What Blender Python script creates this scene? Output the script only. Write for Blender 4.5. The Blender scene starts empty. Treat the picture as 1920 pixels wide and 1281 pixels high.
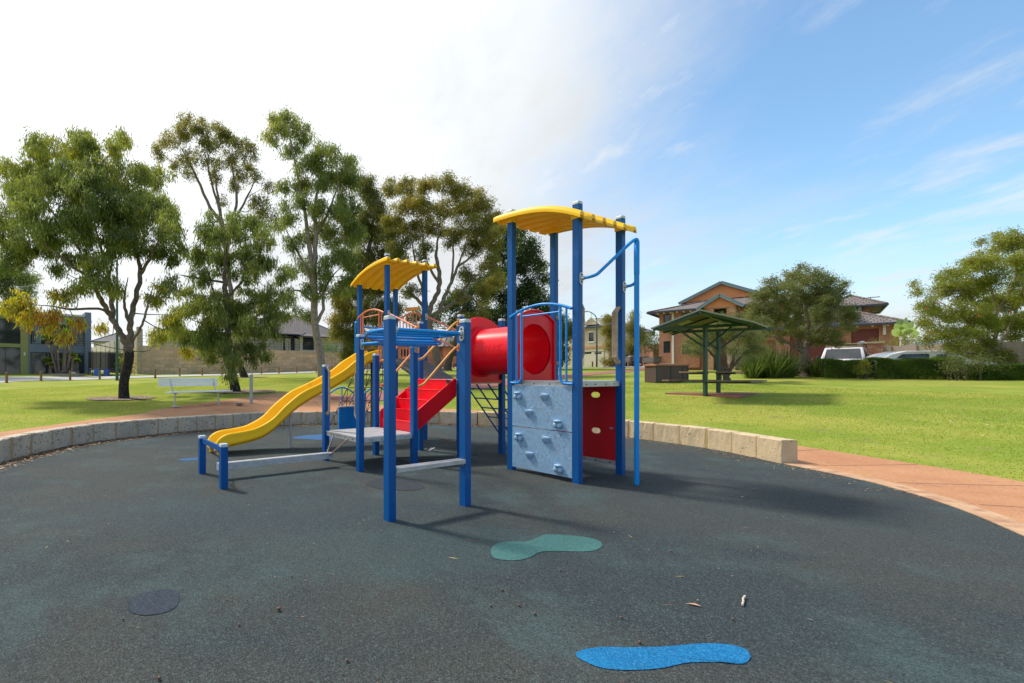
import bpy, math, random
import numpy as np
from mathutils import Vector, Matrix
R = math.radians
random.seed(7); RNG = np.random.default_rng(11)
sc = bpy.context.scene
# ---------------------------------------------------------------- camera
F, CX, HZ, CH = 866.0, 618.5, 703.3, 1.5
cd = bpy.data.cameras.new('camera'); cam = bpy.data.objects.new('camera', cd); sc.collection.objects.link(cam)
cam.location = (0, 0, CH); cam.rotation_euler = (R(90), 0, 0)
cd.sensor_width = 36; cd.lens = F/1920*36; cd.shift_x = (960-CX)/1920; cd.shift_y = (HZ-640.5)/1920
cd.clip_start = .05; cd.clip_end = 3000
sc.camera = cam
# ---------------------------------------------------------------- light
SAZ, SEL = (-.78, .62), 55
sc.view_settings.view_transform = 'Standard'; sc.view_settings.look = 'None'
sc.view_settings.exposure = 0.72; sc.view_settings.gamma = 1
w = bpy.data.worlds.new('World'); sc.world = w; w.use_nodes = True
nt = w.node_tree; N = nt.nodes; L = nt.links; N.clear()
def wn(t, **k):
    n = N.new(t)
    for a, b in k.items(): setattr(n, a, b)
    return n
def wmath(op, a, b=None, c=None, clamp=False):
    n = wn('ShaderNodeMath', operation=op); n.use_clamp = clamp
    for i, x in enumerate((a, b, c)):
        if x is None: continue
        if isinstance(x, (int, float)): n.inputs[i].default_value = x
        else: L.new(x, n.inputs[i])
    return n.outputs[0]
out = wn('ShaderNodeOutputWorld'); bg = wn('ShaderNodeBackground')
sky = wn('ShaderNodeTexSky', sky_type='NISHITA'); sky.sun_disc = False
sky.sun_elevation = R(SEL); sky.sun_rotation = math.atan2(SAZ[0], SAZ[1])
sky.air_density = 1.0; sky.dust_density = .6; sky.ozone_density = 2.0
tc = wn('ShaderNodeTexCoord'); sp = wn('ShaderNodeSeparateXYZ'); L.new(tc.outputs['Generated'], sp.inputs[0])
X, Y, Z = sp.outputs
zz = wmath('ADD', wmath('MAXIMUM', Z, 0.0), .12)
cmb = wn('ShaderNodeCombineXYZ'); L.new(wmath('DIVIDE', X, zz), cmb.inputs[0]); L.new(wmath('DIVIDE', Y, zz), cmb.inputs[1])
def wnoise(scale, detail, rough, sx=1, sy=1, rot=0, off=0):
    m = wn('ShaderNodeMapping'); m.inputs['Rotation'].default_value = (0, 0, rot); m.inputs['Scale'].default_value = (sx, sy, 1)
    m.inputs['Location'].default_value = (off, off*.7, 0)
    L.new(cmb.outputs[0], m.inputs[0]); n = wn('ShaderNodeTexNoise'); n.inputs['Scale'].default_value = scale
    n.inputs['Detail'].default_value = detail; n.inputs['Roughness'].default_value = rough
    L.new(m.outputs[0], n.inputs['Vector']); return n.outputs['Fac']
n1 = wnoise(1.1, 7, .6, 1, .55, R(-32)); n2 = wnoise(.5, 5, .55, 1, .4, R(-40), 3.7); n3 = wnoise(2.6, 8, .65, 1, .5, R(-25), 9.1)
hl = wmath('SQRT', wmath('ADD', wmath('MULTIPLY', X, X), wmath('ADD', wmath('MULTIPLY', Y, Y), .02)))
s = wmath('DIVIDE', wmath('SUBTRACT', X, wmath('MULTIPLY', Y, .62)), hl)          # <0: cloud side
s = wmath('ADD', s, wmath('MULTIPLY', wmath('SUBTRACT', wmath('ADD', wmath('MULTIPLY', n1, .7), wmath('MULTIPLY', n3, .3)), .5), 1.5))
main = wn('ShaderNodeMapRange', interpolation_type='SMOOTHSTEP'); L.new(s, main.inputs[0])
main.inputs[1].default_value = .34; main.inputs[2].default_value = -.30; main.inputs[3].default_value = 0; main.inputs[4].default_value = 1
wisp = wn('ShaderNodeMapRange', interpolation_type='SMOOTHSTEP'); L.new(wmath('ADD', wmath('MULTIPLY', n2, .6), wmath('MULTIPLY', n3, .4)), wisp.inputs[0])
wisp.inputs[1].default_value = .49; wisp.inputs[2].default_value = .62; wisp.inputs[4].default_value = .8
low = wn('ShaderNodeMapRange', interpolation_type='SMOOTHSTEP'); L.new(wmath('ADD', Z, wmath('MULTIPLY', wmath('SUBTRACT', n2, .5), .35)), low.inputs[0])
low.inputs[1].default_value = .24; low.inputs[2].default_value = .06; low.inputs[3].default_value = 0; low.inputs[4].default_value = .85
cf = wmath('MAXIMUM', main.outputs[0], wmath('MAXIMUM', wisp.outputs[0], low.outputs[0]))
# cloud radiance: brighter near the sun, mottled by density
sd = (SAZ[0]*math.cos(R(SEL)), SAZ[1]*math.cos(R(SEL)), math.sin(R(SEL)))
dt = wmath('ADD', wmath('ADD', wmath('MULTIPLY', X, sd[0]), wmath('MULTIPLY', Y, sd[1])), wmath('MULTIPLY', Z, sd[2]))
br = wn('ShaderNodeMapRange'); L.new(dt, br.inputs[0]); br.inputs[1].default_value = .35; br.inputs[2].default_value = .85
br.inputs[3].default_value = .52; br.inputs[4].default_value = .76
brn = wmath('MULTIPLY', br.outputs[0], wmath('ADD', wmath('MULTIPLY', wmath('ADD', wmath('MULTIPLY', n3, .5), wmath('MULTIPLY', n1, .5)), .9), .55))
cc = wn('ShaderNodeMixRGB'); cc.blend_type = 'MULTIPLY'; cc.inputs[0].default_value = 1; cc.inputs[1].default_value = (.94, .975, 1, 1)
L.new(brn, cc.inputs[2])
skm = wn('ShaderNodeMixRGB'); skm.blend_type = 'MULTIPLY'; skm.inputs[0].default_value = 1
L.new(sky.outputs[0], skm.inputs[1]); skm.inputs[2].default_value = (.122, .142, .140, 1)
mx = wn('ShaderNodeMixRGB'); L.new(cf, mx.inputs[0]); L.new(skm.outputs[0], mx.inputs[1]); L.new(cc.outputs[0], mx.inputs[2])
L.new(mx.outputs[0], bg.inputs[0]); bg.inputs[1].default_value = 1.0; L.new(bg.outputs[0], out.inputs[0])
ld = bpy.data.lights.new('sun', 'SUN'); ld.energy = 2.5; ld.angle = R(7.5); ld.color = (1, .93, .83)
sun = bpy.data.objects.new('sun', ld); sc.collection.objects.link(sun)
sun.rotation_euler = Vector(sd).to_track_quat('Z', 'Y').to_euler(); sun.location = (-20, 15, 30)
# ---------------------------------------------------------------- materials
MC = {}
def mat(name, col, rough=.6, col2=None, ns=3, mixr=(.35, .65), bump=0, bs=30, metal=0, spec=.5, coat=0, brick=None, col3=None, n3=(.4, 12), speck=None, trans=0, wave=None, alpha=None, uvw=None):
    if name in MC: return MC[name]
    m = bpy.data.materials.new(name); m.use_nodes = True; t = m.node_tree; n = t.nodes; l = t.links
    b = n['Principled BSDF']; b.inputs['Roughness'].default_value = rough; b.inputs['Metallic'].default_value = metal
    b.inputs['Specular IOR Level'].default_value = spec; b.inputs['Coat Weight'].default_value = coat
    tc = n.new('ShaderNodeTexCoord'); co = tc.outputs['Object']
    def noise(s, d=5, r=.6):
        q = n.new('ShaderNodeTexNoise'); q.inputs['Scale'].default_value = s; q.inputs['Detail'].default_value = d; q.inputs['Roughness'].default_value = r
        l.new(co, q.inputs['Vector']); return q.outputs['Fac']
    def mr(x, a, c, lo=0, hi=1):
        q = n.new('ShaderNodeMapRange'); l.new(x, q.inputs[0]); q.inputs[1].default_value = a; q.inputs[2].default_value = c
        q.inputs[3].default_value = lo; q.inputs[4].default_value = hi; return q.outputs[0]
    def mix(f, a, c):
        q = n.new('ShaderNodeMixRGB')
        for i, x in enumerate((f, a, c)):
            if isinstance(x, (tuple, list)): q.inputs[i].default_value = (*x[:3], 1)
            elif isinstance(x, (int, float)): q.inputs[i].default_value = x
            else: l.new(x, q.inputs[i])
        return q.outputs[0]
    c = col
    h = None
    if brick:
        br = n.new('ShaderNodeTexBrick'); l.new(tc.outputs['UV'], br.inputs['Vector'])
        br.inputs['Scale'].default_value = 1; br.inputs['Brick Width'].default_value = brick[0]; br.inputs['Row Height'].default_value = brick[1]
        br.inputs['Mortar Size'].default_value = brick[2]; br.inputs['Mortar Smooth'].default_value = .3; br.inputs['Bias'].default_value = 0
        br.inputs['Color1'].default_value = (*col, 1); br.inputs['Color2'].default_value = (*(col2 or col), 1); br.inputs['Mortar'].default_value = (*brick[3], 1)
        c = br.outputs['Color']; h = br.outputs['Fac']
        c = mix(mr(noise(ns), .3, .75, 0, .45), c, tuple(x*.55 for x in col))
    elif col2: c = mix(mr(noise(ns), *mixr), col, col2)
    if col3: c = mix(mr(noise(n3[1], 6, .65), n3[0], n3[0]+.14), c, col3)
    if wave:
        wv = n.new('ShaderNodeTexWave'); wv.wave_profile = 'SAW' if wave[3] == 'SAW' else 'SIN'; wv.bands_direction = wave[0]; wv.inputs['Scale'].default_value = wave[1]
        wv.inputs['Distortion'].default_value = 0; l.new(tc.outputs['UV'], wv.inputs['Vector'])
        c = mix(mr(wv.outputs['Fac'], 0, .12 if wave[3] == 'SAW' else .5, 1, 0), c, wave[2]); h = wv.outputs['Fac']
    if speck:
        vo = n.new('ShaderNodeTexVoronoi'); vo.inputs['Scale'].default_value = speck[0]; l.new(co, vo.inputs['Vector'])
        sx = n.new('ShaderNodeSeparateColor'); l.new(vo.outputs['Color'], sx.inputs[0])
        c = mix(mr(sx.outputs[0], speck[1], speck[1]+.04), c, speck[2]); c = mix(mr(sx.outputs[1], speck[3], speck[3]+.04), c, speck[4])
    if isinstance(c, tuple): b.inputs['Base Color'].default_value = (*c, 1)
    else: l.new(c, b.inputs['Base Color'])
    if bump or h is not None:
        bp = n.new('ShaderNodeBump'); bp.inputs['Distance'].default_value = .02 if not bump else bump; bp.inputs['Strength'].default_value = .7
        if h is not None:
            hh = mr(h, 0, 1, 1, 0) if brick else h
            if bump:
                ad = n.new('ShaderNodeMath'); ad.operation = 'ADD'; l.new(hh, ad.inputs[0]); l.new(noise(bs), ad.inputs[1]); hh = ad.outputs[0]
            l.new(hh, bp.inputs['Height'])
        else: l.new(noise(bs), bp.inputs['Height'])
        l.new(bp.outputs[0], b.inputs['Normal'])
    if trans: b.inputs['Transmission Weight'].default_value = trans
    MC[name] = m; return m
def leafmat(name, stops, trans=.45, rough=.5):
    if name in MC: return MC[name]
    m = bpy.data.materials.new(name); m.use_nodes = True; t = m.node_tree; n = t.nodes; l = t.links
    b = n['Principled BSDF']; b.inputs['Roughness'].default_value = rough; b.inputs['Specular IOR Level'].default_value = .35
    at = n.new('ShaderNodeAttribute'); at.attribute_name = 'tint'; cr = n.new('ShaderNodeValToRGB'); e = cr.color_ramp.elements
    while len(e) < len(stops): e.new(.5)
    for i, (p, c) in enumerate(stops): e[i].position = p; e[i].color = (*c, 1)
    l.new(at.outputs['Fac'], cr.inputs[0]); l.new(cr.outputs[0], b.inputs['Base Color'])
    tr = n.new('ShaderNodeBsdfTranslucent'); hs = n.new('ShaderNodeHueSaturation'); hs.inputs['Value'].default_value = 1.9; hs.inputs['Saturation'].default_value = 1.15
    l.new(cr.outputs[0], hs.inputs['Color']); l.new(hs.outputs[0], tr.inputs[0])
    mx = n.new('ShaderNodeMixShader'); mx.inputs[0].default_value = trans; l.new(b.outputs[0], mx.inputs[1]); l.new(tr.outputs[0], mx.inputs[2])
    l.new(mx.outputs[0], n['Material Output'].inputs[0]); MC[name] = m; return m
BLUE = mat('post_blue', (.001, .078, .275), .42, (.002, .090, .315), 1.6, bump=.0006, bs=60, spec=.26, col3=(.012, .105, .34), n3=(.60, 3.5), speck=(14, .985, (.03, .13, .36), .988, (.02, .05, .16)))
CYAN = mat('tube_blue', (.0, .235, .70), .36, (.0, .26, .72), 4, spec=.4)
YEL = mat('yellow_plastic', (.97, .56, .0), .42, (.94, .52, .0), 2, spec=.3, col3=(.78, .40, .02), n3=(.60, 3))
RED = mat('red_plastic', (.84, .005, .018), .32, (.78, .005, .02), 2, spec=.25, coat=.05)
SALM = mat('salmon_paint', (.72, .20, .10), .45, (.66, .21, .11), 6)
ORNG = mat('orange_grip', (.85, .42, .10), .5, (.70, .30, .07), 8)
ALU = mat('aluminium', (.58, .58, .60), .42, (.42, .41, .41), 7, metal=.35, bump=.0005)
CAPM = mat('cap_grey', (.48, .55, .62), .5, (.55, .6, .65), 9)
BRK = mat('bracket_grey', (.50, .51, .53), .4, metal=.5)
TAN = mat('tan_grip', (.46, .36, .25), .6, (.34, .25, .17), 14)
PANB = mat('panel_blue', (.235, .42, .63), .42, (.24, .38, .56), 3)
DARK = mat('dark_rubber', (.02, .02, .022), .8)
PLK = mat('plank_grey', (.075, .07, .068), .75, (.12, .11, .105), 9, bump=.003, bs=40)
CHAIN = mat('chain_steel', (.22, .15, .12), .5, (.32, .28, .26), 30, metal=.7)
ROPE = mat('rope_brown', (.10, .03, .02), .8)
NETB = mat('ladder_blue', (.005, .085, .22), .42)
# ---------------------------------------------------------------- mesh builder
def V(*a): return Vector(a)
class MB:
    split = False
    def __init__(s): s.v = []; s.f = []; s.sm = []
    def add(s, vs, fs, smooth=False):
        o = len(s.v); s.v += [tuple(x) for x in vs]; s.f += [tuple(i+o for i in f) for f in fs]; s.sm += [smooth]*len(fs); return s
    def hexa(s, p):       # 8 corners: bottom 4 ccw, top 4 ccw
        return s.add(p, [(3, 2, 1, 0), (4, 5, 6, 7), (0, 1, 5, 4), (1, 2, 6, 5), (2, 3, 7, 6), (3, 0, 4, 7)])
    def box(s, c, h, ax=None):
        a, b, d = ax or (V(1, 0, 0), V(0, 1, 0), V(0, 0, 1)); c = Vector(c)
        a, b, d = a*h[0], b*h[1], d*h[2]
        return s.hexa([c-a-b-d, c+a-b-d, c+a+b-d, c-a+b-d, c-a-b+d, c+a-b+d, c+a+b+d, c-a+b+d])
    def cbox(s, c, h, ax=None, ch=.012):   # vertical box with chamfered vertical edges + top
        a, b, d = ax or (V(1, 0, 0), V(0, 1, 0), V(0, 0, 1)); c = Vector(c); k = ch
        pr = [(-h[0]+k, -h[1]), (h[0]-k, -h[1]), (h[0], -h[1]+k), (h[0], h[1]-k), (h[0]-k, h[1]), (-h[0]+k, h[1]), (-h[0], h[1]-k), (-h[0], -h[1]+k)]
        vs = [c+a*x+b*y-d*h[2] for x, y in pr]+[c+a*x+b*y+d*(h[2]-k) for x, y in pr]+[c+a*x*.88+b*y*.88+d*h[2] for x, y in pr]
        fs = [tuple(range(7, -1, -1)), tuple(range(16, 24))]+[(j*8+i, j*8+(i+1) % 8, j*8+8+(i+1) % 8, j*8+8+i) for j in (0, 1) for i in range(8)]
        return s.add(vs, fs)
    def tube(s, pts, r, seg=10, cap=True, smooth=True, closed=False):
        pts = [Vector(p) for p in pts]; n = len(pts); rs = r if isinstance(r, (list, tuple)) else [r]*n
        up = None; vs = []; fs = []
        for i, p in enumerate(pts):
            if closed: t = pts[(i+1) % n]-pts[i-1]
            else: t = (pts[min(i+1, n-1)]-pts[max(i-1, 0)])
            if t.length < 1e-9: t = V(0, 0, 1)
            t.normalize()
            if up is None: up = t.orthogonal().normalized()
            up = (up-t*up.dot(t)); up = up.normalized() if up.length > 1e-6 else t.orthogonal().normalized(); sd = t.cross(up)
            for k in range(seg):
                a = 2*math.pi*k/seg; vs.append(p+(up*math.cos(a)+sd*math.sin(a))*rs[i])
        m = n if closed else n-1
        for i in range(m):
            j = (i+1) % n
            for k in range(seg): fs.append((i*seg+k, i*seg+(k+1) % seg, j*seg+(k+1) % seg, j*seg+k))
        s.add(vs, fs, smooth)
        if cap and not closed: s.add(vs[:seg], [tuple(range(seg-1, -1, -1))]); s.add(vs[-seg:], [tuple(range(seg))])
        return s
    def prism(s, poly, d):   # poly: list of Vectors, extruded by d
        n = len(poly); d = Vector(d); vs = [Vector(p) for p in poly]+[Vector(p)+d for p in poly]
        return s.add(vs, [tuple(range(n-1, -1, -1)), tuple(range(n, 2*n))]+[(i, (i+1) % n, n+(i+1) % n, n+i) for i in range(n)])
    def grid(s, rows, smooth=True, flip=False):
        m = len(rows[0]); vs = [p for r in rows for p in r]
        fs = [(j*m+i, j*m+i+1, (j+1)*m+i+1, (j+1)*m+i) for j in range(len(rows)-1) for i in range(m-1)]
        if flip: fs = [f[::-1] for f in fs]
        return s.add(vs, fs, smooth)
    def sphere(s, c, r, nu=12, nv=8, sc3=(1, 1, 1), ax=None):
        a, b, d = ax or (V(1, 0, 0), V(0, 1, 0), V(0, 0, 1)); c = Vector(c); rows = []
        for j in range(nv+1):
            th = math.pi*j/nv; rows.append([c+(a*(math.sin(th)*math.cos(2*math.pi*i/nu)*sc3[0])+b*(math.sin(th)*math.sin(2*math.pi*i/nu)*sc3[1])-d*(math.cos(th)*sc3[2]))*r for i in range(nu+1)])
        return s.grid(rows)
    def build(s, name, m, parent=None, **k):
        if name in ('bolt', 'flange', 'ridge_cap', 'net_joint') and len(s.f) > 12:
            o = None; par = list(range(len(s.v)))
            def fnd(a):
                while par[a] != a: par[a] = par[par[a]]; a = par[a]
                return a
            key = {}; rep_ = []
            for i_, v_ in enumerate(s.v): rep_.append(key.setdefault(tuple(round(c, 5) for c in v_), i_))
            for f_ in s.f:
                for a in f_[1:]: par[fnd(rep_[a])] = fnd(rep_[f_[0]])
            grp = {}
            for f_, sm_ in zip(s.f, s.sm): grp.setdefault(fnd(rep_[f_[0]]), []).append((f_, sm_))
            if len(grp) > 1:
                for fs_ in grp.values():
                    ids = sorted({a for f_, _ in fs_ for a in f_}); mp = {a: i_ for i_, a in enumerate(ids)}; q = MB(); q.v = [s.v[a] for a in ids]; q.f = [tuple(mp[a] for a in f_) for f_, _ in fs_]; q.sm = [b for _, b in fs_]; o = q.build(name, m, parent, **k)
                return o
        me = bpy.data.meshes.new(name); org = wloc(parent) if parent else (Vector(k['at']) if 'at' in k else V(0, 0, 0))
        va = np.array(s.v, dtype=float)-np.array(org); me.from_pydata(va.tolist(), [], s.f)
        me.polygons.foreach_set('use_smooth', s.sm); me.materials.append(m)
        nl = len(me.loops)                       # metric planar UVs
        nr = np.zeros(len(me.polygons)*3); me.polygons.foreach_get('normal', nr); nr = nr.reshape(-1, 3)
        lt = np.zeros(len(me.polygons), dtype=int); me.polygons.foreach_get('loop_total', lt)
        li = np.zeros(nl, dtype=int); me.loops.foreach_get('vertex_index', li); P = va[li]; nn = np.repeat(nr, lt, axis=0)
        flat = np.abs(nn[:, 2]) > .97
        h = np.stack([-nn[:, 1], nn[:, 0], np.zeros(nl)], 1); h[flat] = (1, 0, 0); h /= np.maximum(np.linalg.norm(h, axis=1, keepdims=True), 1e-9)
        g = np.cross(nn, h); uv = np.stack([(P*h).sum(1), (P*g).sum(1)], 1)
        ul = me.uv_layers.new(name='UVMap'); ul.data.foreach_set('uv', uv.ravel().astype(np.float32))
        me.update(); o = bpy.data.objects.new(name, me); sc.collection.objects.link(o)
        if parent: o.parent = parent
        else: o.location = org
        for q in ('label', 'category', 'group', 'kind'):
            if q in k and k[q]: o[q] = k[q]
        return o
def wloc(o):
    p = V(0, 0, 0)
    while o: p += o.location; o = o.parent
    return p
def empty(name, loc, label, cat, group=None):
    o = bpy.data.objects.new(name, None); sc.collection.objects.link(o); o.location = loc; o.empty_display_size = .2
    o['label'] = label; o['category'] = cat
    if group: o['group'] = group
    return o
def catmull(P, n=6, closed=False):
    P = [np.array(p, float) for p in P]; m = len(P); out = []
    for i in range(m if closed else m-1):
        if closed: a, b, c, d = P[i-1], P[i], P[(i+1) % m], P[(i+2) % m]
        else: a, b, c, d = P[max(i-1, 0)], P[i], P[i+1], P[min(i+2, m-1)]
        for k in range(n):
            t = k/n; out.append(.5*((2*b)+(-a+c)*t+(2*a-5*b+4*c-d)*t*t+(-a+3*b-3*c+d)*t**3))
    if not closed: out.append(P[-1])
    return [tuple(o) for o in out]
# ---------------------------------------------------------------- terrain
def at(px, py, d): return V((px-CX)*d/F, d, CH-(py-HZ)*d/F)
RC = (1.0, 7.9)
RT = [(-180, 6.6), (-135, 6.9), (-90, 7.0), (-60, 6.75), (-34, 6.52), (-20, 6.68), (-11, 6.73), (-1, 6.62), (10, 6.86), (19, 6.93), (28, 6.92), (45, 6.9), (63, 6.8), (74, 6.7), (90, 6.5), (102, 6.3), (126, 6.3), (145, 6.5), (161, 6.75), (180, 6.6)]
WT = [(-180, 7.5), (-135, 8.4), (-90, 8.6), (-60, 8.6), (-11, 8.63), (10, 8.6), (28, 8.1), (45, 7.6), (60, 7.26), (75, 7.5), (86, 8.1), (90, 9.5), (93, 11.5), (97, 13.0), (102, 12.8), (108, 11.5), (115, 10.4), (121, 9.6), (132, 8.65), (138, 8.2), (142, 7.75), (150, 7.6), (165, 7.35), (180, 7.35)]
def tab(T, th):
    th = (th+180) % 360-180; return float(np.interp(th, [a for a, _ in T], [b for _, b in T]))
def RR(th): return (tab(RT, th-3)+2*tab(RT, th)+tab(RT, th+3))/4
def WW(th): return (tab(WT, th-2)+2*tab(WT, th)+tab(WT, th+2))/4
def pol(th, r): return RC[0]+r*math.cos(R(th)), RC[1]+r*math.sin(R(th))
CP = []
for th in range(60, 206, 12): CP.append((*pol(th, RR(th)+.3), .385)); 
for th, z in ((45, .32), (28, .2), (10, .03), (-10, .0), (-35, .0), (-60, .0), (-90, .0), (-120, .02), (-140, .2)):
    CP.append((*pol(th, RR(th)+.3), z)); CP.append((*pol(th, 8.6), z+.03))
CP += [tuple(at(*q)) for q in [(1322, 742.5, 15.9), (1250, 716, 24), (1600, 709.5, 24), (1920, 713, 21.2), (1400, 702, 29), (234, 748, 17.3), (442, 734.5, 20.2), (455.5, 708.2, 36.5),
    (604, 712, 29), (12, 718.5, 31.5), (131, 713.5, 36.5), (291, 709.5, 37.5), (556, 700, 51), (622, 697.7, 53), (850, 690.8, 58), (1111, 689.4, 58), (1289, 693.7, 47), (1371, 695, 49),
    (328, 764.5, 14.17), (410, 758.6, 15.2), (0, 706, 38), (200, 705.5, 43), (430, 700.5, 52), (20, 700, 45), (1105, 686, 68), (900, 725, 24), (1100, 704, 34), (700, 741, 19.5), (1500, 735, 17.5), (1580, 694, 29), (1250, 688, 50), (1700, 693, 30), (265, 700.5, 48)]]
CP += [(-50, 20, .6), (-60, 60, 1.8), (-40, 90, 2.6), (30, 100, 3.2), (80, 80, 3.1), (70, 30, 2.6), (40, 5, 1.0), (-25, -10, .4), (20, -15, 0.), (0, 160, 3.3), (-90, 150, 3), (120, 150, 3.4)]
CP = np.array(CP, float)
def _phi(r): return np.sqrt(r*r+1.0)
_D = np.linalg.norm(CP[:, None, :2]-CP[None, :, :2], axis=2); _n = len(CP)
_A = np.zeros((_n+3, _n+3)); _A[:_n, :_n] = _phi(_D)-np.eye(_n)*.05; _A[:_n, _n] = 1; _A[:_n, _n+1] = CP[:, 0]; _A[:_n, _n+2] = CP[:, 1]; _A[_n:, :_n] = _A[:_n, _n:].T
_W = np.linalg.solve(_A, np.concatenate([CP[:, 2], [0, 0, 0]]))
def G(x, y):
    x = np.asarray(x, float); y = np.asarray(y, float); o = np.zeros(x.shape)
    xx = np.clip(x, -110, 140); yy = np.clip(y, -20, 170)
    for i in range(_n): o += _W[i]*_phi(np.hypot(xx-CP[i, 0], yy-CP[i, 1]))
    return o+_W[_n]+_W[_n+1]*xx+_W[_n+2]*yy
def g(x, y): return float(G(np.array([x]), np.array([y]))[0])
def gp(px, py, d0=8.8, d1=120):      # where this line of sight meets the ground
    d = np.geomspace(d0, d1, 700); x = (px-CX)*d/F; z = CH-(py-HZ)*d/F; below = np.nonzero(z < G(x, d))[0]
    k = below[0] if len(below) else len(d)-1; dd = float(d[k]); return V((px-CX)*dd/F, dd, g((px-CX)*dd/F, dd))
def gd(px, d): x = (px-CX)*d/F; return V(x, d, g(x, d))
LAWN = mat('lawn', (.195, .26, .030), .9, (.31, .315, .055), .45, (.42, .60), bump=.006, bs=55, col3=(.24, .21, .075), n3=(.60, 1.3), spec=.1, speck=(28, .965, (.40, .34, .17), .95, (.27, .31, .07)))
rows = []
rad = [0, .12, .3, .6, 1, 1.5, 2.1, 2.8, 3.6, 4.5, 5.5, 6.6, 7.8, 9.2, 10.7, 12.4, 14.3, 16.4, 18.7, 21.3, 24.2, 27.5, 31, 35, 39.5, 44.5, 50, 56, 63, 71, 80, 90, 105, 125, 150, 190, 260, 400]
for k, dr in enumerate(rad):
    row = []
    for i in range(361):
        th = -180+i; x, y = pol(th, WW(th)-.06+dr); row.append((x, y, 0))
    zs = G(np.array([p[0] for p in row]), np.array([p[1] for p in row])); rows.append([(p[0], p[1], float(z)) for p, z in zip(row, zs)])
MB().grid(rows, flip=True).build('lawn', LAWN, kind='structure')
CONC = mat('path_red', (.50, .245, .11), .85, (.42, .185, .08), .8, bump=.004, bs=60, col3=(.32, .145, .09), n3=(.60, 1.7), speck=(60, .95, (.55, .35, .22), .96, (.2, .09, .06)))
rows = []
for k in range(9):
    row = []
    for i in range(361):
        th = -180+i; a = RR(th)+.1; b = WW(th); x, y = pol(th, a+(b-a)*k/8); row.append((x, y))
    zs = G(np.array([p[0] for p in row]), np.array([p[1] for p in row]))
    if k == 0: zs = np.where(zs > .25, np.minimum(zs, .37), zs)
    rows.append([(p[0], p[1], float(z)+.012) for p, z in zip(row, zs)])
MB().grid(rows, flip=True).build('path', CONC, kind='structure')
# joints of the path slabs
jb = MB()
for th in (7.0, -2.5, -12.5, -22, 152, 141, 126, 112, 100):
    a, b = RR(th)+.3, WW(th)-.03
    q = []
    for j in range(9):
        x, y = pol(th, a+(b-a)*j/8); q.append((x, y, g(x, y)+.016))
    t = V(-math.sin(R(th)), math.cos(R(th)), 0)*.006
    jb.grid([[V(*p)-t for p in q], [V(*p)+t for p in q]], smooth=False, flip=False)
jb.build('path_joint', mat('joint', (.10, .05, .035), .9), kind='structure')
def strip(name, pts, wid, m, dz=.014, taper=None):
    P = catmull([(p[0], p[1]) for p in pts], 10); A = []; B = []
    for i, p in enumerate(P):
        q = np.array(P[min(i+1, len(P)-1)])-np.array(P[max(i-1, 0)]); q = q/np.linalg.norm(q); nn = np.array([-q[1], q[0]])
        wd = wid if not callable(wid) else wid(i/(len(P)-1)); A.append(np.array(p)-nn*wd/2); B.append(np.array(p)+nn*wd/2)
    rows = []
    for t in np.linspace(0, 1, 5):
        C = [a*(1-t)+b*t for a, b in zip(A, B)]; z = G(np.array([c[0] for c in C]), np.array([c[1] for c in C])); rows.append([(c[0], c[1], float(h)+dz) for c, h in zip(C, z)])
    MB().grid(rows, flip=False).build(name, m, kind='structure')
PATH2 = mat('path_dark', (.27, .10, .075), .9, (.34, .14, .10), 1.5, speck=(60, .93, (.4, .2, .15), .95, (.12, .05, .04)))
strip('footpath', [gp(640, 752), gp(760, 737), gp(900, 724.5), gp(1000, 712.5), gp(1090, 703), gp(1150, 698.2), gp(1215, 692.6), gp(1260, 688.5, 20)], 2.1, PATH2, .02)
ROADM = mat('asphalt_pale', (.46, .44, .42), .9, (.38, .365, .35), .5, speck=(50, .9, (.55, .54, .52), .92, (.25, .24, .24)))
rp = [gd(-500, 17), gd(-150, 27), gd(0, 34.8), gd(200, 39.8), gd(400, 44.5), gd(620, 56), gd(860, 61.5), gd(1110, 60.6), gd(1290, 50), gd(1420, 50.5), gd(1560, 55), gd(1750, 62)]
strip('road', rp, 5.0, ROADM, .03)
KERB = mat('kerb_concrete', (.52, .49, .44), .85, (.40, .38, .34), 2)
strip('kerb', [V(p.x+(.0), p.y-2.75, 0) for p in rp], .3, KERB, .07)
strip('driveway', [gp(1190, 690), gd(1205, 57), gd(1215, 64)], 7, mat('driveway', (.40, .375, .36), .9, (.33, .31, .30), 1), .05)
strip('driveway', [gd(1500, 27.0), gd(1560, 29), gd(1600, 33)], 8, mat('drive_brick', (.38, .20, .15), .9, (.3, .15, .11), 1), .05)
strip('driveway', [gd(846, 62), gd(852, 68), gd(860, 78)], 7, mat('drive_pink', (.42, .20, .17), .9, (.36, .17, .14), 1), .05)
def patch(name, c, m, dz=.02, kind='structure', nn=40, rag=.12, **k):
    pts = []
    for i in range(nn):
        a = 2*math.pi*i/nn; r = 1+rag*(RNG.random()-.5)*2; pts.append((c[0]+c[3]*r*math.cos(a), c[1]+c[4]*r*math.sin(a)))
    z = G(np.array([p[0] for p in pts]), np.array([p[1] for p in pts])); vs = [(c[0], c[1], g(c[0], c[1])+dz)]+[(p[0], p[1], float(h)+dz) for p, h in zip(pts, z)]
    MB().add(vs, [(0, 1+i, 1+(i+1) % nn) for i in range(nn)]).build(name, m, kind=kind)
MUL = mat('mulch', (.14, .095, .06), .95, (.26, .19, .13), 9, bump=.03, bs=40, speck=(22, .75, (.38, .29, .2), .85, (.07, .05, .03)))
for px, d, rx, ry in ((228, 17.3, 1.25, 1.0), (452, 20.2, 1.6, 1.0), (460, 36.5, 1.8, 1.4), (1363, 23, 1.6, 1.0), (820, 36, 2.2, 1.6)):
    q = gd(px, d); patch('mulch_ring', (q.x, q.y, 0, rx, ry), MUL, .03)
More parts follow.
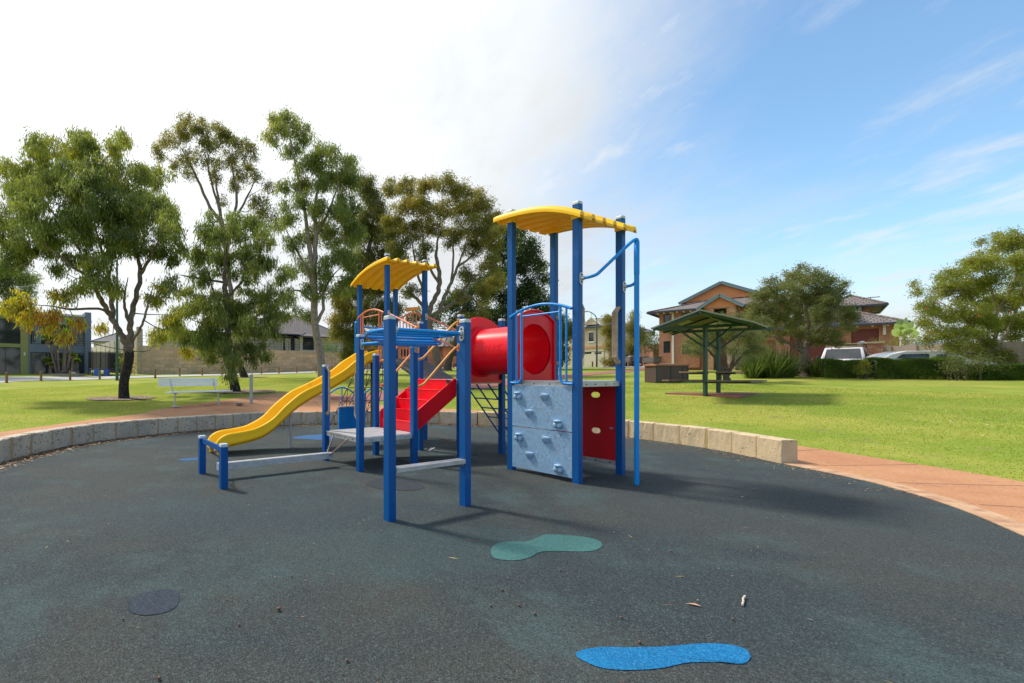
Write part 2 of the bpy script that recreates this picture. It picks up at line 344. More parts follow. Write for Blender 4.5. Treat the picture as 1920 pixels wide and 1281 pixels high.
# rubber softfall
RUB = bpy.data.materials.new('rubber_softfall'); RUB.use_nodes = True
def rubmat(m, base, c2, c3, sp1, sp2, rough=.85, blotches=()):
    t = m.node_tree; n = t.nodes; l = t.links; b = n['Principled BSDF']; b.inputs['Roughness'].default_value = rough; b.inputs['Specular IOR Level'].default_value = .3
    tc = n.new('ShaderNodeTexCoord')
    def noise(s, d=6, r=.6, off=0):
        mp = n.new('ShaderNodeMapping'); mp.inputs['Location'].default_value = (off, off, 0); l.new(tc.outputs['Object'], mp.inputs[0])
        q = n.new('ShaderNodeTexNoise'); q.inputs['Scale'].default_value = s; q.inputs['Detail'].default_value = d; q.inputs['Roughness'].default_value = r; l.new(mp.outputs[0], q.inputs['Vector']); return q.outputs['Fac']
    def mr(x, a, c, lo=0, hi=1):
        q = n.new('ShaderNodeMapRange'); l.new(x, q.inputs[0]); q.inputs[1].default_value = a; q.inputs[2].default_value = c; q.inputs[3].default_value = lo; q.inputs[4].default_value = hi; return q.outputs[0]
    def mix(f, a, c):
        q = n.new('ShaderNodeMixRGB')
        for i, x in enumerate((f, a, c)):
            if isinstance(x, tuple): q.inputs[i].default_value = (*x, 1)
            elif isinstance(x, (int, float)): q.inputs[i].default_value = x
            else: l.new(x, q.inputs[i])
        return q.outputs[0]
    c = mix(mr(noise(.45), .44, .56), base, c2)
    c = mix(mr(noise(.9, 9, .72, 5), .50, .66, 0, .9), c, c3); c = mix(mr(noise(2.7, 8, .7, 9), .50, .70, 0, .45), c, base)
    for (cx_, cy_, ra, rb, ro, k_, col_) in blotches:  # ellipses with noisy soft edges, blended towards another tone
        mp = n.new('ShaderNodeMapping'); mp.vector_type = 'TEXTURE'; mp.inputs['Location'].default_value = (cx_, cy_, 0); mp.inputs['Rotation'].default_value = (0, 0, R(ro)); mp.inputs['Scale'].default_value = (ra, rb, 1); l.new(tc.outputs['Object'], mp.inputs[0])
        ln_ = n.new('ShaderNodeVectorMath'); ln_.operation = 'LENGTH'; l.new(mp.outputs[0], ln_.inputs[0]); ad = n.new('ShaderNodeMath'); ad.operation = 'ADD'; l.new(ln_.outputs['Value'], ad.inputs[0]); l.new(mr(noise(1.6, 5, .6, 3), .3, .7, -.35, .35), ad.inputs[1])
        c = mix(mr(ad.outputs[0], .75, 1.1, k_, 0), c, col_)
    vo = n.new('ShaderNodeTexVoronoi'); vo.inputs['Scale'].default_value = 260; l.new(tc.outputs['Object'], vo.inputs['Vector']); sx = n.new('ShaderNodeSeparateColor'); l.new(vo.outputs['Color'], sx.inputs[0])
    c = mix(mr(sx.outputs[0], .55, 1, 0, .75), c, sp1); c = mix(mr(sx.outputs[1], .6, .95, 0, .8), c, sp2)
    vo2 = n.new('ShaderNodeTexVoronoi'); vo2.inputs['Scale'].default_value = 120; l.new(tc.outputs['Object'], vo2.inputs['Vector']); s2 = n.new('ShaderNodeSeparateColor'); l.new(vo2.outputs['Color'], s2.inputs[0])
    c = mix(mr(s2.outputs[0], .76, 1, 0, .6), c, sp1); c = mix(mr(s2.outputs[1], .70, .95, 0, .6), c, sp2)
    l.new(c, b.inputs['Base Color'])
    bp = n.new('ShaderNodeBump'); bp.inputs['Distance'].default_value = .004; bp.inputs['Strength'].default_value = .8; l.new(vo.outputs['Distance'], bp.inputs['Height']); l.new(bp.outputs[0], b.inputs['Normal'])
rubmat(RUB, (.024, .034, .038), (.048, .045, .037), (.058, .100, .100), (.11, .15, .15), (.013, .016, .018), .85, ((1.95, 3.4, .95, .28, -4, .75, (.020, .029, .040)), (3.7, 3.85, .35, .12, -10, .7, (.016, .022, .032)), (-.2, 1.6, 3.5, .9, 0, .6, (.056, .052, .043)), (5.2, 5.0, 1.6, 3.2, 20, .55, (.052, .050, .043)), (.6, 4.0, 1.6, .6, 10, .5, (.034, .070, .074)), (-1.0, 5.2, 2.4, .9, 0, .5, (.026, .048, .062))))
rows = [[(*pol(-180+i*2, .02+(RR(-180+i*2)+.12)*k/14), 0) for i in range(181)] for k in range(15)]
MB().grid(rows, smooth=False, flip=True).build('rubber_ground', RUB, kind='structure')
def rub(name, *a):
    m = bpy.data.materials.new(name); m.use_nodes = True; rubmat(m, *a); return m
def inlay(name, pix, m, z=.004, n=14):
    P = catmull(pix, n, True); pts = []
    for x, y in P: d = CH*F/(y-HZ); pts.append(((x-CX)*d/F, d, z))
    rg_ = np.random.default_rng(int(pix[0][0])); pts = [(a+rg_.normal()*.0013*b/3, b+rg_.normal()*.0013*b/3, z) for a, b, z in pts]
    c = np.mean(np.array(pts), 0); k = len(pts); MB().add([tuple(c)]+pts, [(0, 1+i, 1+(i+1) % k) for i in range(k)]).build(name, m, kind='structure')
BR = rub('rubber_bright_blue', (.0, .17, .40), (.0, .14, .34), (.005, .21, .46), (.04, .30, .56), (.0, .08, .22))
TE = rub('rubber_teal', (.05, .16, .15), (.045, .15, .14), (.06, .17, .16), (.11, .25, .23), (.03, .09, .09))
DB = rub('rubber_navy', (.026, .040, .060), (.030, .042, .058), (.034, .050, .068), (.075, .10, .13), (.012, .016, .024))
DF = rub('rubber_navy_faded', (.024, .034, .041), (.030, .038, .045), (.030, .044, .052), (.08, .10, .115), (.012, .015, .019))
SB = rub('rubber_faded_blue', (.03, .12, .30), (.03, .11, .27), (.04, .13, .30), (.08, .2, .36), (.02, .06, .16))
inlay('rubber_marking', [(1079, 1229), (1095, 1219), (1130, 1214.5), (1190, 1215), (1250, 1213), (1310, 1208), (1360, 1209), (1395, 1217), (1407, 1231), (1400, 1243), (1385, 1246), (1345, 1243), (1290, 1244), (1240, 1254), (1190, 1257.5), (1135, 1255), (1100, 1243)], BR)
inlay('rubber_marking', [(920, 1035), (926, 1024), (945, 1017), (985, 1016), (1003, 1011), (1022, 1003.5), (1060, 1004), (1105, 1009), (1127, 1018), (1124, 1029), (1098, 1035), (1040, 1034), (1012, 1036), (997, 1044), (975, 1050.5), (945, 1051), (926, 1046)], TE)
inlay('rubber_marking', [(240, 1141), (247, 1124), (275, 1112), (305, 1106), (330, 1108), (337, 1120), (330, 1138), (310, 1149), (275, 1154.5), (250, 1151)], DB)
inlay('rubber_marking', [(686, 908), (700, 900), (730, 896), (765, 900), (793, 910), (790, 917), (760, 920.5), (725, 919), (698, 914)], DF)
inlay('rubber_marking', [(547, 822), (570, 817), (605, 815), (622, 816), (628, 822), (612, 826), (575, 824)], SB)
inlay('rubber_marking', [(333, 862.5), (355, 859.5), (388, 859), (375, 862), (350, 864.5)], SB)
ST = rub('rubber_darker', (.018, .026, .036), (.024, .028, .032), (.022, .036, .042), (.06, .085, .10), (.010, .012, .015))  # same rubber mix in a darker tone
# ---------------------------------------------------------------- limestone surround
LIME = mat('limestone', (.62, .49, .30), .9, (.52, .41, .26), 3.5, bump=.012, bs=26, col3=(.36, .30, .22), n3=(.61, 5.5), speck=(45, .965, (.14, .11, .08), .97, (.6, .5, .34)))
LIMD = mat('limestone_weathered', (.58, .49, .36), .92, (.42, .36, .28), 1.8, bump=.012, bs=26, col3=(.20, .175, .14), n3=(.60, 3.2), speck=(45, .93, (.10, .09, .075), .97, (.5, .45, .38)))
wall = empty('limestone_wall', (*pol(90, RR(90)), 0), 'low curved wall of pale limestone blocks round the rubber playground', 'wall')
def wallseg(name, t0, t1, m, mm, z1, parent, nb):
    bm_, mo = MB(), MB(); k = 8
    for i in range(nb):
        a0 = t0+(t1-t0)*i/nb; a1 = t0+(t1-t0)*(i+1)/nb; gp_ = (a1-a0)*.03
        dz = RNG.uniform(-.006, .006); dr = RNG.uniform(-.008, .008)
        secs = []
        for j in range(k+1):
            th = a0+gp_+(a1-a0-2*gp_)*j/k; r0 = RR(th)+dr; r1 = RR(th)+.27; c = .012
            w1_, w2_ = RNG.normal()*.004, RNG.normal()*.004; secs.append([(*pol(th, r0+(.0 if 0 < j < k else .01)), -.05), (*pol(th, r0+w1_+(.0 if 0 < j < k else .008)), z1*.5), (*pol(th, r0+w2_+(.0 if 0 < j < k else .008)), z1+dz-c-abs(w1_)*2), (*pol(th, r0+c+abs(w2_)*2), z1+dz+w1_*.5), (*pol(th, r1-c), z1+dz), (*pol(th, r1), z1+dz-c), (*pol(th, r1), -.05)])
        bm_.grid(secs, smooth=False, flip=True)
        for e, fl in ((secs[0], False), (secs[-1], True)): bm_.add(e, [tuple(range(7)) if fl else tuple(range(6, -1, -1))])
    n = 60; secs = [[(*pol(th, RR(th)+.012), -.05), (*pol(th, RR(th)+.012), z1-.014), (*pol(th, RR(th)+.26), z1-.014), (*pol(th, RR(th)+.26), -.05)] for th in np.linspace(t0+.15, t1-.15, n)]
    mo.grid(secs, smooth=False, flip=True)
    o = bm_.build(name, m, parent); mo.build('mortar', mm, o)
MOR = mat('mortar_yellow', (.42, .30, .14), .95)
wallseg('block_course', -.8, 60, LIME, MOR, .40, wall, 13)
wallseg('block_course', 60, 112, LIMD, MOR, .385, wall, 11)
wallseg('block_course', 112, 206, LIMD, MOR, .40, wall, 20)
CURB = mat('curb_stone', (.56, .37, .22), .9, (.44, .25, .14), 3, bump=.006, bs=30, col3=(.36, .19, .11), n3=(.50, 5))
secs = [[(*pol(th, RR(th)-.0), -.05), (*pol(th, RR(th)), .008), (*pol(th, RR(th)+.2), .02), (*pol(th, RR(th)+.2), -.05)] for th in np.linspace(-152, -1, 150)]
MB().grid(secs, smooth=False, flip=True).build('kerb', CURB, kind='structure')

# ================================================================ play structure
TH, S = .5252, 1.0847
EU = V(math.cos(TH), math.sin(TH), 0); EV = V(-math.sin(TH), math.cos(TH), 0); UZ = V(0, 0, 1); AX = (EU, EV, UZ)
O0 = V(3.418, 6.343, 0)+(EU+EV)*.048        # centre of the nearest tower post; grid pitch S
def gr(u, v, z=0): return O0+EU*(u*S)+EV*(v*S)+UZ*z
play = empty('play_structure', gr(0, 2), 'blue playground climbing frame with yellow roofs, red tunnel and yellow slide on the rubber', 'climbing frame')
def post(u, v, z, parent=play):
    o = MB().box(gr(u, v, (z-.03)/2), (.048, .048, (z-.03)/2), AX)
    m = MB()
    b = MB().cbox(gr(u, v, (z-.03)/2-.005), (.048, .048, (z-.03)/2+.005), AX, .005).build('post', BLUE, parent)
    MB().cbox(gr(u, v, z-.018), (.0505, .0505, .02), AX, .012).build('cap', CAPM, b)
    return b
PZ = {(0, 0): 3.90, (1, 0): 3.885, (0, 1): 4.12, (1, 1): 4.12, (0, 2): 2.58, (1, 2): 2.57, (0, 3): 2.56, (1, 3): 2.57, (0, 4): 4.165, (1, 4): 4.165, (0, 5): 3.9, (1, 5): 3.9,
      (-1, 2): 2.0, (-1, 3): 1.90, (-2, 2): 2.13, (-2, 3): 1.68, (-2, 0): 2.14, (-3, 0): 2.11, (-4, 2): .59, (-4, 3): .575}
PO = {}
for (u, v), z in PZ.items(): PO[(u, v)] = post(u, v, z)
DZ, D2, D0 = 1.415, 1.865, .525
hb = .048/S
def deck(u0, u1, v0, v1, z, th=.07):
    e = hb*.6
    m = MB().box(gr((u0+u1)/2, (v0+v1)/2, z-.006), ((u1-u0)*S/2+e, (v1-v0)*S/2-e*.5, .006), AX)
    for (a, b, c, d) in ((u0, v0, u1, v0), (u0, v1, u1, v1), (u0, v0, u0, v1), (u1, v0, u1, v1)):
        p, q = gr(a, b, z-.012-th/2), gr(c, d, z-.012-th/2); t = (q-p).normalized(); nn = t.cross(UZ)
        m.box((p+q)/2+(UZ*0), ((q-p).length/2-.0485, .012, th/2-.0005), (t, nn, UZ))
    # bolts on the fascias
    o = m.build('deck', ALU, play)
    bm = MB()
    for (a, b, c, d, sg) in ((u0, v0, u1, v0, -1), (u0, v0, u0, v1, -1)):
        for f in (.18, .38, .62, .82):
            p = gr(a+(c-a)*f, b+(d-b)*f, z-.047); nn = (EV if b == d else EU)*sg
            bm.tube([p+nn*.012, p+nn*.018], .009, 8)
    bm.build('bolt', DARK, o)
    return o
deck(0, 1, 0, 1, DZ); deck(0, 1, 2, 3, DZ); deck(0, 1, 4, 5, D2); deck(-2, -1, 2, 3, D0)
# perforated look of deck is left to its metal grain
# ---- roofs
def roof(vf, name='roof'):
    # vf maps local 0(low side)..1 -> grid v
    prof = [(-.13, 3.62), (0, 3.70), (.15, 3.775), (.3, 3.835), (.45, 3.88), (.6, 3.912), (.8, 3.94), (1.0, 3.955), (1.13, 3.96), (1.2, 3.955)]
    prof = catmull([(a, b) for a, b in prof], 3)
    us = []; n = 6; w0, w1 = -.16, 1.16; pit = (w1-w0)/n; rr = .052/S
    # cross section: six half-round ribs, the outer two at the edges
    pts = []
    ctr = [w0+rr+(w1-w0-2*rr)*i/(n-1) for i in range(n)]
    for i, c in enumerate(ctr):
        for k in range(9):
            a = math.pi*(1-k/8); pts.append((c+rr*math.cos(a), .062*math.sin(a)))
    top = []; bot = []
    for (t, z) in prof:
        v = vf(t); top.append([gr(u, v, z+.034+h) for u, h in pts]); bot.append([gr(u, v, z+max(0, h-.02)) for u, h in pts])
    m = MB(); fl = vf(1) < vf(0)
    m.grid(top, True, flip=not fl); m.grid(bot, True, flip=fl)
    for A, B in ((top[0], bot[0]), (bot[-1], top[-1])): m.grid([A, B], False, flip=not fl)
    for j, s_ in ((0, True), (-1, False)): m.grid([[r[j] for r in top], [r[j] for r in bot]], False, flip=(s_ == fl))
    o = m.build(name, YEL, play)
    for (a, b) in ((0, 0), (1, 0), (0, 1), (1, 1)):
        q = MB(); z = (3.665, 3.92)[b]; q.box(gr(a, vf(b), z+.04), (.056, .056, .045), AX); k = q.build('roof_bracket', YEL, o)
        MB().tube([gr(a+.02, vf(b), z+.04)-EV*.056, gr(a+.02, vf(b), z+.04)-EV*.062], .011, 8).build('bolt', DARK, k if False else o)
roof(lambda t: t); roof(lambda t: 5-t)
# ---- curved guard rails
def guard(u, v0, v1, z0, full=False, m=CYAN, side=-1):
    off = u+side*.058/S; q = MB(); zt = z0+.985
    A = lambda f, z: gr(off, v0+(v1-v0)*f, z)
    arc = [A(f, zt+.145*(1-(2*f-1)**2)) for f in np.linspace(.045, .985, 15)]
    q.tube(arc, .021)
    za = lambda f: zt+.145*(1-(2*f-1)**2)
    if full:
        for f in np.linspace(.1, .9, 8): q.tube([A(f, z0+.05), A(f, za(f)-.01)], .013, 8)
        q.tube([A(.02, z0+.05), A(.98, z0+.05)], .014, 8)
    else:
        q.tube([A(.19, zt), A(.80, zt)], .014, 8)
        for a, b, e in ((.20, .115, .03), (.79, .875, .97)):
            sg = -1 if b < a else 1
            q.tube(catmull([A(a, za(a)-.01), A(a, z0+.3), A(a, z0+.06), A(a+sg*.02, z0-.005), A(a+sg*.06, z0-.035), A(e, z0-.038)], 5), .0185, 10)
            q.tube([A(b, za(b)-.01), A(b, z0-.03)], .0145, 8)
    return q.build('guard_rail', m, play)
guard(0, 0, 1, DZ); guard(0, 4, 5, D2, m=SALM); guard(1, 4, 5, D2, True, SALM, side=1)
# ---- climbing panels
def panel_bump():
    m = PANB.copy(); m.name = 'panel_relief'; t = m.node_tree; n = t.nodes; l = t.links
    tc = n.new('ShaderNodeTexCoord'); q = n.new('ShaderNodeTexNoise'); q.inputs['Scale'].default_value = 17; q.inputs['Detail'].default_value = 2; q.inputs['Distortion'].default_value = 1.4
    l.new(tc.outputs['Object'], q.inputs['Vector']); cr = n.new('ShaderNodeValToRGB'); e = cr.color_ramp.elements
    e[0].position = .465; e[0].color = (0, 0, 0, 1); e[1].position = .50; e[1].color = (1, 1, 1, 1); x = e.new(.535); x.color = (.0, .0, .0, 1)
    l.new(q.outputs['Fac'], cr.inputs[0]); bp = n.new('ShaderNodeBump'); bp.inputs['Distance'].default_value = .0055; bp.inputs['Strength'].default_value = 1.0
    l.new(cr.outputs[0], bp.inputs['Height']); l.new(bp.outputs[0], n['Principled BSDF'].inputs['Normal']); return m
PREL = panel_bump()
UP = -.048/S
for z0, z1, hs in ((.705, 1.338, [(.855, 1.182, 0), (.437, 1.176, 1), (.674, .925, 1), (.236, .80, 0)]), (.062, .693, [(.838, .543, 0), (.413, .548, 1), (.665, .284, 1), (.229, .167, 0)])):
    q = MB(); c = gr(UP, .5, (z0+z1)/2)+EU*.014; q.box(c, (.014, S/2-.05, (z1-z0)/2), AX); o = q.build('climbing_panel', PREL, play)
    for v, z, k in hs:
        p = gr(UP, v, z); h = MB(); K = .8
        if k:
            rows = []
            for j in range(9):
                a = j/8; zz = p.z+.030-.088*a; wd = .078*math.cos(a*1.25)**.8; dp = .050*(1-a)**.7 if j else .045
                rows.append([V(p.x, p.y, 0)+UZ*zz+EV*(wd*math.cos(b))-EU*(dp*math.sin(b)) for b in np.linspace(0, math.pi, 13)])
            h.grid(rows, True); tp = rows[0]; cc_ = V(p.x, p.y, p.z+.026); h.add([cc_]+tp, [(0, i+2, i+1) for i in range(12)])
            h.sphere(V(p.x, p.y, p.z+.038), .05, 10, 6, (.35, 1.5, .28), AX)
        else:
            h.sphere(V(p.x, p.y, p.z), .075, 14, 10, (.28, 1, .85), AX)
            h.sphere(V(p.x, p.y, p.z-.02)-EU*.02+EV*.035, .037, 10, 8, (.7, 1, 1.1), AX); h.sphere(V(p.x, p.y, p.z-.02)-EU*.02-EV*.035, .037, 10, 8, (.7, 1, 1.1), AX)
            h.sphere(V(p.x, p.y, p.z+.04)-EU*.02, .05, 10, 8, (.8, 1.25, .45), AX)
        h.build('hand_hold', PANB, o)
# ---- red panel with two finger holes (plane u = 1)
def holed(name, m, P, w, zb, zt, holes, th, rx, rz, parent):
    # P(s,z) -> front point ; nv thickness vector
    n = 40; q = MB(); zs = [zb]+[(a[1]+b[1])/2 for a, b in zip(holes[:-1], holes[1:])]+[zt]
    for (hs, hz), z0, z1 in zip(holes, zs[:-1], zs[1:]):
        inn, ou = [], []
        for i in range(n):
            a = 2*math.pi*i/n; c, s_ = math.cos(a), math.sin(a)
            ex = abs(c)**.7*math.copysign(1, c); ez = abs(s_)**.9*math.copysign(1, s_); inn.append((hs+rx*ex, hz+rz*ez))
            tx = ((w-hs) if c > 0 else hs)/max(abs(c), 1e-6); tz = ((z1-hz) if s_ > 0 else (hz-z0))/max(abs(s_), 1e-6); t = min(tx, tz); ou.append((hs+t*c, hz+t*s_))
        for cx_, cz_ in ((0, z0), (w, z0), (w, z1), (0, z1)):   # snap nearest outer point to the corner
            k = min(range(n), key=lambda i: (ou[i][0]-cx_)**2+(ou[i][1]-cz_)**2); ou[k] = (cx_, cz_)
        for d in (0, 1):
            A = [P(*x)+th*d for x in inn]; B = [P(*x)+th*d for x in ou]; q.grid([A+A[:1], B+B[:1]], False, flip=bool(d))
        A = [P(*x) for x in inn]; B = [P(*x)+th for x in inn]; q.grid([A+A[:1], B+B[:1]], False)
    for a, b in (((0, zb), (w, zb)), ((w, zb), (w, zt)), ((w, zt), (0, zt)), ((0, zt), (0, zb))):
        q.grid([[P(*a), P(*b)], [P(*a)+th, P(*b)+th]], False)
    return q.build(name, m, parent)
RPAN = mat('red_board', (.70, .006, .014), .45, (.62, .006, .014), 1.5)
W_ = S-.1
rp_ = holed('play_panel', RPAN, lambda s_, z: gr(1, 0, z)+EV*(.05+s_)-EU*.02, W_, .20, 1.335, [((.331)*S-.05, .63), (.339*S-.05, 1.19)], EU*.02, .070, .045, play)
MB().box(gr(1, .5, .165)-EU*.012, (.012, W_/2, .034), AX).build('base_rail', ALU, rp_)
b_ = MB()
for v in (.13, .33, .5, .75): b_.tube([gr(1, v, .165)-EU*.024, gr(1, v, .165)-EU*.031], .011, 8)
b_.build('bolt', DARK, rp_)
MB().box(gr(1, .10, .69)-EU*.03, (.02, .02, .012), AX).build('clip', BRK, rp_)
# ---- fire pole and its forked arm
px_, pv = .575, -.42
q = MB(); q.tube([gr(px_, pv, 0), gr(px_, pv, 3.30)], .031, 14); pole = q.build('fire_pole', CYAN, play)
MB().tube([gr(px_, pv, 2.88), gr(px_, pv, 3.325), gr(px_, pv, 3.34)], [.0335, .0335, .02], 14).build('sleeve', CYAN, pole)
arm = catmull([gr(0, -.09, 2.83), gr(.01, -.17, 2.835), gr(.05, -.22, 2.86), gr(.12, -.25, 2.93), gr(.40, -.36, 3.22), gr(.52, -.405, 3.335), gr(.575, -.42, 3.355), gr(.63, -.405, 3.31), gr(.70, -.37, 3.20), gr(.90, -.27, 2.94), gr(.975, -.21, 2.86), gr(.995, -.15, 2.825), gr(1, -.09, 2.82)], 6)
MB().tube(arm, .0215, 12).build('forked_arm', CYAN, play)
def bracket(p, n, t=UZ, hgt=.085, m=BRK, parent=play, ball=True):
    q = MB(); w_ = t.cross(n).normalized(); poly = []
    for i in range(20):
        a = 2*math.pi*i/20; c, s_ = math.cos(a), math.sin(a); poly.append(p+w_*(.034*c)+t*((hgt-.034)*(1 if s_ > 0 else -1)+.034*s_))
    q.prism(poly, n*.011)
    if ball: q.sphere(p+n*.03, .031, 12, 8)
    o = q.build('bracket', m, parent)
    k = MB()
    for s_ in (-1, 1): k.tube([p+t*(s_*(hgt-.034))+n*.011, p+t*(s_*(hgt-.034))+n*.018], .011, 8)
    k.build('bolt', DARK, o); return o
e = .05
bracket(gr(0, 0, 2.83)-EV*e, -EV); bracket(gr(1, 0, 2.82)-EV*e, -EV)
# ---- tunnel
TZ, TR = 1.925, .415
def plate(v, sg, nm='end_plate'):
    n = 72; c = (.5, TZ); hw = .5*S-.052; inn, ou = [], []
    def edge(a):
        ca, sa = math.cos(a), math.sin(a)
        # outline: flat bottom DZ-.06, straight sides to 2.40, arc top to 2.56
        best = None
        tx = hw/max(abs(ca), 1e-6)
        zt = lambda x: 2.40+.165*(1-(x/hw)**2)
        t = 2.0
        for _ in range(200):
            x, z = t*ca, TZ+t*sa
            if abs(x) <= hw and z >= DZ-.055 and z <= zt(x): break
            t -= .0075
        return t
    for i in range(n):
        a = 2*math.pi*i/n; t = edge(a); inn.append((TR*math.cos(a), TZ+TR*math.sin(a))); ou.append((t*math.cos(a), TZ+t*math.sin(a)))
    for x_, z_ in ((-hw, DZ-.055), (hw, DZ-.055), (-hw, 2.40), (hw, 2.40)):
        k = min(range(n), key=lambda i: (ou[i][0]-x_)**2+(ou[i][1]-z_)**2); ou[k] = (x_, z_)
    P = lambda x, z, d: gr(.5, v, z)+EU*x+EV*d
    q = MB(); f0 = .0; f1 = sg*.022
    mid = [(TR*1.09*math.cos(2*math.pi*i/n), TZ+TR*1.09*math.sin(2*math.pi*i/n)) for i in range(n)]
    def ringg(A, B, fl): q.grid([A+A[:1], B+B[:1]], True, flip=fl)
    I1 = [P(*x, f1) for x in inn]; M1 = [P(*x, f1*1.0) for x in mid]; O1 = [P(*x, f1) for x in ou]; O0_ = [P(*x, 0) for x in ou]; I0 = [P(*x, 0) for x in inn]
    q.grid([I0+I0[:1], O0_+O0_[:1]], False, flip=sg < 0); q.grid([O1+O1[:1], I1+I1[:1]], False, flip=sg < 0); q.grid([O0_+O0_[:1], O1+O1[:1]], False, flip=sg < 0)
    o = q.build(nm, RED, tun)
    r = MB(); lip = [P(x*1.0, z, f1) for x, z in ou[0:0]]
    arcp = [gr(.5, v, 0)+EU*x+UZ*(2.395+.165*(1-(x/hw)**2))+EV*(f1+sg*.016) for x in np.linspace(-hw, hw, 21)]
    r.tube(arcp, .016, 8); r.tube([gr(.5, v, DZ-.05)-EU*hw+EV*(f1+sg*.016), gr(.5, v, 2.395)-EU*hw+EV*(f1+sg*.016)], .016, 8); r.tube([gr(.5, v, DZ-.05)+EU*hw+EV*(f1+sg*.016), gr(.5, v, 2.395)+EU*hw+EV*(f1+sg*.016)], .016, 8)
    r.build('rolled_edge', RED, o)
    return o
tun = MB(); rows, rin = [], []
for t, rr_ in [(1.02, .47), (1.03, .435), (1.05, .42), (1.1, TR), (1.5, TR), (1.9, TR), (1.95, .42), (1.97, .435), (1.98, .47)]:
    rows.append([gr(.5, t, TZ)+EU*(rr_*math.cos(a))+UZ*(rr_*math.sin(a)) for a in np.linspace(0, 2*math.pi, 49)])
for t in (1.0, 1.1, 1.5, 1.9, 2.0):
    rin.append([gr(.5, t, TZ)+EU*(.408*math.cos(a))+UZ*(.408*math.sin(a)) for a in np.linspace(0, 2*math.pi, 49)])
tun.grid(rows, True, flip=True); tun.grid(rin, True, flip=False)
tun = tun.build('tunnel', RED, play)
plate(1, -1); plate(2, 1)
for v_, sg in ((1.0, -1), (2.0, -1)):
    q = MB().box(gr(.5, v_, DZ-.035)+EV*sg*.035, (S/2-.054, .012, .024), AX); q.build('flange', RED, tun)
cu = bpy.data.curves.new('lettering', 'FONT'); cu.body = 'FORPARK'; cu.size = .155; cu.extrude = .0; cu.align_x = 'CENTER'; cu.align_y = 'CENTER'; cu.resolution_u = 3
to = bpy.data.objects.new('tmp_text', cu); sc.collection.objects.link(to); bpy.context.view_layer.update()
me = bpy.data.meshes.new_from_object(to.evaluated_get(bpy.context.evaluated_depsgraph_get())); bpy.data.objects.remove(to)
import bmesh
bmm = bmesh.new(); bmm.from_mesh(me); bmesh.ops.triangulate(bmm, faces=bmm.faces); bmesh.ops.subdivide_edges(bmm, edges=[e_ for e_ in bmm.edges if e_.calc_length() > .03], cuts=2)
ext = bmesh.ops.extrude_face_region(bmm, geom=bmm.faces[:]); top_ = set(x for x in ext['geom'] if isinstance(x, bmesh.types.BMVert))
base_a = math.pi+.06                      # faces -u side of the tube
for vt in bmm.verts:
    r = .4185 if vt in top_ else .413; s_, h_ = vt.co.x, vt.co.y; a = math.pi-(h_+.035)/TR
    vt.co = gr(.5, 1.58, TZ)-EV*s_+EU*(r*math.cos(a))+UZ*(r*math.sin(a))-wloc(tun)
bmesh.ops.recalc_face_normals(bmm, faces=bmm.faces); bmm.to_mesh(me); bmm.free(); me.materials.clear(); me.materials.append(RED)
lo = bpy.data.objects.new('embossed_lettering', me); sc.collection.objects.link(lo); lo.parent = tun
# ---- stairs
st = MB(); u0, u1 = -.955, -.045
def cheek(v, sgn):
    p = [gr(u0, v, .50), gr(u0, v, .80), gr(u0+.03, v, .845), gr(u1-.02, v, 1.425), gr(u1, v, 1.42), gr(u1, v, 1.12)]
    st.prism(p[::-1] if sgn > 0 else p, EV*.03*sgn)
cheek(2.055, 1); cheek(2.945, -1)
prof = [(u0, D0)]
nst = 5
for i in range(nst):
    u = u0+(u1-u0)*i/nst*1.0; z = D0+(DZ-D0)*(i+1)/nst
    prof += [(u-.012, z-.03), (u-.012, z-.004), (u+.006, z)]
    if i < nst-1: prof += [(u+(u1-u0)/nst*.92, z-.014)]
prof.append((u1, DZ))
for a, b in ((2.085, 2.915),):
    st.grid([[gr(u, v, z) for v in (a, b)] for u, z in prof], False, flip=True)
so_ = st.build('stairs', RED, play)
for i in range(nst):
    u = u0+(u1-u0)*i/nst; z = D0+(DZ-D0)*(i+1)/nst; MB().tube([gr(u-.006, 2.086, z-.006), gr(u-.006, 2.914, z-.006)], .013, 8).build('tread_nosing', RED, so_)
for v_ in (2.055, 2.945):
    sg = 1 if v_ < 2.5 else -1; MB().tube([gr(u0, v_, .80)+EV*.015*sg, gr(u0+.03, v_, .845)+EV*.015*sg, gr(u1-.02, v_, 1.425)+EV*.015*sg], .019, 8).build('cheek_rim', RED, so_)
# ---- clatter bridge
br_ = MB(); n = 12
for i in range(n):
    f0, f1 = (i+.06)/n, (i+.94)/n
    zc = lambda f: DZ+(D2-DZ)*f
    v0_, v1_ = 3.04+.92*f0, 3.04+.92*f1
    p = [gr(.06, v0_, zc(f0)-.045), gr(.94, v0_, zc(f0)-.045), gr(.94, v1_, zc(f1)-.045), gr(.06, v1_, zc(f1)-.045)]
    br_.hexa(p+[x+UZ*.045 for x in p])
bo = br_.build('bridge', PLK, play)
sp_ = MB()
for u in (.12, .88): sp_.tube([gr(u, 3.04, DZ-.07), gr(u, 3.96, D2-.07)], .022, 8)
sp_.build('stringer', DARK, bo)
MB().box(gr(.5, 3.0, DZ-.004), (S/2-.06, .05, .010), AX).build('threshold', ALU, play)
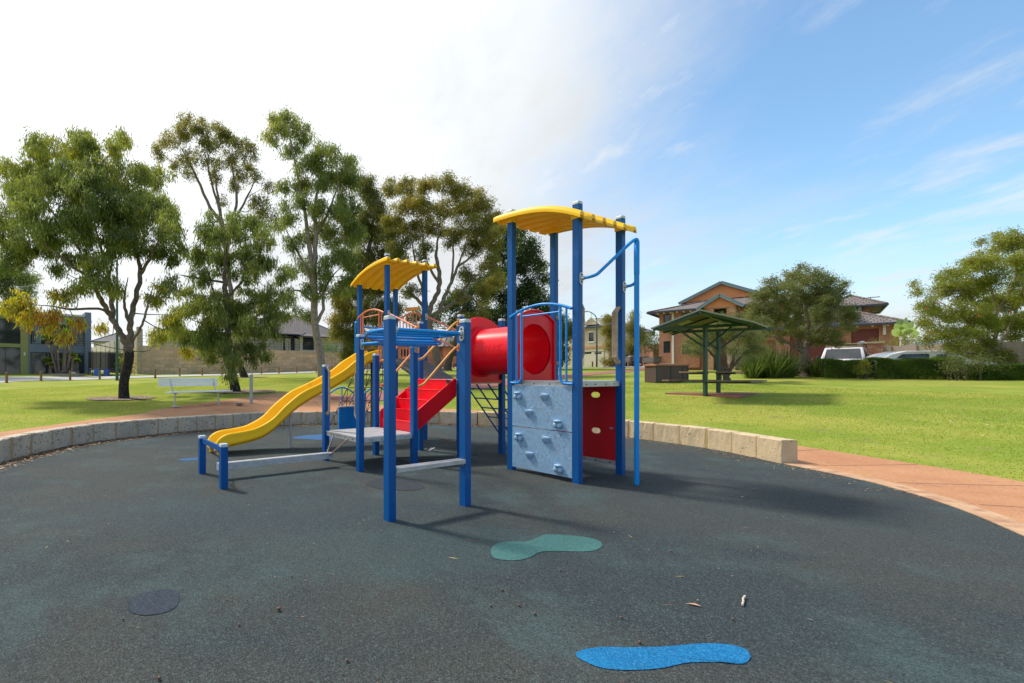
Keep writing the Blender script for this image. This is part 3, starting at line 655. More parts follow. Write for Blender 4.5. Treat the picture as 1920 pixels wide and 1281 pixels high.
# ---- handrails
def rail(pts, m, r=.0195, br=()):
    o = MB().tube(catmull(pts, 5), r, 10).build('handrail', m, play)
    for p, n_, mm in br: bracket(p, n_, m=mm, parent=play, hgt=.075, ball=False)
    return o
for v in (2, 3):
    for zt, zb in ((2.44, 1.76), (1.995, 1.31)):
        v_ = v+(.0)
        rail([gr(-.045, v_, zt), gr(-.10, v_, zt-.005), gr(-.18, v_, zt-.06), gr(-.30, v_, zt-.17), gr(-.74, v_, zb+.09), gr(-.84, v_, zb+.02), gr(-.91, v_, zb), gr(-.955, v_, zb+.005)], ORNG, .0205)
        bracket(gr(0, v, zt)-EU*.049, -EU, m=ORNG, hgt=.07, ball=False); bracket(gr(-1, v, zb)+EU*.049, EU, m=ORNG, hgt=.07, ball=False)
for u in (0, 1):
    for dz in (0, -.385):
        rail([gr(u, 3.955, 2.845+dz), gr(u, 3.9, 2.83+dz), gr(u, 3.1, 2.46+dz), gr(u, 3.045, 2.44+dz)], SALM, .0195)
        bracket(gr(u, 4, 2.845+dz)-EV*.049, -EV, m=BRK, hgt=.075); bracket(gr(u, 3, 2.44+dz)+EV*.049, EV, m=BRK, hgt=.07, ball=False)
# ---- D handles
def handle(u, v, n, z0, z1, d=.085, off=.0, tri=False):
    q = MB(); t = n.cross(UZ); b = gr(u, v)+n*.05+t*off
    for k in ((-.026, .0, .026) if tri else (0,)):
        q.tube(catmull([b+t*k*.25+UZ*z1, b+n*.025+t*k*.6+UZ*(z1+.004), b+n*d+t*k+UZ*(z1-.075), b+n*d+t*k+UZ*(z1-.12), b+n*d+t*k+UZ*(z0+.12), b+n*d+t*k+UZ*(z0+.075), b+n*.025+t*k*.6+UZ*(z0-.004), b+t*k*.25+UZ*z0], 5), .0165 if tri else .018, 10)
    o = q.build('grab_handle', TAN, play)
    MB().tube([b+UZ*z1, b+UZ*z1+n*.008], .032, 12).tube([b+UZ*z0, b+UZ*z0+n*.008], .032, 12).build('flange', TAN, o)
handle(1, 0, -EU, 1.69, 2.50, .10, .0, True); handle(0, 0, EU, 1.72, 2.50, .09); handle(1, 1, -EV, 1.70, 2.47, .075)
handle(-2, 3, -EV, .83, 1.62, .075, -.0); handle(-2, 2, EV, .80, 1.57, .085)
# ---- overhead serpentine ladder
RZ = 1.975
Lr = catmull([gr(-3, .05, RZ), gr(-3, .30, RZ), (.43, 5.35, RZ), (.45, 5.72, RZ), (.62, 6.2, RZ), (.74, 6.6, RZ), (.66, 6.85, RZ), (.55, 7.0, RZ), gr(-2, 1.955, RZ)], 6)
Rr = catmull([gr(-2, .05, RZ), (1.46, 5.45, RZ), (1.36, 5.72, RZ), (1.36, 6.05, RZ), (1.52, 6.5, RZ), (1.66, 6.95, RZ), (1.60, 7.2, RZ), (1.47, 7.45, RZ), gr(-1, 1.955, RZ)], 6)
lad = MB(); lad.tube(Lr, .0215, 10); lad.tube(Rr, .0215, 10); lad = lad.build('overhead_ladder', CYAN, play)
rg = MB(); rg.tube([gr(-3, 0, RZ)+EU*.05, gr(-2, 0, RZ)-EU*.05], .0215, 10); rg.build('rung', CYAN, lad)
for f in (.13, .27, .41, .55, .69, .83, .95):
    a, b = V(*Lr[int(f*(len(Lr)-1))]), V(*Rr[int(f*(len(Rr)-1))]); MB().tube([a, b], .0175, 8).build('rung', CYAN, lad)
bracket(gr(-3, 0, RZ)+EU*.049, EU); bracket(gr(-2, 0, RZ)-EU*.049, -EU); bracket(gr(-2, 2, RZ)-EV*.049, -EV); bracket(gr(-1, 2, RZ-.02)-EV*.049, -EV)
# ---- step plank between the two front posts
sp2 = MB().box(gr(-2.5, 0, .515), (S/2-.049, .055, .022), AX); sp2 = sp2.build('step_plank', ALU, play)
g_ = MB()
for k in (-.03, 0, .03): g_.box(gr(-2.5, 0, .539)+EV*k, (S/2-.05, .006, .0022), AX)
g_.build('tread_ridge', ALU, sp2)
MB().box(gr(-2, 0, .48)-EU*.03, (.02, .03, .015), AX).build('clip', CHAIN, sp2)
# ---- bench posts crossbar and chained balance beam
MB().box(gr(-4, 2.5, .505), (.016, S/2-.049, .035), AX).build('crossbar', BLUE, play)
beam = MB().cbox(gr(-3.03, 2.5, .19), (S*.86, .05, .048), AX, .006).build('balance_beam', ALU, play)
MB().cbox(gr(-3.03, 2.5, .19)-EU*(S*.86+.02), (.022, .052, .05), AX, .008).build('end_cap', CAPM, beam)
def chain(a, b, nm='chain'):
    q = MB(); a, b = Vector(a), Vector(b); n = max(4, int((b-a).length/.030)); t = (b-a).normalized(); x = t.orthogonal().normalized(); y = t.cross(x)
    for i in range(n):
        c = a.lerp(b, (i+.5)/n); w_ = x if i % 2 else y
        q.tube([c+t*(.026*math.cos(k))+w_*(.014*math.sin(k)) for k in np.linspace(0, 2*math.pi, 9)[:-1]], .0062, 5, closed=True)
    return q.build(nm, CHAIN, beam)
bl, br2 = gr(-3.82, 2.5, .20), gr(-2.24, 2.5, .20)
for v in (2.3, 2.72): chain(gr(-3.985, v, .48), bl+EV*(.055 if v > 2.5 else -.055))
for v in (2.3, 2.72): chain(gr(-2.02, v, .46), br2+EV*(.055 if v > 2.5 else -.055))
hk = MB()
for c in (bl, br2):
    for s_ in (-1, 1): hk.tube([c+EV*s_*.048, c+EV*s_*.062], .017, 10)
hk.build('eye_bolt', CHAIN, beam)
# ---- slide
zr = [(-3.46, .17), (-3.43, .27), (-3.33, .36), (-3.2, .405), (-2.97, .43), (-2.7, .483), (-2.4, .64), (-2.14, .89), (-1.8, 1.148), (-1.41, 1.327), (-.92, 1.576), (-.61, 1.803), (-.42, 1.915), (-.27, 2.005), (-.05, 2.06), (.05, 2.065)]
zb = [(-3.46, .10), (-3.2, .15), (-2.74, .232), (-2.47, .344), (-2.16, .596), (-1.9, .82), (-1.46, 1.076), (-1.17, 1.196), (-.67, 1.473), (-.43, 1.62), (-.3, 1.75), (-.1, 1.80), (.05, 1.80)]
sr, sb = catmull(zr, 8), catmull(zb, 8); us = np.linspace(-3.45, .03, 70)
zR = np.interp(us, [a for a, _ in sr], [b for _, b in sr]); zB = np.interp(us, [a for a, _ in sb], [b for _, b in sb])
rows = []; V0, V1 = 4.22, 4.80
for u, r_, b_2 in zip(us, zR, zB):
    bed = b_2+.055; hh = r_-b_2; w_ = .05
    sec = [(V0+.035, b_2+.0), (V0+.004, b_2+.03), (V0-.004, b_2+hh*.40), (V0+.010, b_2+hh*.43), (V0+.008, b_2+hh*.78), (V0+.016, r_-.02), (V0+.03, r_), (V0+.055, r_-.003), (V0+.072, r_-.03), (V0+.10, bed+.03), (V0+.14, bed)]
    full = sec+[(V0+V1-v_, z_) for v_, z_ in sec[::-1]]; full.append((V0+.035, b_2))
    rows.append([gr(u, v_, z_) for v_, z_ in full])
sl = MB().grid(rows, True)
for r_, fl in ((rows[0], True), (rows[-1], False)):
    n = len(r_)-1; c = sum((Vector(p) for p in r_[:n]), V(0, 0, 0))/n; c = (Vector(r_[0])+Vector(r_[n-1]))/2+UZ*.02
    sl.add([c]+r_[:n], [(0, 1+(i+1) % n, 1+i) if not fl else (0, 1+i, 1+(i+1) % n) for i in range(n)])
sl = sl.build('slide', YEL, play)
ft = MB()
for v_ in (4.28, 4.74): ft.box(gr(-3.36, v_, .06), (.05, .03, .062), AX)
ft.build('slide_foot', YEL, sl)
ln = MB()
k0 = 7
l1 = [gr(u, V0-.008, b_2+(r_-b_2)*.20) for u, r_, b_2 in zip(us, zR, zB)][5:]
ln.tube(l1, .006, 5); ln.build('seam', mat('yellow_seam', (.60, .26, .001), .5), sl)
MB().tube([gr(-1.93, 4.5, 0), gr(-1.93, 4.5, .86)], .028, 10).build('support_leg', BRK, sl)
# ---- blue ladder grid on the far side of the middle deck
nb_ = MB()
for v in (2.08, 2.36, 2.64, 2.92): nb_.tube([gr(1.06, v, 1.33), gr(2.22, v, 0)], .0165, 8)
for k in range(6):
    f = (k+.55)/6.4; nb_.tube([gr(1.06+1.16*f, 2.08, 1.33*(1-f)), gr(1.06+1.16*f, 2.92, 1.33*(1-f))], .0145, 8)
nb_.build('climbing_ladder', NETB, play)
# ---- telescope
tq = MB().tube([gr(1.06, 4.26, 3.08), gr(1.06, 4.60, 3.105)], .045, 14); tq.tube([gr(1.06, 4.58, 3.103), gr(1.06, 4.66, 3.109)], .052, 14); tel = tq.build('telescope', ORNG, play)
MB().tube([gr(1.06, 4.66, 3.109), gr(1.06, 4.69, 3.111)], .04, 12).build('eyepiece', DARK, tel)
MB().tube([gr(1.06, 4.45, 2.99), gr(1.06, 4.45, 3.06)], .03, 10).build('mount', ORNG, tel)
# ---- far side of the small tower: blue hoop, rope net, arched base and blue board
hp = MB(); b0 = 5.32
hp.tube(catmull([gr(.12, 5.05, 2.78), gr(.12, b0, 2.80), gr(.12, b0+.03, 2.72), gr(.12, b0+.03, 1.7)], 4), .0205, 10)
hp.tube(catmull([gr(.88, 5.05, 2.78), gr(.88, b0, 2.80), gr(.88, b0+.03, 2.72), gr(.88, b0+.03, 1.7)], 4), .0205, 10)
hp.tube([gr(.12, b0+.03, 2.70), gr(.88, b0+.03, 2.70)], .0205, 10); hp.build('entry_hoop', CYAN, play)
net = MB(); H0, H1 = gr(.1, 5.1, D2), gr(.9, 5.1, D2); B0, B1 = gr(-.15, 6.1, .15), gr(1.15, 6.1, .15)
def npnt(a, b): return (H0.lerp(H1, a)).lerp(B0.lerp(B1, a), b)
for a in (0, .25, .5, .75, 1): net.tube([npnt(a, 0), npnt(a, 1)], .010, 6)
for b in (.2, .4, .6, .8): net.tube([npnt(0, b), npnt(1, b)], .010, 6)
for a in (0, .25, .5, .75):
    for b in (0, .4): net.tube([npnt(a, b), npnt(a+.25, b+.4)], .008, 5); net.tube([npnt(a+.25, b), npnt(a, b+.4)], .008, 5)
net = net.build('rope_net', ROPE, play)
kn = MB()
for a in (0, .25, .5, .75, 1):
    for b in (.2, .4, .6, .8): kn.sphere(npnt(a, b), .022, 8, 6)
kn.build('net_joint', CAPM, net)
for c_ in (.0, 1.0):
    ab = MB(); c0 = gr(c_, 5.0); r_ = []
    for f in np.linspace(0, 1, 11): r_.append(gr(c_-.35+.7*f, 5.75, 1.02+.16*math.sin(math.pi*f)))
    ab.tube(r_, .02, 8); ab.tube([r_[0], r_[0]-UZ*1.0], .02, 8); ab.tube([r_[-1], r_[-1]-UZ*1.0], .02, 8); ab.tube([r_[5], r_[5]-UZ*.5], .014, 8)
    ab.build('arched_rail', CYAN, play)
bd = MB().box(gr(-.18, 5.2, .36), (.26, .02, .36), AX).build('blue_board', CYAN, play)
MB().box(gr(-.18, 5.2, .735), (.27, .05, .014), AX).build('board_top', ALU, bd)
MB().box(gr(.0, 4.5, .95), (.03, .05, .93), AX).build('dark_strut', DARK, play)
# ================================================================ foliage
def numbuild(name, V4, tint, m, parent=None, at_=None, **k):
    """V4: (N,4,3) quads in world space"""
    n = len(V4); me = bpy.data.meshes.new(name); org = np.array(wloc(parent) if parent else (at_ if at_ is not None else (0, 0, 0)), float)
    me.vertices.add(n*4); me.vertices.foreach_set('co', (V4.reshape(-1, 3)-org).astype(np.float32).ravel())
    me.loops.add(n*4); me.loops.foreach_set('vertex_index', np.arange(n*4, dtype=np.int32)); me.polygons.add(n)
    me.polygons.foreach_set('loop_start', np.arange(0, n*4, 4, dtype=np.int32)); me.polygons.foreach_set('loop_total', np.full(n, 4, dtype=np.int32))
    a = me.attributes.new('tint', 'FLOAT', 'FACE'); a.data.foreach_set('value', np.clip(tint, 0, 1).astype(np.float32)); me.materials.append(m); me.update()
    o = bpy.data.objects.new(name, me); sc.collection.objects.link(o)
    if parent: o.parent = parent
    else: o.location = tuple(org)
    for q in ('label', 'category', 'group', 'kind'):
        if q in k: o[q] = k[q]
    return o
def unit(a): return a/np.maximum(np.linalg.norm(a, axis=-1, keepdims=True), 1e-9)
def leafquads(P, D, L_, W_):
    """diamond leaf at P along D, length L_, width W_"""
    n = len(P); rnd = unit(RNG.normal(size=(n, 3))); sd = unit(np.cross(D, rnd)); L_ = L_[:, None]; W_ = W_[:, None]
    bend = unit(np.cross(D, sd)); q = np.empty((n, 4, 3)); q[:, 0] = P; q[:, 1] = P+D*L_*.45+sd*W_*.5+bend*L_*.05; q[:, 2] = P+D*L_; q[:, 3] = P+D*L_*.45-sd*W_*.5+bend*L_*.05
    return q
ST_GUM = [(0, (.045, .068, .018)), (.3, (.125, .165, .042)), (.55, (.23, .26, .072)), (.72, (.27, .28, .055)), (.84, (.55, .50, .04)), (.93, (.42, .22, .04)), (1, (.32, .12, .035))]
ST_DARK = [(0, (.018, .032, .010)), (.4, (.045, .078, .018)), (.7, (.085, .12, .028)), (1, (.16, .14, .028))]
ST_OLIVE = [(0, (.055, .06, .016)), (.4, (.125, .135, .032)), (.65, (.23, .21, .045)), (.85, (.30, .24, .05)), (1, (.26, .15, .05))]
ST_R = [(0, (.06, .075, .026)), (.5, (.16, .18, .062)), (.85, (.21, .22, .07)), (1, (.27, .24, .09))]
ST_BRUSH = [(0, (.07, .09, .018)), (.5, (.20, .225, .035)), (.85, (.30, .30, .05)), (1, (.36, .28, .07))]
ST_HEDGE = [(0, (.03, .06, .011)), (.5, (.095, .165, .022)), (.85, (.14, .20, .03)), (1, (.18, .17, .04))]
ST_GREY = [(0, (.08, .09, .07)), (.5, (.16, .18, .15)), (1, (.28, .30, .26))]
BARKG = mat('bark_grey', (.22, .165, .135), .85, (.12, .085, .065), 6, bump=.012, bs=22, col3=(.30, .24, .20), n3=(.56, 4))
BARKB = mat('bark_burnt', (.014, .012, .011), .9, (.055, .035, .025), 9, mixr=(.5, .75), bump=.02, bs=18, speck=(30, .93, (.12, .07, .045), .98, (.2, .14, .1)))
BARKD = mat('bark_dark', (.07, .052, .042), .9, (.11, .085, .07), 8, bump=.015, bs=20)
BARKP = mat('bark_pale', (.34, .27, .235), .85, (.22, .17, .14), 5, bump=.008, bs=24, col3=(.16, .11, .085), n3=(.55, 6))
def tree(name, label, cat, d, limbs, blobs, stops, key, leaf=(.14, .03), dens=30, per=42, droop=.75, bark=BARKG, low=None, spread=.6, base=None, twigr=.010, sig=.17, trans=.42, od=2.0, group=None, seed=0, stretch=1.0):
    global RNG
    RNG = np.random.default_rng(seed+100)
    bx, by = base or limbs[0][0][:2]; b = at(bx, by, d); gz = g(b.x, b.y); root = empty(name, (b.x, b.y, min(b.z, gz) if abs(b.z-gz) < 1.2 else b.z), label, cat, group)
    k = d/F; tr = MB(); tb = MB(); nodes = []
    for i, lm in enumerate(limbs):
        pts = []
        for j, p in enumerate(lm):
            dz = p[3] if len(p) > 3 else 0; q = at(p[0], p[1], d+dz)
            if i == 0 and j == 0: q.z = root.location.z-.15
            pts.append((*q, p[2]*k))
        sm = catmull(pts, 6); ns_ = len(sm); sm = [(a[0], a[1], a[2], a[3]*(1 if (i == 0 or j_ < ns_*.6) else 1-.75*(j_/ns_-.6)/.4)) for j_, a in enumerate(sm)]; tgt = tb if (low and i < low) else tr
        jit = [(a[0]+math.sin(n_*1.7+i)*a[3]*.25, a[1]+math.cos(n_*1.3+i)*a[3]*.25, a[2]) for n_, a in enumerate(sm)] if i else [a[:3] for a in sm]
        tgt.tube(jit, [max(a[3], .006) for a in sm], 10 if sm[0][3] > .05 else 6)
        nodes += [(a[0], a[1], a[2], a[3]) for a in sm[len(sm)//3:]]
        if i == 0 and not low:
            a = sm[0]; tr.tube([(a[0], a[1], a[2]-.1), (a[0], a[1], a[2]+.12), (a[0], a[1], a[2]+.35)], [a[3]*1.5, a[3]*1.25, a[3]*.9], 12)
    ND = np.array(nodes)
    xs = [q[0] for q in blobs]; ys = [q[1] for q in blobs]; half = max(.8, (max(xs)-min(xs))/2*k)
    A, T = [], []; tw = MB()
    ex = []
    for q in blobs:
        q = list(q)+[.45]*(4-len(q)); dz_ = q[4] if len(q) > 4 else RNG.uniform(-1, 1)*half*spread; dn_ = q[5] if len(q) > 5 else 1.0
        pc_ = np.array(at(q[0], q[1], d+dz_)); ex.append((q[0], q[1], q[2]*.80, q[3]-.03, dz_, dn_, None))
        for j_ in range(5):
            a_ = RNG.uniform(0, 2*math.pi); e_ = RNG.uniform(.40, .80); ex.append((q[0]+q[2]*e_*math.cos(a_), q[1]+q[2]*e_*math.sin(a_)*.9, q[2]*RNG.uniform(.34, .56), q[3]+RNG.normal()*.05+.01, dz_-RNG.uniform(-.6, .9)*q[2]*k, dn_, pc_))
    for q in ex:
        px, py, pr = q[:3]; tn = q[3] if len(q) > 3 else .45; dz = q[4] if len(q) > 4 else RNG.uniform(-1, 1)*half*spread; dn = q[5] if len(q) > 5 else 1.0
        dd = d+dz; c = np.array(at(px, py, dd)); r = pr*dd/F
        # limb to the blob
        D_ = np.linalg.norm(ND[:, :3]-c, axis=1)+np.maximum(0, ND[:, 2]-c[2])*1.5; nb = ND[int(np.argmin(D_))]
        if q[6] is not None: nb = (*q[6], .012+r*.03)
        p0 = np.array(nb[:3]); mid = (p0+c)/2+np.array([0, 0, -.12])*np.linalg.norm(c-p0)+RNG.normal(size=3)*.08*np.linalg.norm(c-p0)
        pts = catmull([p0, mid, c], 5); r0 = min(nb[3]*.5, .012+r*.035); tr.tube(pts, list(np.linspace(r0, max(.010, r0*.35), len(pts))), 6)
        nc = max(4, int(dens*r*r*dn)); u = unit(RNG.normal(size=(nc, 3))); rr = RNG.uniform(.25, 1, nc)**.45
        C = c+u*rr[:, None]*r*np.array([1, 1, .85*stretch])*.9; C[:, 2] -= r*.06
        for cc_ in C:
            m_ = (c+cc_)/2+RNG.normal(size=3)*r*.10; m_[2] += r*.06; tw.tube([c+(cc_-c)*.08, m_, cc_, cc_-np.array([0, 0, .1])], [twigr*1.2, twigr, twigr*.6, twigr*.3], 4, cap=False)
        ct = tn+RNG.normal(size=nc)*.07
        npn = max(8, int(od*dn**.3*math.pi*r*r/(leaf[0]*leaf[1]*.42)/nc)); idx = np.repeat(np.arange(nc), npn); P = C[idx]+RNG.normal(size=(nc*npn, 3))*np.array([sig, sig, sig*.9])*min(1.1, .7+r*.5); A.append(P); T.append(ct[idx]+RNG.normal(size=nc*npn)*.065)
    A = np.concatenate(A); T = np.concatenate(T); n = len(A)
    D = unit(RNG.normal(size=(n, 3))*(1-droop)+np.array([0, 0, -droop])+RNG.normal(size=(n, 3))*.22)
    Q = leafquads(A, D, leaf[0]*RNG.uniform(.6, 1.35, n), leaf[1]*RNG.uniform(.7, 1.3, n))
    if tb.v:
        t_ = tb.build('burnt_trunk', BARKB, root)
    tr.add(tw.v, tw.f, True); tr.build('trunk', bark, root)
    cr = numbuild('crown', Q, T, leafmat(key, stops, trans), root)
    return root
Y_, B_, K_ = .86, .95, .12
tree('gum_tree', 'spreading gum tree with blackened forked trunk on the lawn left of the metal bench', 'tree', 17.3,
 [[(233, 749, 11), (232, 730, 9.5), (233, 712, 9), (238, 690, 9.2), (242, 672, 9), (242, 658, 8.5)],
  [(242, 662, 7.5), (233, 638, 6), (222, 618, 5.6), (208, 594, 5.2), (194, 570, 4.8, -.3), (182, 548, 4.2, -.4), (168, 515, 3.4, -.8), (150, 470, 2.8, -1), (135, 425, 2, -1.2)],
  [(243, 662, 7), (244, 632, 6), (245, 600, 5.6), (254, 560, 5, .3), (263, 515, 4.4, .4), (256, 470, 3.6, .5), (248, 430, 3, .6), (240, 390, 2, .7)],
  [(212, 600, 5), (209, 560, 4.4, .5), (204, 520, 3.8, .6), (194, 480, 3, .8), (180, 430, 2.4, 1), (170, 380, 2, 1)],
  [(244, 610, 3.8), (236, 585, 3), (233, 560, 2.4), (240, 520, 2)], [(263, 515, 3.4, .4), (284, 480, 2.8, .2), (298, 450, 2)],
  [(247, 642, 2.6), (262, 618, 2.3, -.5), (271, 596, 2.2, -.6), (280, 560, 1.8, -.8), (290, 530, 1.4)],
  [(205, 590, 2.8), (190, 580, 2.3, -.6), (165, 579, 2.1, -1), (130, 580, 1.8, -1.6), (95, 574, 1.5, -2), (62, 572, 1.2, -2.2)],
  [(170, 520, 3, -.5), (135, 500, 2.4, -1), (100, 470, 2, -1.2), (70, 455, 1.6, -1.4)], [(150, 470, 2.4, -1), (115, 420, 2, -.6), (85, 380, 1.6, -.4)], [(204, 520, 2.6, .6), (215, 470, 2.2, 1), (225, 420, 1.8, 1.2)]],
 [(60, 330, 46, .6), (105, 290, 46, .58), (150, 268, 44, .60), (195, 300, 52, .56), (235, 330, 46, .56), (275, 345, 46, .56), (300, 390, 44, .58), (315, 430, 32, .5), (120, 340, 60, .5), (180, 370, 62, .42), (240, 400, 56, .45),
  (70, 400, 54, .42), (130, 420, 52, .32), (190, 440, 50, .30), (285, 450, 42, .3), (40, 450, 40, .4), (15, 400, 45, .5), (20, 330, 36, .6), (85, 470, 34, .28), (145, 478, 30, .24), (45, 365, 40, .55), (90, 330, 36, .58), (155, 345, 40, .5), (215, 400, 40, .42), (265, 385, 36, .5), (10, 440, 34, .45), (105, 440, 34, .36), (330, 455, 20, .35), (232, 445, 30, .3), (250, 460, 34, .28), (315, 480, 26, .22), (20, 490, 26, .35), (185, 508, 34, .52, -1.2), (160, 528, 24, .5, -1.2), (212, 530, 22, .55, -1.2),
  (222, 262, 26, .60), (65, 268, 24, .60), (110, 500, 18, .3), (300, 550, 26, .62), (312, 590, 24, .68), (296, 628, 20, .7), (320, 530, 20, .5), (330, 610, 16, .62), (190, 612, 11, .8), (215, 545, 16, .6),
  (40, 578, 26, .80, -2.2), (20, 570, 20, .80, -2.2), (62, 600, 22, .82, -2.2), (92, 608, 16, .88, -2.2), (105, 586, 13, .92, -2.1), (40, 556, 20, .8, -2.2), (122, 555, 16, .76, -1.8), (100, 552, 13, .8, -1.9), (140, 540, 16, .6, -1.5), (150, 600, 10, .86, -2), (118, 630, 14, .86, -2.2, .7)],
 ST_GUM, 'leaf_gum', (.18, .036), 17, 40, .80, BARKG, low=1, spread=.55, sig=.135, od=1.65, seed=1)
tree('gum_tree', 'bushy green gum tree hanging low over the lawn behind the metal bench', 'tree', 20.2,
 [[(443, 735, 10.5), (438, 712, 8.5), (434, 690, 7.5), (430, 665, 6.8)],
  [(431, 670, 7), (427, 630, 6.2), (426, 600, 5.8), (424, 560, 5.2), (421, 520, 4.6), (424, 480, 3.6), (428, 430, 2.4)],
  [(426, 600, 3), (410, 570, 2.4), (398, 540, 2), (392, 510, 1.6)], [(424, 530, 2.6), (390, 525, 2), (350, 518, 1.6), (335, 515, 1.2)], [(424, 560, 2.6), (452, 530, 2.2), (460, 505, 1.8), (470, 480, 1.4)], [(428, 620, 2.6), (470, 600, 2.2), (515, 570, 1.8), (545, 550, 1.2)]],
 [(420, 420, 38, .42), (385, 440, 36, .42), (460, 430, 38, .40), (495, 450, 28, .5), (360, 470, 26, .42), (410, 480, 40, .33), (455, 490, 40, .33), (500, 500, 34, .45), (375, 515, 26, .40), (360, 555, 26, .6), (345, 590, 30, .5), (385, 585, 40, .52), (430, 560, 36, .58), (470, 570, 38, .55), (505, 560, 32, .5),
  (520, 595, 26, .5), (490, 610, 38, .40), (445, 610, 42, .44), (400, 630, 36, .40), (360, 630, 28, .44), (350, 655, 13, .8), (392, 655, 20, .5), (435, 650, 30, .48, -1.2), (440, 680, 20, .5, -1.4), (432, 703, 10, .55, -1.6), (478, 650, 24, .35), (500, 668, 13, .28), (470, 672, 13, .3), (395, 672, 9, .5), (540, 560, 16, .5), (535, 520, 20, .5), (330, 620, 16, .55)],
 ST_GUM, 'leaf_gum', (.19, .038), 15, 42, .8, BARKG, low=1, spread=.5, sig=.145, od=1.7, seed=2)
tree('gum_tree', 'tall thin gum with bare upper limbs and a burnt leaning base, furthest behind the bench', 'tree', 36.5,
 [[(460, 708, 8), (452, 690, 6), (446, 672, 5.4), (444, 650, 5)], [(444, 655, 5), (438, 600, 4.8), (432, 540, 4.6), (424, 480, 4.4), (418, 430, 4), (412, 395, 3.6), (406, 350, 3), (400, 300, 2.2)],
  [(416, 420, 3), (392, 385, 2.8), (372, 340, 2.4), (352, 300, 1.8), (335, 270, 1.2)], [(424, 480, 3), (436, 420, 2.8), (444, 370, 2.4), (436, 320, 1.8), (430, 280, 1.2)], [(412, 395, 2.4), (396, 340, 2), (385, 290, 1.4)], [(436, 420, 2.4), (458, 380, 2), (478, 340, 1.4)]],
 [(345, 240, 26, .60), (380, 248, 26, .52), (315, 262, 22, .65), (300, 285, 18, .62), (410, 255, 28, .5), (445, 262, 24, .55), (465, 285, 22, .50), (385, 285, 28, .5), (350, 290, 22, .60), (425, 300, 28, .42), (455, 320, 24, .55), (325, 305, 14, .62), (355, 325, 14, .50), (400, 330, 16, .5), (440, 345, 16, .5), (480, 330, 14, .55), (490, 380, 26, .5), (505, 350, 14, .6), (500, 415, 24, .5), (420, 375, 12, .5), (350, 222, 12, .72), (405, 238, 12, .60), (375, 228, 10, .70)],
 ST_OLIVE, 'leaf_olive', (.22, .055), 6.5, 34, .6, BARKG, low=1, spread=.5, sig=.20, od=1.3, seed=3)
tree('gum_tree', 'tall smooth barked gum whose pale trunk rises behind the yellow slide', 'tree', 29,
 [[(606, 716, 10), (603, 690, 8.4), (599, 660, 7.6), (592, 620, 7), (589, 580, 6.6), (590, 545, 6), (586, 500, 5), (578, 450, 4), (572, 400, 3.2), (560, 340, 2.4), (548, 280, 1.6), (540, 240, 1)],
  [(589, 560, 5), (590, 500, 4.6), (592, 440, 4), (590, 390, 3.2), (600, 340, 2.4), (608, 300, 1.6)], [(590, 545, 3), (572, 500, 2.6), (552, 460, 2), (535, 430, 1.4)], [(592, 440, 2.8), (610, 410, 2.4), (626, 370, 1.8), (640, 330, 1.2)], [(591, 610, 3.4), (606, 580, 3), (606, 550, 2.6), (622, 520, 2), (640, 500, 1.4)], [(589, 570, 2.4), (560, 545, 1.8), (535, 552, 1.2)]],
 [(540, 232, 32, .55), (520, 250, 26, .6), (560, 255, 28, .55), (515, 222, 12, .7), (545, 285, 20, .5), (580, 300, 28, .50), (615, 290, 32, .48), (645, 310, 30, .5), (600, 330, 36, .42), (640, 345, 34, .42), (560, 350, 28, .45), (530, 345, 14, .6), (575, 380, 30, .42), (620, 390, 36, .40), (655, 385, 30, .42), (545, 400, 26, .42), (520, 420, 14, .5), (600, 435, 36, .42), (560, 455, 26, .4), (640, 440, 34, .4), (665, 430, 24, .4), (575, 495, 26, .40), (545, 505, 16, .45), (610, 500, 30, .38), (645, 490, 30, .35), (600, 545, 20, .40), (575, 540, 16, .38), (580, 590, 14, .36), (560, 580, 12, .4), (665, 520, 24, .38), (635, 540, 18, .42), (540, 545, 9, .45)],
 ST_GUM, 'leaf_gum', (.23, .05), 9, 40, .75, BARKP, spread=.5, sig=.18, od=1.65, seed=4)
tree('gum_tree', 'dense dark gum tree between the pale trunked gum and the small yellow roof', 'tree', 41,
 [[(668, 694, 7), (664, 660, 6), (668, 610, 5.5), (676, 560, 5), (686, 500, 4), (696, 440, 3), (702, 400, 2)], [(672, 590, 3), (650, 560, 2), (640, 530, 1.2)], [(680, 530, 3), (710, 490, 2), (724, 450, 1.4)]],
 [(680, 345, 24, .42), (700, 370, 28, .4), (690, 400, 34, .4), (725, 420, 30, .42), (680, 440, 34, .4), (715, 470, 34, .38), (675, 490, 34, .4), (690, 530, 36, .42), (655, 545, 30, .5), (720, 530, 30, .4), (640, 580, 26, .62), (665, 590, 32, .5), (700, 580, 32, .42), (640, 620, 24, .55), (665, 640, 26, .45), (650, 660, 16, .4), (630, 600, 16, .8), (735, 570, 26, .45), (735, 480, 26, .45), (705, 625, 26, .55), (630, 560, 14, .7)],
 ST_OLIVE, 'leaf_dark_olive', (.22, .06), 9, 38, .7, BARKD, spread=.4, sig=.26, od=2.2, seed=5)
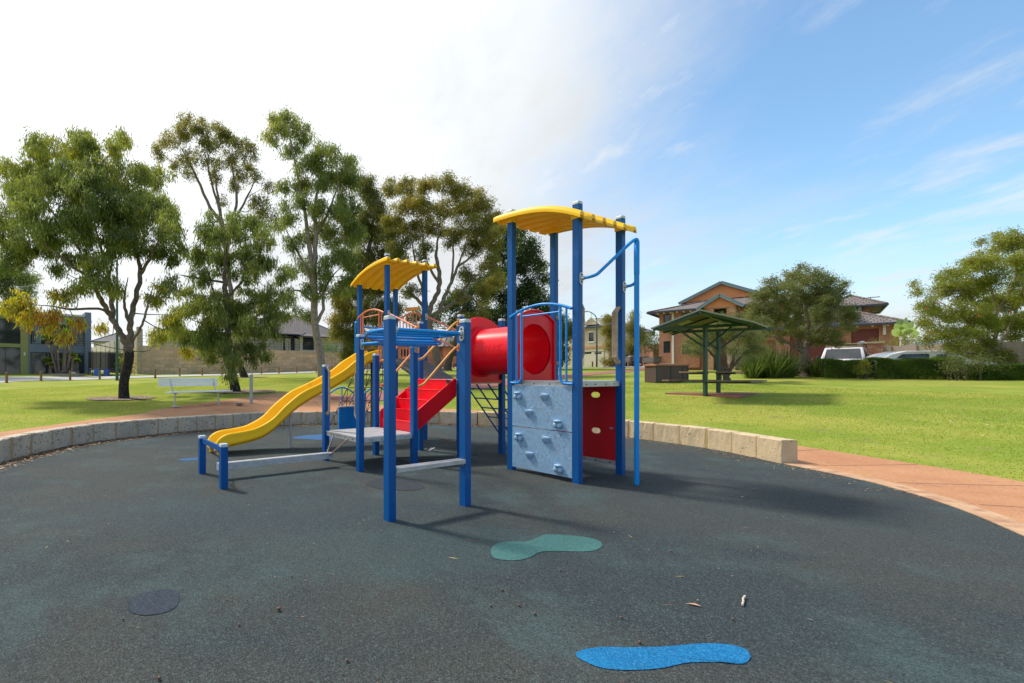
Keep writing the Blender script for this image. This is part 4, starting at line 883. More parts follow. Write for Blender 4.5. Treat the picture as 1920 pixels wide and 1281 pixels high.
tree('wattle_tree', 'wide olive crowned tree with many bare grey forks behind the small tower', 'tree', 36.5,
 [[(822, 692, 9), (818, 665, 7.4), (812, 640, 6.6), (806, 615, 6), (803, 592, 5.4)], [(803, 594, 4.8), (810, 570, 4.4), (822, 545, 4.2), (824, 515, 3.8), (818, 480, 3.2), (822, 440, 2.4), (826, 400, 1.6)],
  [(806, 605, 4.6), (822, 585, 4), (832, 560, 3.6), (846, 530, 3), (858, 500, 2.4), (872, 460, 1.8), (880, 420, 1.2)], [(822, 585, 3.4), (850, 568, 3), (872, 540, 2.5), (890, 520, 2), (912, 505, 1.4)], [(850, 568, 2.6), (880, 556, 2), (900, 575, 1.7), (925, 580, 1.2)],
  [(803, 596, 3.6), (790, 570, 3.2), (770, 552, 2.6), (750, 545, 1.8)], [(805, 590, 3), (795, 550, 2.6), (782, 510, 2.2), (775, 470, 1.8), (768, 430, 1.3)], [(822, 530, 2.8), (800, 490, 2.2), (792, 440, 1.8), (790, 400, 1.2)], [(858, 500, 2.2), (885, 480, 1.8), (905, 450, 1.2)], [(846, 530, 2.2), (850, 480, 1.8), (846, 430, 1.3)]],
 [(735, 352, 22, .66), (765, 348, 22, .70), (800, 350, 22, .68), (835, 348, 24, .62), (865, 360, 24, .58), (890, 375, 26, .62), (915, 400, 24, .55), (750, 385, 26, .66), (790, 388, 26, .66), (830, 388, 26, .62), (865, 402, 26, .6), (900, 425, 28, .5), (735, 415, 20, .5), (770, 425, 26, .55), (812, 430, 24, .55), (850, 440, 24, .5), (885, 460, 26, .45), (925, 450, 22, .62), (750, 460, 24, .35), (795, 470, 20, .4), (915, 490, 22, .55), (880, 510, 20, .4), (760, 505, 22, .3), (930, 530, 20, .62), (905, 550, 20, .6), (725, 440, 18, .35), (775, 545, 18, .3), (865, 555, 14, .5), (935, 425, 14, .62), (870, 600, 14, .55), (900, 590, 14, .5)],
 ST_OLIVE, 'leaf_olive', (.22, .05), 7, 36, .55, BARKG, spread=.45, sig=.22, od=2.1, seed=6)
tree('evergreen_tree', 'dense dark green tree behind the red tunnel, showing between the tall tower posts', 'tree', 50,
 [[(838, 693, 9), (842, 675, 6), (850, 655, 5.4), (856, 636, 5), (862, 600, 4.4), (880, 560, 3.6), (900, 520, 3)], [(940, 700, 7), (945, 640, 6), (955, 580, 5), (965, 520, 4), (960, 450, 3)]],
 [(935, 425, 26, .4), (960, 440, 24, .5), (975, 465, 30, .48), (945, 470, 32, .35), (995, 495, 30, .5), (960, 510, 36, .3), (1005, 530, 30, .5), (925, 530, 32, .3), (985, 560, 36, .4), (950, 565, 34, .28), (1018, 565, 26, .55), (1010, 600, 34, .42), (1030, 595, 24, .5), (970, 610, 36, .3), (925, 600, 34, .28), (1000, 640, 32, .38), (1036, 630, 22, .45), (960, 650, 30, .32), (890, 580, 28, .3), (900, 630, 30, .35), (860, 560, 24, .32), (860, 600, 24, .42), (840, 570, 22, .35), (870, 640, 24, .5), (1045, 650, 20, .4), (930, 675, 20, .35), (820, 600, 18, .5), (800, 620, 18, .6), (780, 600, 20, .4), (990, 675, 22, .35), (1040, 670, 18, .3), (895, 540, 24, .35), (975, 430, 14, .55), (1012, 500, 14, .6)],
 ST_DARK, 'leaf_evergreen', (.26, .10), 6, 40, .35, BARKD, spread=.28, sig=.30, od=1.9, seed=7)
tree('roadside_tree', 'dark gum crown entering the frame at far left above the green house', 'tree', 40,
 [[(-60, 712, 8), (-50, 640, 7), (-30, 590, 5), (0, 550, 3), (30, 520, 2)]],
 [(30, 515, 24, .35), (55, 520, 20, .4), (5, 510, 26, .35), (20, 545, 22, .4), (55, 545, 14, .45), (-20, 520, 30, .4), (-60, 500, 40, .4), (-50, 540, 30, .4), (-90, 540, 30, .4), (-30, 480, 22, .4), (35, 492, 12, .4)],
 ST_GUM, 'leaf_gum', (.2, .05), 8, 36, .6, BARKD, spread=.25, sig=.30, seed=8)
tree('rounded_tree', 'round grey green tree on the garden bed in front of the brick house', 'tree', 26,
 [[(1510, 700, 9.5), (1509, 685, 8), (1508, 668, 7), (1507, 658, 6.4)], [(1507, 662, 5), (1500, 648, 4.4), (1497, 632, 3.8), (1492, 600, 3), (1488, 560, 2)], [(1508, 660, 5), (1515, 642, 4.4), (1515, 620, 4), (1512, 590, 3.2), (1506, 560, 2.2), (1502, 530, 1.4)], [(1507, 662, 3), (1492, 652, 2.6), (1474, 640, 2.2), (1455, 633, 1.8), (1442, 631, 1.2)], [(1514, 640, 2.6), (1530, 620, 2.2), (1550, 605, 1.6)], [(1515, 650, 2.2), (1535, 635, 1.8), (1560, 628, 1.2)]],
 [(1500, 512, 22, .55), (1475, 522, 22, .55), (1525, 520, 22, .5), (1445, 538, 22, .55), (1550, 535, 24, .5), (1425, 552, 16, .5), (1500, 545, 30, .55), (1465, 560, 28, .5), (1535, 560, 30, .45), (1570, 555, 22, .45), (1582, 532, 9, .5), (1420, 580, 20, .5), (1440, 590, 24, .45), (1480, 590, 28, .6), (1520, 595, 30, .5), (1560, 590, 28, .45), (1590, 585, 18, .4), (1412, 600, 12, .5), (1450, 615, 18, .6), (1485, 622, 16, .62), (1520, 622, 22, .5), (1555, 622, 24, .48), (1588, 612, 18, .42), (1600, 595, 10, .4), (1540, 640, 14, .5), (1570, 640, 12, .5), (1430, 630, 9, .6), (1465, 640, 7, .6)],
 ST_R, 'leaf_greygreen', (.13, .030), 15, 34, .4, BARKG, spread=.45, sig=.13, od=1.5, seed=9)
tree('multi_stem_tree', 'small open tree with several thin brown stems directly behind the picnic shelter', 'tree', 23,
 [[(1363, 716, 6), (1361, 706, 5)], [(1361, 708, 3.6), (1352, 690, 3), (1338, 668, 2.4), (1322, 650, 1.8)], [(1362, 708, 3.6), (1362, 690, 3), (1358, 665, 2.4), (1352, 635, 1.6)], [(1363, 708, 3.6), (1370, 690, 2.8), (1376, 668, 2.2), (1384, 640, 1.4)], [(1362, 702, 2.6), (1380, 680, 2), (1398, 660, 1.4)]],
 [(1300, 640, 16, .5), (1322, 630, 18, .5), (1345, 622, 18, .5), (1370, 622, 18, .5), (1395, 628, 18, .45), (1415, 640, 16, .4), (1310, 655, 13, .45), (1340, 648, 14, .5), (1375, 650, 14, .45), (1405, 655, 14, .4), (1290, 655, 9, .5), (1355, 600, 12, .5), (1380, 605, 13, .45), (1312, 598, 7, .5), (1425, 655, 12, .4), (1325, 612, 10, .5), (1385, 590, 7, .5)],
 ST_R, 'leaf_greygreen', (.10, .022), 20, 30, .35, BARKD, spread=.5, sig=.18, od=1.6, seed=10)
TREE_BB = tree('bottlebrush_tree', 'broad weeping bottlebrush with a few red flowers at the right edge above the hedge', 'tree', 23.8,
 [[(1868, 712, 6), (1862, 690, 5), (1858, 665, 4.4)], [(1860, 670, 3.4), (1838, 640, 2.6), (1815, 605, 2), (1785, 580, 1.5), (1750, 560, 1)], [(1859, 668, 3.4), (1868, 620, 2.6), (1865, 570, 2), (1850, 520, 1.4), (1835, 490, 1)], [(1860, 668, 3), (1895, 610, 2.4), (1915, 550, 1.8), (1930, 500, 1.2)], [(1868, 600, 3), (1820, 560, 2), (1790, 530, 1.2)], [(1868, 590, 3), (1905, 520, 2), (1900, 470, 1.4)]],
 [(1745, 570, 20, .5), (1722, 545, 11, .6), (1765, 545, 22, .55), (1735, 600, 18, .45), (1790, 520, 22, .6), (1820, 500, 22, .62), (1760, 520, 10, .6), (1850, 485, 24, .62), (1880, 462, 24, .6), (1910, 450, 26, .6), (1900, 495, 30, .55), (1860, 520, 32, .5), (1815, 545, 32, .5), (1780, 580, 30, .5), (1830, 585, 34, .48), (1885, 560, 36, .5), (1925, 540, 34, .5), (1760, 620, 22, .45), (1800, 622, 28, .45), (1850, 630, 32, .45), (1905, 615, 34, .42), (1940, 600, 34, .4), (1960, 520, 40, .5), (1990, 590, 40, .5), (1780, 655, 16, .42), (1820, 660, 20, .42), (1870, 660, 22, .4), (1725, 575, 8, .6), (1840, 455, 8, .62), (1870, 440, 9, .6), (1712, 532, 5, .6), (1740, 640, 12, .45), (1845, 605, 24, .5), (1850, 660, 20, .42), (1885, 672, 18, .42), (1790, 640, 16, .45), (1920, 660, 20, .4)],
 ST_BRUSH, 'leaf_bottlebrush', (.12, .030), 16, 26, .3, BARKP, spread=.3, sig=.14, trans=.4, twigr=.009, od=1.6, seed=11)
for i, (px, d, bl) in enumerate([(1147, 58, [(1142, 600, 11), (1150, 612, 13), (1140, 622, 12), (1155, 630, 14), (1146, 645, 14), (1158, 655, 12), (1150, 668, 12), (1140, 595, 7), (1163, 640, 10), (1136, 678, 8), (1155, 680, 9)]), (1188, 56, [(1188, 600, 10), (1182, 615, 12), (1195, 620, 12), (1186, 635, 13), (1200, 640, 12), (1178, 650, 10), (1192, 655, 11), (1205, 628, 7), (1190, 588, 6), (1175, 665, 8)])]):
    tree('street_tree', ['light olive street tree hiding the cream garage, left of the thin blue pole', 'light olive street tree seen immediately right of the right tower post'][i], 'tree', d, [[(px, 692, 3.6), (px-2, 665, 3), (px, 640, 2.4), (px+1, 615, 1.6)]], [(*b, .62) for b in bl], ST_OLIVE, 'leaf_street', (.2, .05), 8, 34, .5, BARKP, spread=.4, sig=.26, seed=20+i)
tree('street_tree', 'dark olive tree at the left edge of the cream two storey house', 'tree', 62, [[(1052, 692, 4), (1050, 650, 3), (1055, 610, 2)]], [(1052, 600, 12, .4), (1065, 612, 12, .45), (1045, 625, 14, .35), (1062, 632, 12, .4), (1050, 655, 14, .35), (1070, 622, 9, .5), (1040, 680, 12, .35), (1080, 605, 8, .45), (1058, 672, 10, .4)], ST_DARK, 'leaf_evergreen', (.26, .09), 7, 34, .4, BARKD, spread=.4, sig=.34, seed=24)
# ---- shrubs and hedges
def shrub(name, label, cat, d, blobs, stops, key, leaf, dens=60, per=30, sig=.10, seed=0, trans=.35, droop=.1, group=None, stems=True):
    global RNG
    RNG = np.random.default_rng(seed+500); k = d/F
    bx = sum(b[0] for b in blobs)/len(blobs); x = (bx-CX)*d/F; root = empty(name, (x, d, g(x, d)), label, cat, group)
    A, T = [], []; tw = MB(); core = MB()
    for q in blobs:
        c = np.array(at(q[0], q[1], d+(q[4] if len(q) > 4 else RNG.uniform(-.5, .5)*q[2]*k))); r = q[2]*k; tn = q[3] if len(q) > 3 else .5
        nc = max(5, int(dens*r*r)); per = max(12, int(1.5*math.pi*r*r/(leaf[0]*leaf[1]*.42)/nc)); u = unit(RNG.normal(size=(nc, 3))); C = c+u*(RNG.uniform(.35, 1, nc)**.4)[:, None]*r
        C[:, 2] = np.maximum(C[:, 2], G(C[:, 0], C[:, 1])+.04); f = V(c[0], c[1], g(c[0], c[1])-.05)
        for cc_ in C[::3]: tw.tube([f, f.lerp(Vector(cc_), .55)+UZ*.05, cc_], [.014, .010, .004], 4, cap=False)
        idx = np.repeat(np.arange(nc), per); A.append(C[idx]+RNG.normal(size=(nc*per, 3))*sig*1.2); T.append(np.repeat(tn+RNG.normal(size=nc)*.13, per)+RNG.normal(size=nc*per)*.1)
    A = np.concatenate(A); T = np.concatenate(T); n = len(A); D = unit(RNG.normal(size=(n, 3))+np.array([0, 0, -droop*2 if droop > 0 else .6]))
    Q = leafquads(A, D, leaf[0]*RNG.uniform(.6, 1.3, n), leaf[1]*RNG.uniform(.7, 1.2, n)); numbuild('foliage', Q, T, leafmat(key, stops, trans), root); tw.build('stems', BARKD, root)
    return root
def hedge(label, pa, pb, zt, depth, seed):
    """clipped hedge between two pixels at given distances"""
    global RNG
    RNG = np.random.default_rng(seed+900); a = gd(*pa); b = gd(*pb); t = (b-a).normalized(); nn = V(-t.y, t.x, 0); ln_ = (b-a).length
    root = empty('hedge', (a+b)/2, label, 'hedge'); n = int(ln_*17000); s_ = RNG.uniform(0, ln_, n); y = RNG.uniform(-.5, .5, n); h = RNG.uniform(0, 1, n)**.8
    side = RNG.random(n); y = np.where(side < .5, -.5+np.abs(RNG.normal(size=n))*.05, y); h = np.where((side >= .5) & (side < .85), 1-np.abs(RNG.normal(size=n))*.04, h)
    wob = 1+.05*np.sin(s_*2.3+seed)+.04*np.sin(s_*5.1)+RNG.normal(size=n)*.02; P = np.array(a)[None]+s_[:, None]*np.array(t)+(y*depth*(1+.08*np.sin(s_*3.1)))[:, None]*np.array(nn)
    gz = G(P[:, 0], P[:, 1]); P[:, 2] = gz+.04+h*zt*wob; T = .45+.18*np.sin(s_*4+h*5)+RNG.normal(size=n)*.16+.1*(h-.5); D = unit(RNG.normal(size=(n, 3))+np.array([0, 0, .4]))
    numbuild('foliage', leafquads(P, D, RNG.uniform(.04, .085, n), RNG.uniform(.015, .028, n)), T, leafmat('leaf_hedge', ST_HEDGE, .3), root)
    tw = MB()
    for s0 in np.arange(.2, ln_, .3):
        p = a+t*s0; p.z = g(p.x, p.y)-.05
        for k in range(4): tw.tube([p, p+UZ*zt*.5+t*RNG.uniform(-.15, .15)+nn*RNG.uniform(-.2, .2), p+UZ*zt*.9+t*RNG.uniform(-.25, .25)+nn*RNG.uniform(-.35, .35)*depth], [.018, .012, .005], 4)
    tw.build('stems', BARKD, root)
hedge('low clipped green hedge in front of the pale van', (1538, 24.6), (1628, 24), .86, .9, 1)
hedge('long clipped green hedge in front of the white car beside the brick pillar', (1632, 23.6), (1790, 22.4), .93, 1.0, 2)
hedge('low dark ground hedge under the bottlebrush running to the right edge', (1800, 22.2), (2010, 20.8), .62, 1.1, 3)
shrub('shrub', 'small shrub with yellowish leaves filling the gap between the two hedges', 'shrub', 23.3, [(1618, 684, 9, .7), (1622, 694, 9, .5), (1612, 694, 8, .5), (1625, 678, 6, .8)], ST_BRUSH, 'leaf_bottlebrush', (.08, .04), 200, 12, .05, 1)
shrub('shrub', 'silvery grey shrub behind the park barbecue', 'shrub', 44, [(1252, 662, 9), (1265, 660, 11), (1280, 660, 10), (1292, 664, 9), (1258, 672, 8), (1275, 670, 9), (1290, 674, 8)], ST_GREY, 'leaf_silver', (.10, .035), 34, 30, .16, 2)
shrub('shrub', 'grey green rounded shrub behind the picnic shelter right post', 'shrub', 36, [(1372, 668, 9), (1385, 664, 11), (1398, 668, 10), (1408, 662, 9), (1385, 678, 9)], ST_GREY, 'leaf_silver', (.09, .03), 40, 30, .14, 3)
shrub('bush', 'bright dark green bush left of the brick house behind the trailer', 'bush', 52, [(1222, 645, 11), (1236, 640, 12), (1250, 645, 12), (1228, 632, 9), (1262, 650, 9), (1240, 655, 11), (1215, 655, 8), (1258, 636, 9), (1210, 640, 8)], ST_DARK, 'leaf_evergreen', (.16, .07), 14, 36, .28, 4)
shrub('bush', 'reddish olive bush beside the brick house left corner', 'bush', 47, [(1268, 634, 9, .8), (1280, 640, 9, .7), (1290, 648, 8, .7), (1275, 650, 9, .75), (1258, 628, 7, .6)], ST_BRUSH, 'leaf_bottlebrush', (.16, .06), 18, 30, .24, 5)
shrub('shrub', 'light green shrub against the base of the limestone retaining wall corner', 'shrub', 44, [(231, 668, 9, .6), (238, 682, 9, .55), (228, 690, 7, .5), (246, 664, 7, .7), (252, 684, 6, .6), (240, 695, 7, .5)], ST_BRUSH, 'leaf_bottlebrush', (.26, .07), 16, 20, .2, 6)
shrub('shrub', 'green shrub on top of the far limestone wall right of the pale gum trunk', 'shrub', 57, [(612, 652, 8), (622, 652, 8), (606, 655, 6), (628, 656, 6)], ST_HEDGE, 'leaf_hedge', (.14, .07), 16, 30, .22, 7)
shrub('shrub', 'trailing shrub growing over the brick gate pillar', 'shrub', 27.5, [(1645, 650, 5, .3), (1652, 660, 6, .3), (1655, 642, 5, .4), (1640, 640, 4, .4), (1662, 650, 5, .3)], ST_R, 'leaf_greygreen', (.06, .03), 60, 24, .1, 8)
shrub('shrub', 'grey green spreading shrub low under the bottlebrush with pale blooms', 'shrub', 21.6, [(1795, 680, 13, .5), (1815, 672, 16, .5), (1838, 680, 15, .5), (1808, 692, 10, .4), (1856, 684, 16, .45), (1780, 690, 9, .45), (1872, 694, 13, .4)], ST_R, 'leaf_greygreen', (.08, .03), 70, 26, .12, 9)
shrub('shrub', 'pale twiggy shrub behind the rendered wall near the banana leaves', 'shrub', 29, [(1690, 634, 8, .6), (1705, 632, 9, .6), (1718, 638, 8, .6), (1700, 645, 8, .5), (1680, 645, 7, .5)], ST_BRUSH, 'leaf_bottlebrush', (.10, .035), 40, 20, .16, 10)
def strappy(name, label, cat, px, d, n, L_, W_, stops, key, seed, spread=.35, up=.8):
    global RNG
    RNG = np.random.default_rng(seed+700); b = gd(px, d); root = empty(name, b, label, cat); Qs, T = [], []
    for i in range(n):
        a = RNG.uniform(0, 2*math.pi); r = RNG.uniform(0, spread)**1; p = np.array(b)+np.array([math.cos(a)*r, math.sin(a)*r*.6, 0]); o = RNG.uniform(.05, .75)
        dr = np.array([math.cos(a)*o, math.sin(a)*o, up]); dr /= np.linalg.norm(dr); l_ = L_*RNG.uniform(.6, 1.15); w_ = W_*RNG.uniform(.7, 1.2); sd_ = np.cross(dr, [0, 0, 1]); sd_ /= max(np.linalg.norm(sd_), 1e-6); tt = RNG.normal()*.18+.5
        pr = p; seg = 4
        for j in range(seg):
            f0, f1 = j/seg, (j+1)/seg; q = p+dr*l_*f1-np.array([0, 0, 1])*l_*.42*o*f1*f1; w0, w1 = w_*(1-f0**2), w_*(1-f1**2)+.001
            Qs.append([pr-sd_*w0/2, pr+sd_*w0/2, q+sd_*w1/2, q-sd_*w1/2]); T.append(tt); pr = q
    numbuild('leaf_blades', np.array(Qs), np.array(T), leafmat(key, stops, .3), root); return root
ST_STRAP = [(0, (.03, .055, .015)), (.5, (.08, .125, .03)), (.85, (.16, .19, .06)), (1, (.34, .26, .12))]
for i, (px, d, n, l_) in enumerate([(1412, 25.6, 150, 1.15), (1432, 25.9, 190, 1.45), (1452, 25.4, 190, 1.35), (1474, 25.6, 170, 1.2), (1492, 26.4, 110, .9), (1534, 25.4, 150, .95), (1547, 25.2, 90, .7)]):
    strappy('strap_plant', ['leftmost strap leaved clump of the garden bed, nearest the picnic shelter', 'tallest strap leaved clump left of the round tree', 'strap leaved clump midway between the shelter and the round tree trunk', 'strap leaved clump with dark blades two clumps left of the round tree trunk', 'small strap leaved clump touching the left side of the round tree trunk', 'dark strap leaved clump just right of the round tree trunk', 'short strap leaved clump at the left end of the low hedge'][i], 'plant', px, d, int(n*1.3), l_*1.45, .05, ST_STRAP, 'leaf_strap', i, .42)
def yucca(label, stems, d, seed, key='leaf_yucca'):
    global RNG
    RNG = np.random.default_rng(seed+300); b = gd(stems[0][0][0], d); root = empty('yucca', b, label, 'yucca'); tb = MB(); Qs, T = [], []; dead = []
    for st_ in stems:
        (x0, y0), (x1, y1), r = st_[:3]; p0 = gd(x0, d+RNG.uniform(-.4, .4)); p1 = at(x1, y1, d+RNG.uniform(-.8, .8)); mid = p0.lerp(p1, .5)+V(RNG.uniform(-.1, .1), 0, 0); tb.tube(catmull([p0, mid, p1], 5), list(np.linspace(.14, .07, 11)), 8)
        for i in range(130):
            u = unit(RNG.normal(size=3)); u[2] = abs(u[2])*.9-.25; u /= np.linalg.norm(u); l_ = r*d/F*RNG.uniform(.8, 1.15); sd_ = np.cross(u, [0, 0, 1.]); sd_ /= max(np.linalg.norm(sd_), 1e-6); p = np.array(p1); m = p+u*l_*.5; q = p+u*l_-np.array([0, 0, .12*l_])
            Qs.append([p, m+sd_*.035, q, m-sd_*.035]); T.append(RNG.uniform(.3, .9))
        for i in range(40):
            a = RNG.uniform(0, 6.28); p = np.array(p1)+np.array([math.cos(a)*.1, math.sin(a)*.1, 0]); q = p+np.array([math.cos(a)*.18, math.sin(a)*.18, -r*d/F*RNG.uniform(.6, 1.1)]); sd_ = np.array([-math.sin(a), math.cos(a), 0])*.03; m = (p+q)/2
            Qs.append([p, m+sd_, q, m-sd_]); T.append(RNG.uniform(1.0, 1.0))
    tb.build('trunk', BARKG, root); numbuild('leaf_rosette', np.array(Qs), np.array(T), leafmat(key, [(0, (.04, .10, .015)), (.5, (.12, .22, .025)), (.9, (.26, .32, .04)), (.97, (.30, .20, .11)), (1, (.30, .20, .11))], .35), root); return root
yucca('tall multi trunked yucca in front of the blue grey house', [((108, 700), (90, 633), 17), ((110, 700), (97, 606), 18), ((112, 700), (101, 610), 14), ((118, 700), (118, 628), 14), ((120, 700), (130, 606), 16), ((124, 700), (145, 610), 17), ((122, 700), (126, 625), 14), ((116, 700), (120, 680), 12)], 43, 1)
yucca('short two headed yucca left of the tall yucca trunks', [((94, 700), (91, 676), 9), ((96, 700), (97, 684), 7)], 43, 2)
yucca('short two headed yucca beside the round cream garden stone', [((134, 700), (136, 666), 9), ((140, 700), (143, 677), 9)], 43, 3)
for i, (px, py, r, m, lb) in enumerate([(97, 696, 5, (.05, .035, .04), 'dark round garden stone left of the yucca trunks'), (118, 695.5, 6.2, (.06, .035, .04), 'largest dark glazed garden stone right of the tall yucca trunks'), (137, 695.5, 6, (.55, .52, .42), 'round cream garden stone under the yuccas')]):
    q = gd(px, 42.3); k = r*42.3/F; MB().sphere(q+UZ*k*.62, k, 16, 10, (1, .9, .66)).build('garden_stone', mat('stone%d' % i, m, .4, tuple(x*.7 for x in m), 4), label=lb, category='stone', group='garden stones under the yuccas')
q = gd(118, 42.4); MB().box(q+UZ*.06, (1.8, .6, .1)).build('garden_bed_edge', mat('bed_edge', (.35, .28, .2), .9), label='low pale garden bed edging under the yuccas', category='edging')
bn = empty('banana_plant', gd(1690, 31), 'pale broad leaved banana like plant behind the rendered wall', 'plant'); Qs = []; T = []; RNG = np.random.default_rng(5)
for px, py in [(1684, 590), (1700, 588), (1712, 595), (1694, 600), (1720, 605), (1678, 600), (1706, 608), (1690, 612), (1672, 612), (1725, 618)]:
    p = np.array(at(1695, 640, 31)); q = np.array(at(px, py, 31+RNG.uniform(-.8, .8))); dr = unit(q-p); sd_ = unit(np.cross(dr, [0, 1, .3])); l_ = np.linalg.norm(q-p); a = p+dr*l_*.35
    for j in range(5):
        f0, f1 = j/5, (j+1)/5; w0, w1 = .26*math.sin(math.pi*(f0*.9+.08)), .26*math.sin(math.pi*(f1*.9+.08)); A_, B__ = a+(q-a)*f0, a+(q-a)*f1-np.array([0, 0, .25*f1*f1]); A_ = A_-np.array([0, 0, .25*f0*f0]); Qs.append([A_-sd_*w0, A_+sd_*w0, B__+sd_*w1, B__-sd_*w1]); T.append(.75)
numbuild('broad_leaves', np.array(Qs), np.array(T), leafmat('leaf_banana', [(0, (.1, .18, .05)), (1, (.30, .38, .14))], .4), bn)
MB().tube([gd(1695, 31), at(1695, 640, 31), at(1694, 615, 31)], [.12, .09, .04], 8).build('stalk', BARKP, bn)
# red bottlebrush flowers
for i, (px, py) in enumerate([(1739, 577), (1757, 568), (1836, 592), (1748, 622), (1893, 585)]):
    q = MB(); c = at(px, py, 23.8-1.5); q.tube([c-UZ*.035, c+UZ*.035], .026, 8); o = q.build('flower', mat('flower_red', (.55, .02, .015), .6), TREE_BB)
# ================================================================ facades
class Fac:
    def __init__(s, a, da, b, db):      # two feet: pixel x and distance
        s.A = at(a, HZ, da); s.A.z = 0; s.B = at(b, HZ, db); s.B.z = 0; s.t = (s.B-s.A).normalized(); s.n = V(-s.t.y, s.t.x, 0)   # n points away from the viewer
        if s.n.y < 0: s.n = -s.n
    def q(s, px, py, off=0):
        k = (px-CX)/F; P0 = s.A+s.n*off; den = (k*s.n.x+s.n.y); Yd = P0.dot(s.n)/den; P = V(k*Yd, Yd, 0); return (P-s.A).dot(s.t), CH-(py-HZ)*Yd/F
    def P(s, a, z, off=0): return s.A+s.t*a+s.n*off+UZ*z
    def box(s, m, x0, y0, x1, y1, t0, t1, off=0):
        a0, z1 = s.q(x0, y0, off); a1, _ = s.q(x1, y0, off); _, z0 = s.q(x0, y1, off); return s.sbox(m, a0, a1, z0, z1, t0, t1)
    def sbox(s, m, a0, a1, z0, z1, t0, t1):
        if a0 > a1: a0, a1 = a1, a0
        if z0 > z1: z0, z1 = z1, z0
        m.hexa([s.P(a0, z0, t0), s.P(a1, z0, t0), s.P(a1, z0, t1), s.P(a0, z0, t1), s.P(a0, z1, t0), s.P(a1, z1, t0), s.P(a1, z1, t1), s.P(a0, z1, t1)]); return m
def part(name, m, parent, *boxes):
    q = MB()
    for b in boxes: b(q)
    return q.build(name, m, parent)
GLASS = mat('window_glass', (.022, .028, .034), .06, (.05, .06, .07), .8, spec=.8)
FRM = mat('frame_dark', (.025, .027, .03), .4); WHT = mat('white_paint', (.72, .71, .68), .6)
TILE = mat('roof_tile', (.20, .165, .155), .8, (.26, .22, .205), .6, brick=(.30, .32, .035, (.07, .055, .05)), bump=.02, bs=4)
BRICK = mat('brick_orange', (.52, .20, .11), .9, (.36, .125, .075), .7, brick=(.24, .086, .014, (.42, .33, .26)), bump=.004)
BRICKC = mat('brick_flat_orange', (.68, .28, .12), .9, (.60, .24, .105), 1.5)
BRICKX = mat('brick_cream_mix', (.44, .14, .065), .9, (.60, .44, .28), 1, brick=(.24, .086, .010, (.42, .32, .24)), bump=.004)
MAR = mat('roller_maroon', (.15, .035, .03), .5, (.17, .042, .036), 1, wave=('Y', 1.6, (.07, .015, .015), 'SAW'))
BGR = mat('fascia_bluegrey', (.18, .27, .31), .6); NAVY = mat('gutter_navy', (.03, .05, .09), .5)
def wall_with_openings(f, name, m, parent, x0, y0, x1, y1, ops, t=.25):
    """wall as pieces around window openings given in pixels; returns object"""
    q = MB(); a0, z1 = f.q(x0, y0); a1, _ = f.q(x1, y0); _, z0 = f.q(x0, y1); cols = sorted([(f.q(o[0], o[1])[0], f.q(o[2], o[1])[0], f.q(o[0], o[3])[1], f.q(o[0], o[1])[1]) for o in ops])
    xs = a0; groups = {}
    for c in cols: groups.setdefault((round(c[0], 2), round(c[1], 2)), []).append(c)
    for (c0, c1), g_ in sorted(groups.items()):
        if c0 > xs+.01: f.sbox(q, xs, c0, z0, z1, 0, t)
        zz_ = z0
        for c in sorted(g_, key=lambda c: c[2]):
            if c[2] > zz_+.01: f.sbox(q, c0, c1, zz_, c[2], 0, t)
            zz_ = c[3]
        if zz_ < z1-.01: f.sbox(q, c0, c1, zz_, z1, 0, t)
        xs = c1
    if xs < a1-.01: f.sbox(q, xs, a1, z0, z1, 0, t)
    o = q.build(name, m, parent)
    for c in cols: 
        w_ = MB(); fr = .06
        f.sbox(w_, c[0], c[0]+fr, c[2], c[3], .08, .16); f.sbox(w_, c[1]-fr, c[1], c[2], c[3], .08, .16); f.sbox(w_, c[0]+fr, c[1]-fr, c[2], c[2]+fr, .08, .16); f.sbox(w_, c[0]+fr, c[1]-fr, c[3]-fr, c[3], .08, .16)
        n_ = max(0, int((c[1]-c[0])/1.6))
        for k in range(1, n_+1):
            a = c[0]+(c[1]-c[0])*k/(n_+1); f.sbox(w_, a-.03, a+.03, c[2]+fr, c[3]-fr, .085, .155)
        wo = w_.build('window', FRM, parent); g2 = MB(); f.sbox(g2, c[0]+.02, c[1]-.02, c[2]+.02, c[3]-.02, .115, .13); g2.build('pane', GLASS, wo)
    # dark interior block behind
    return o
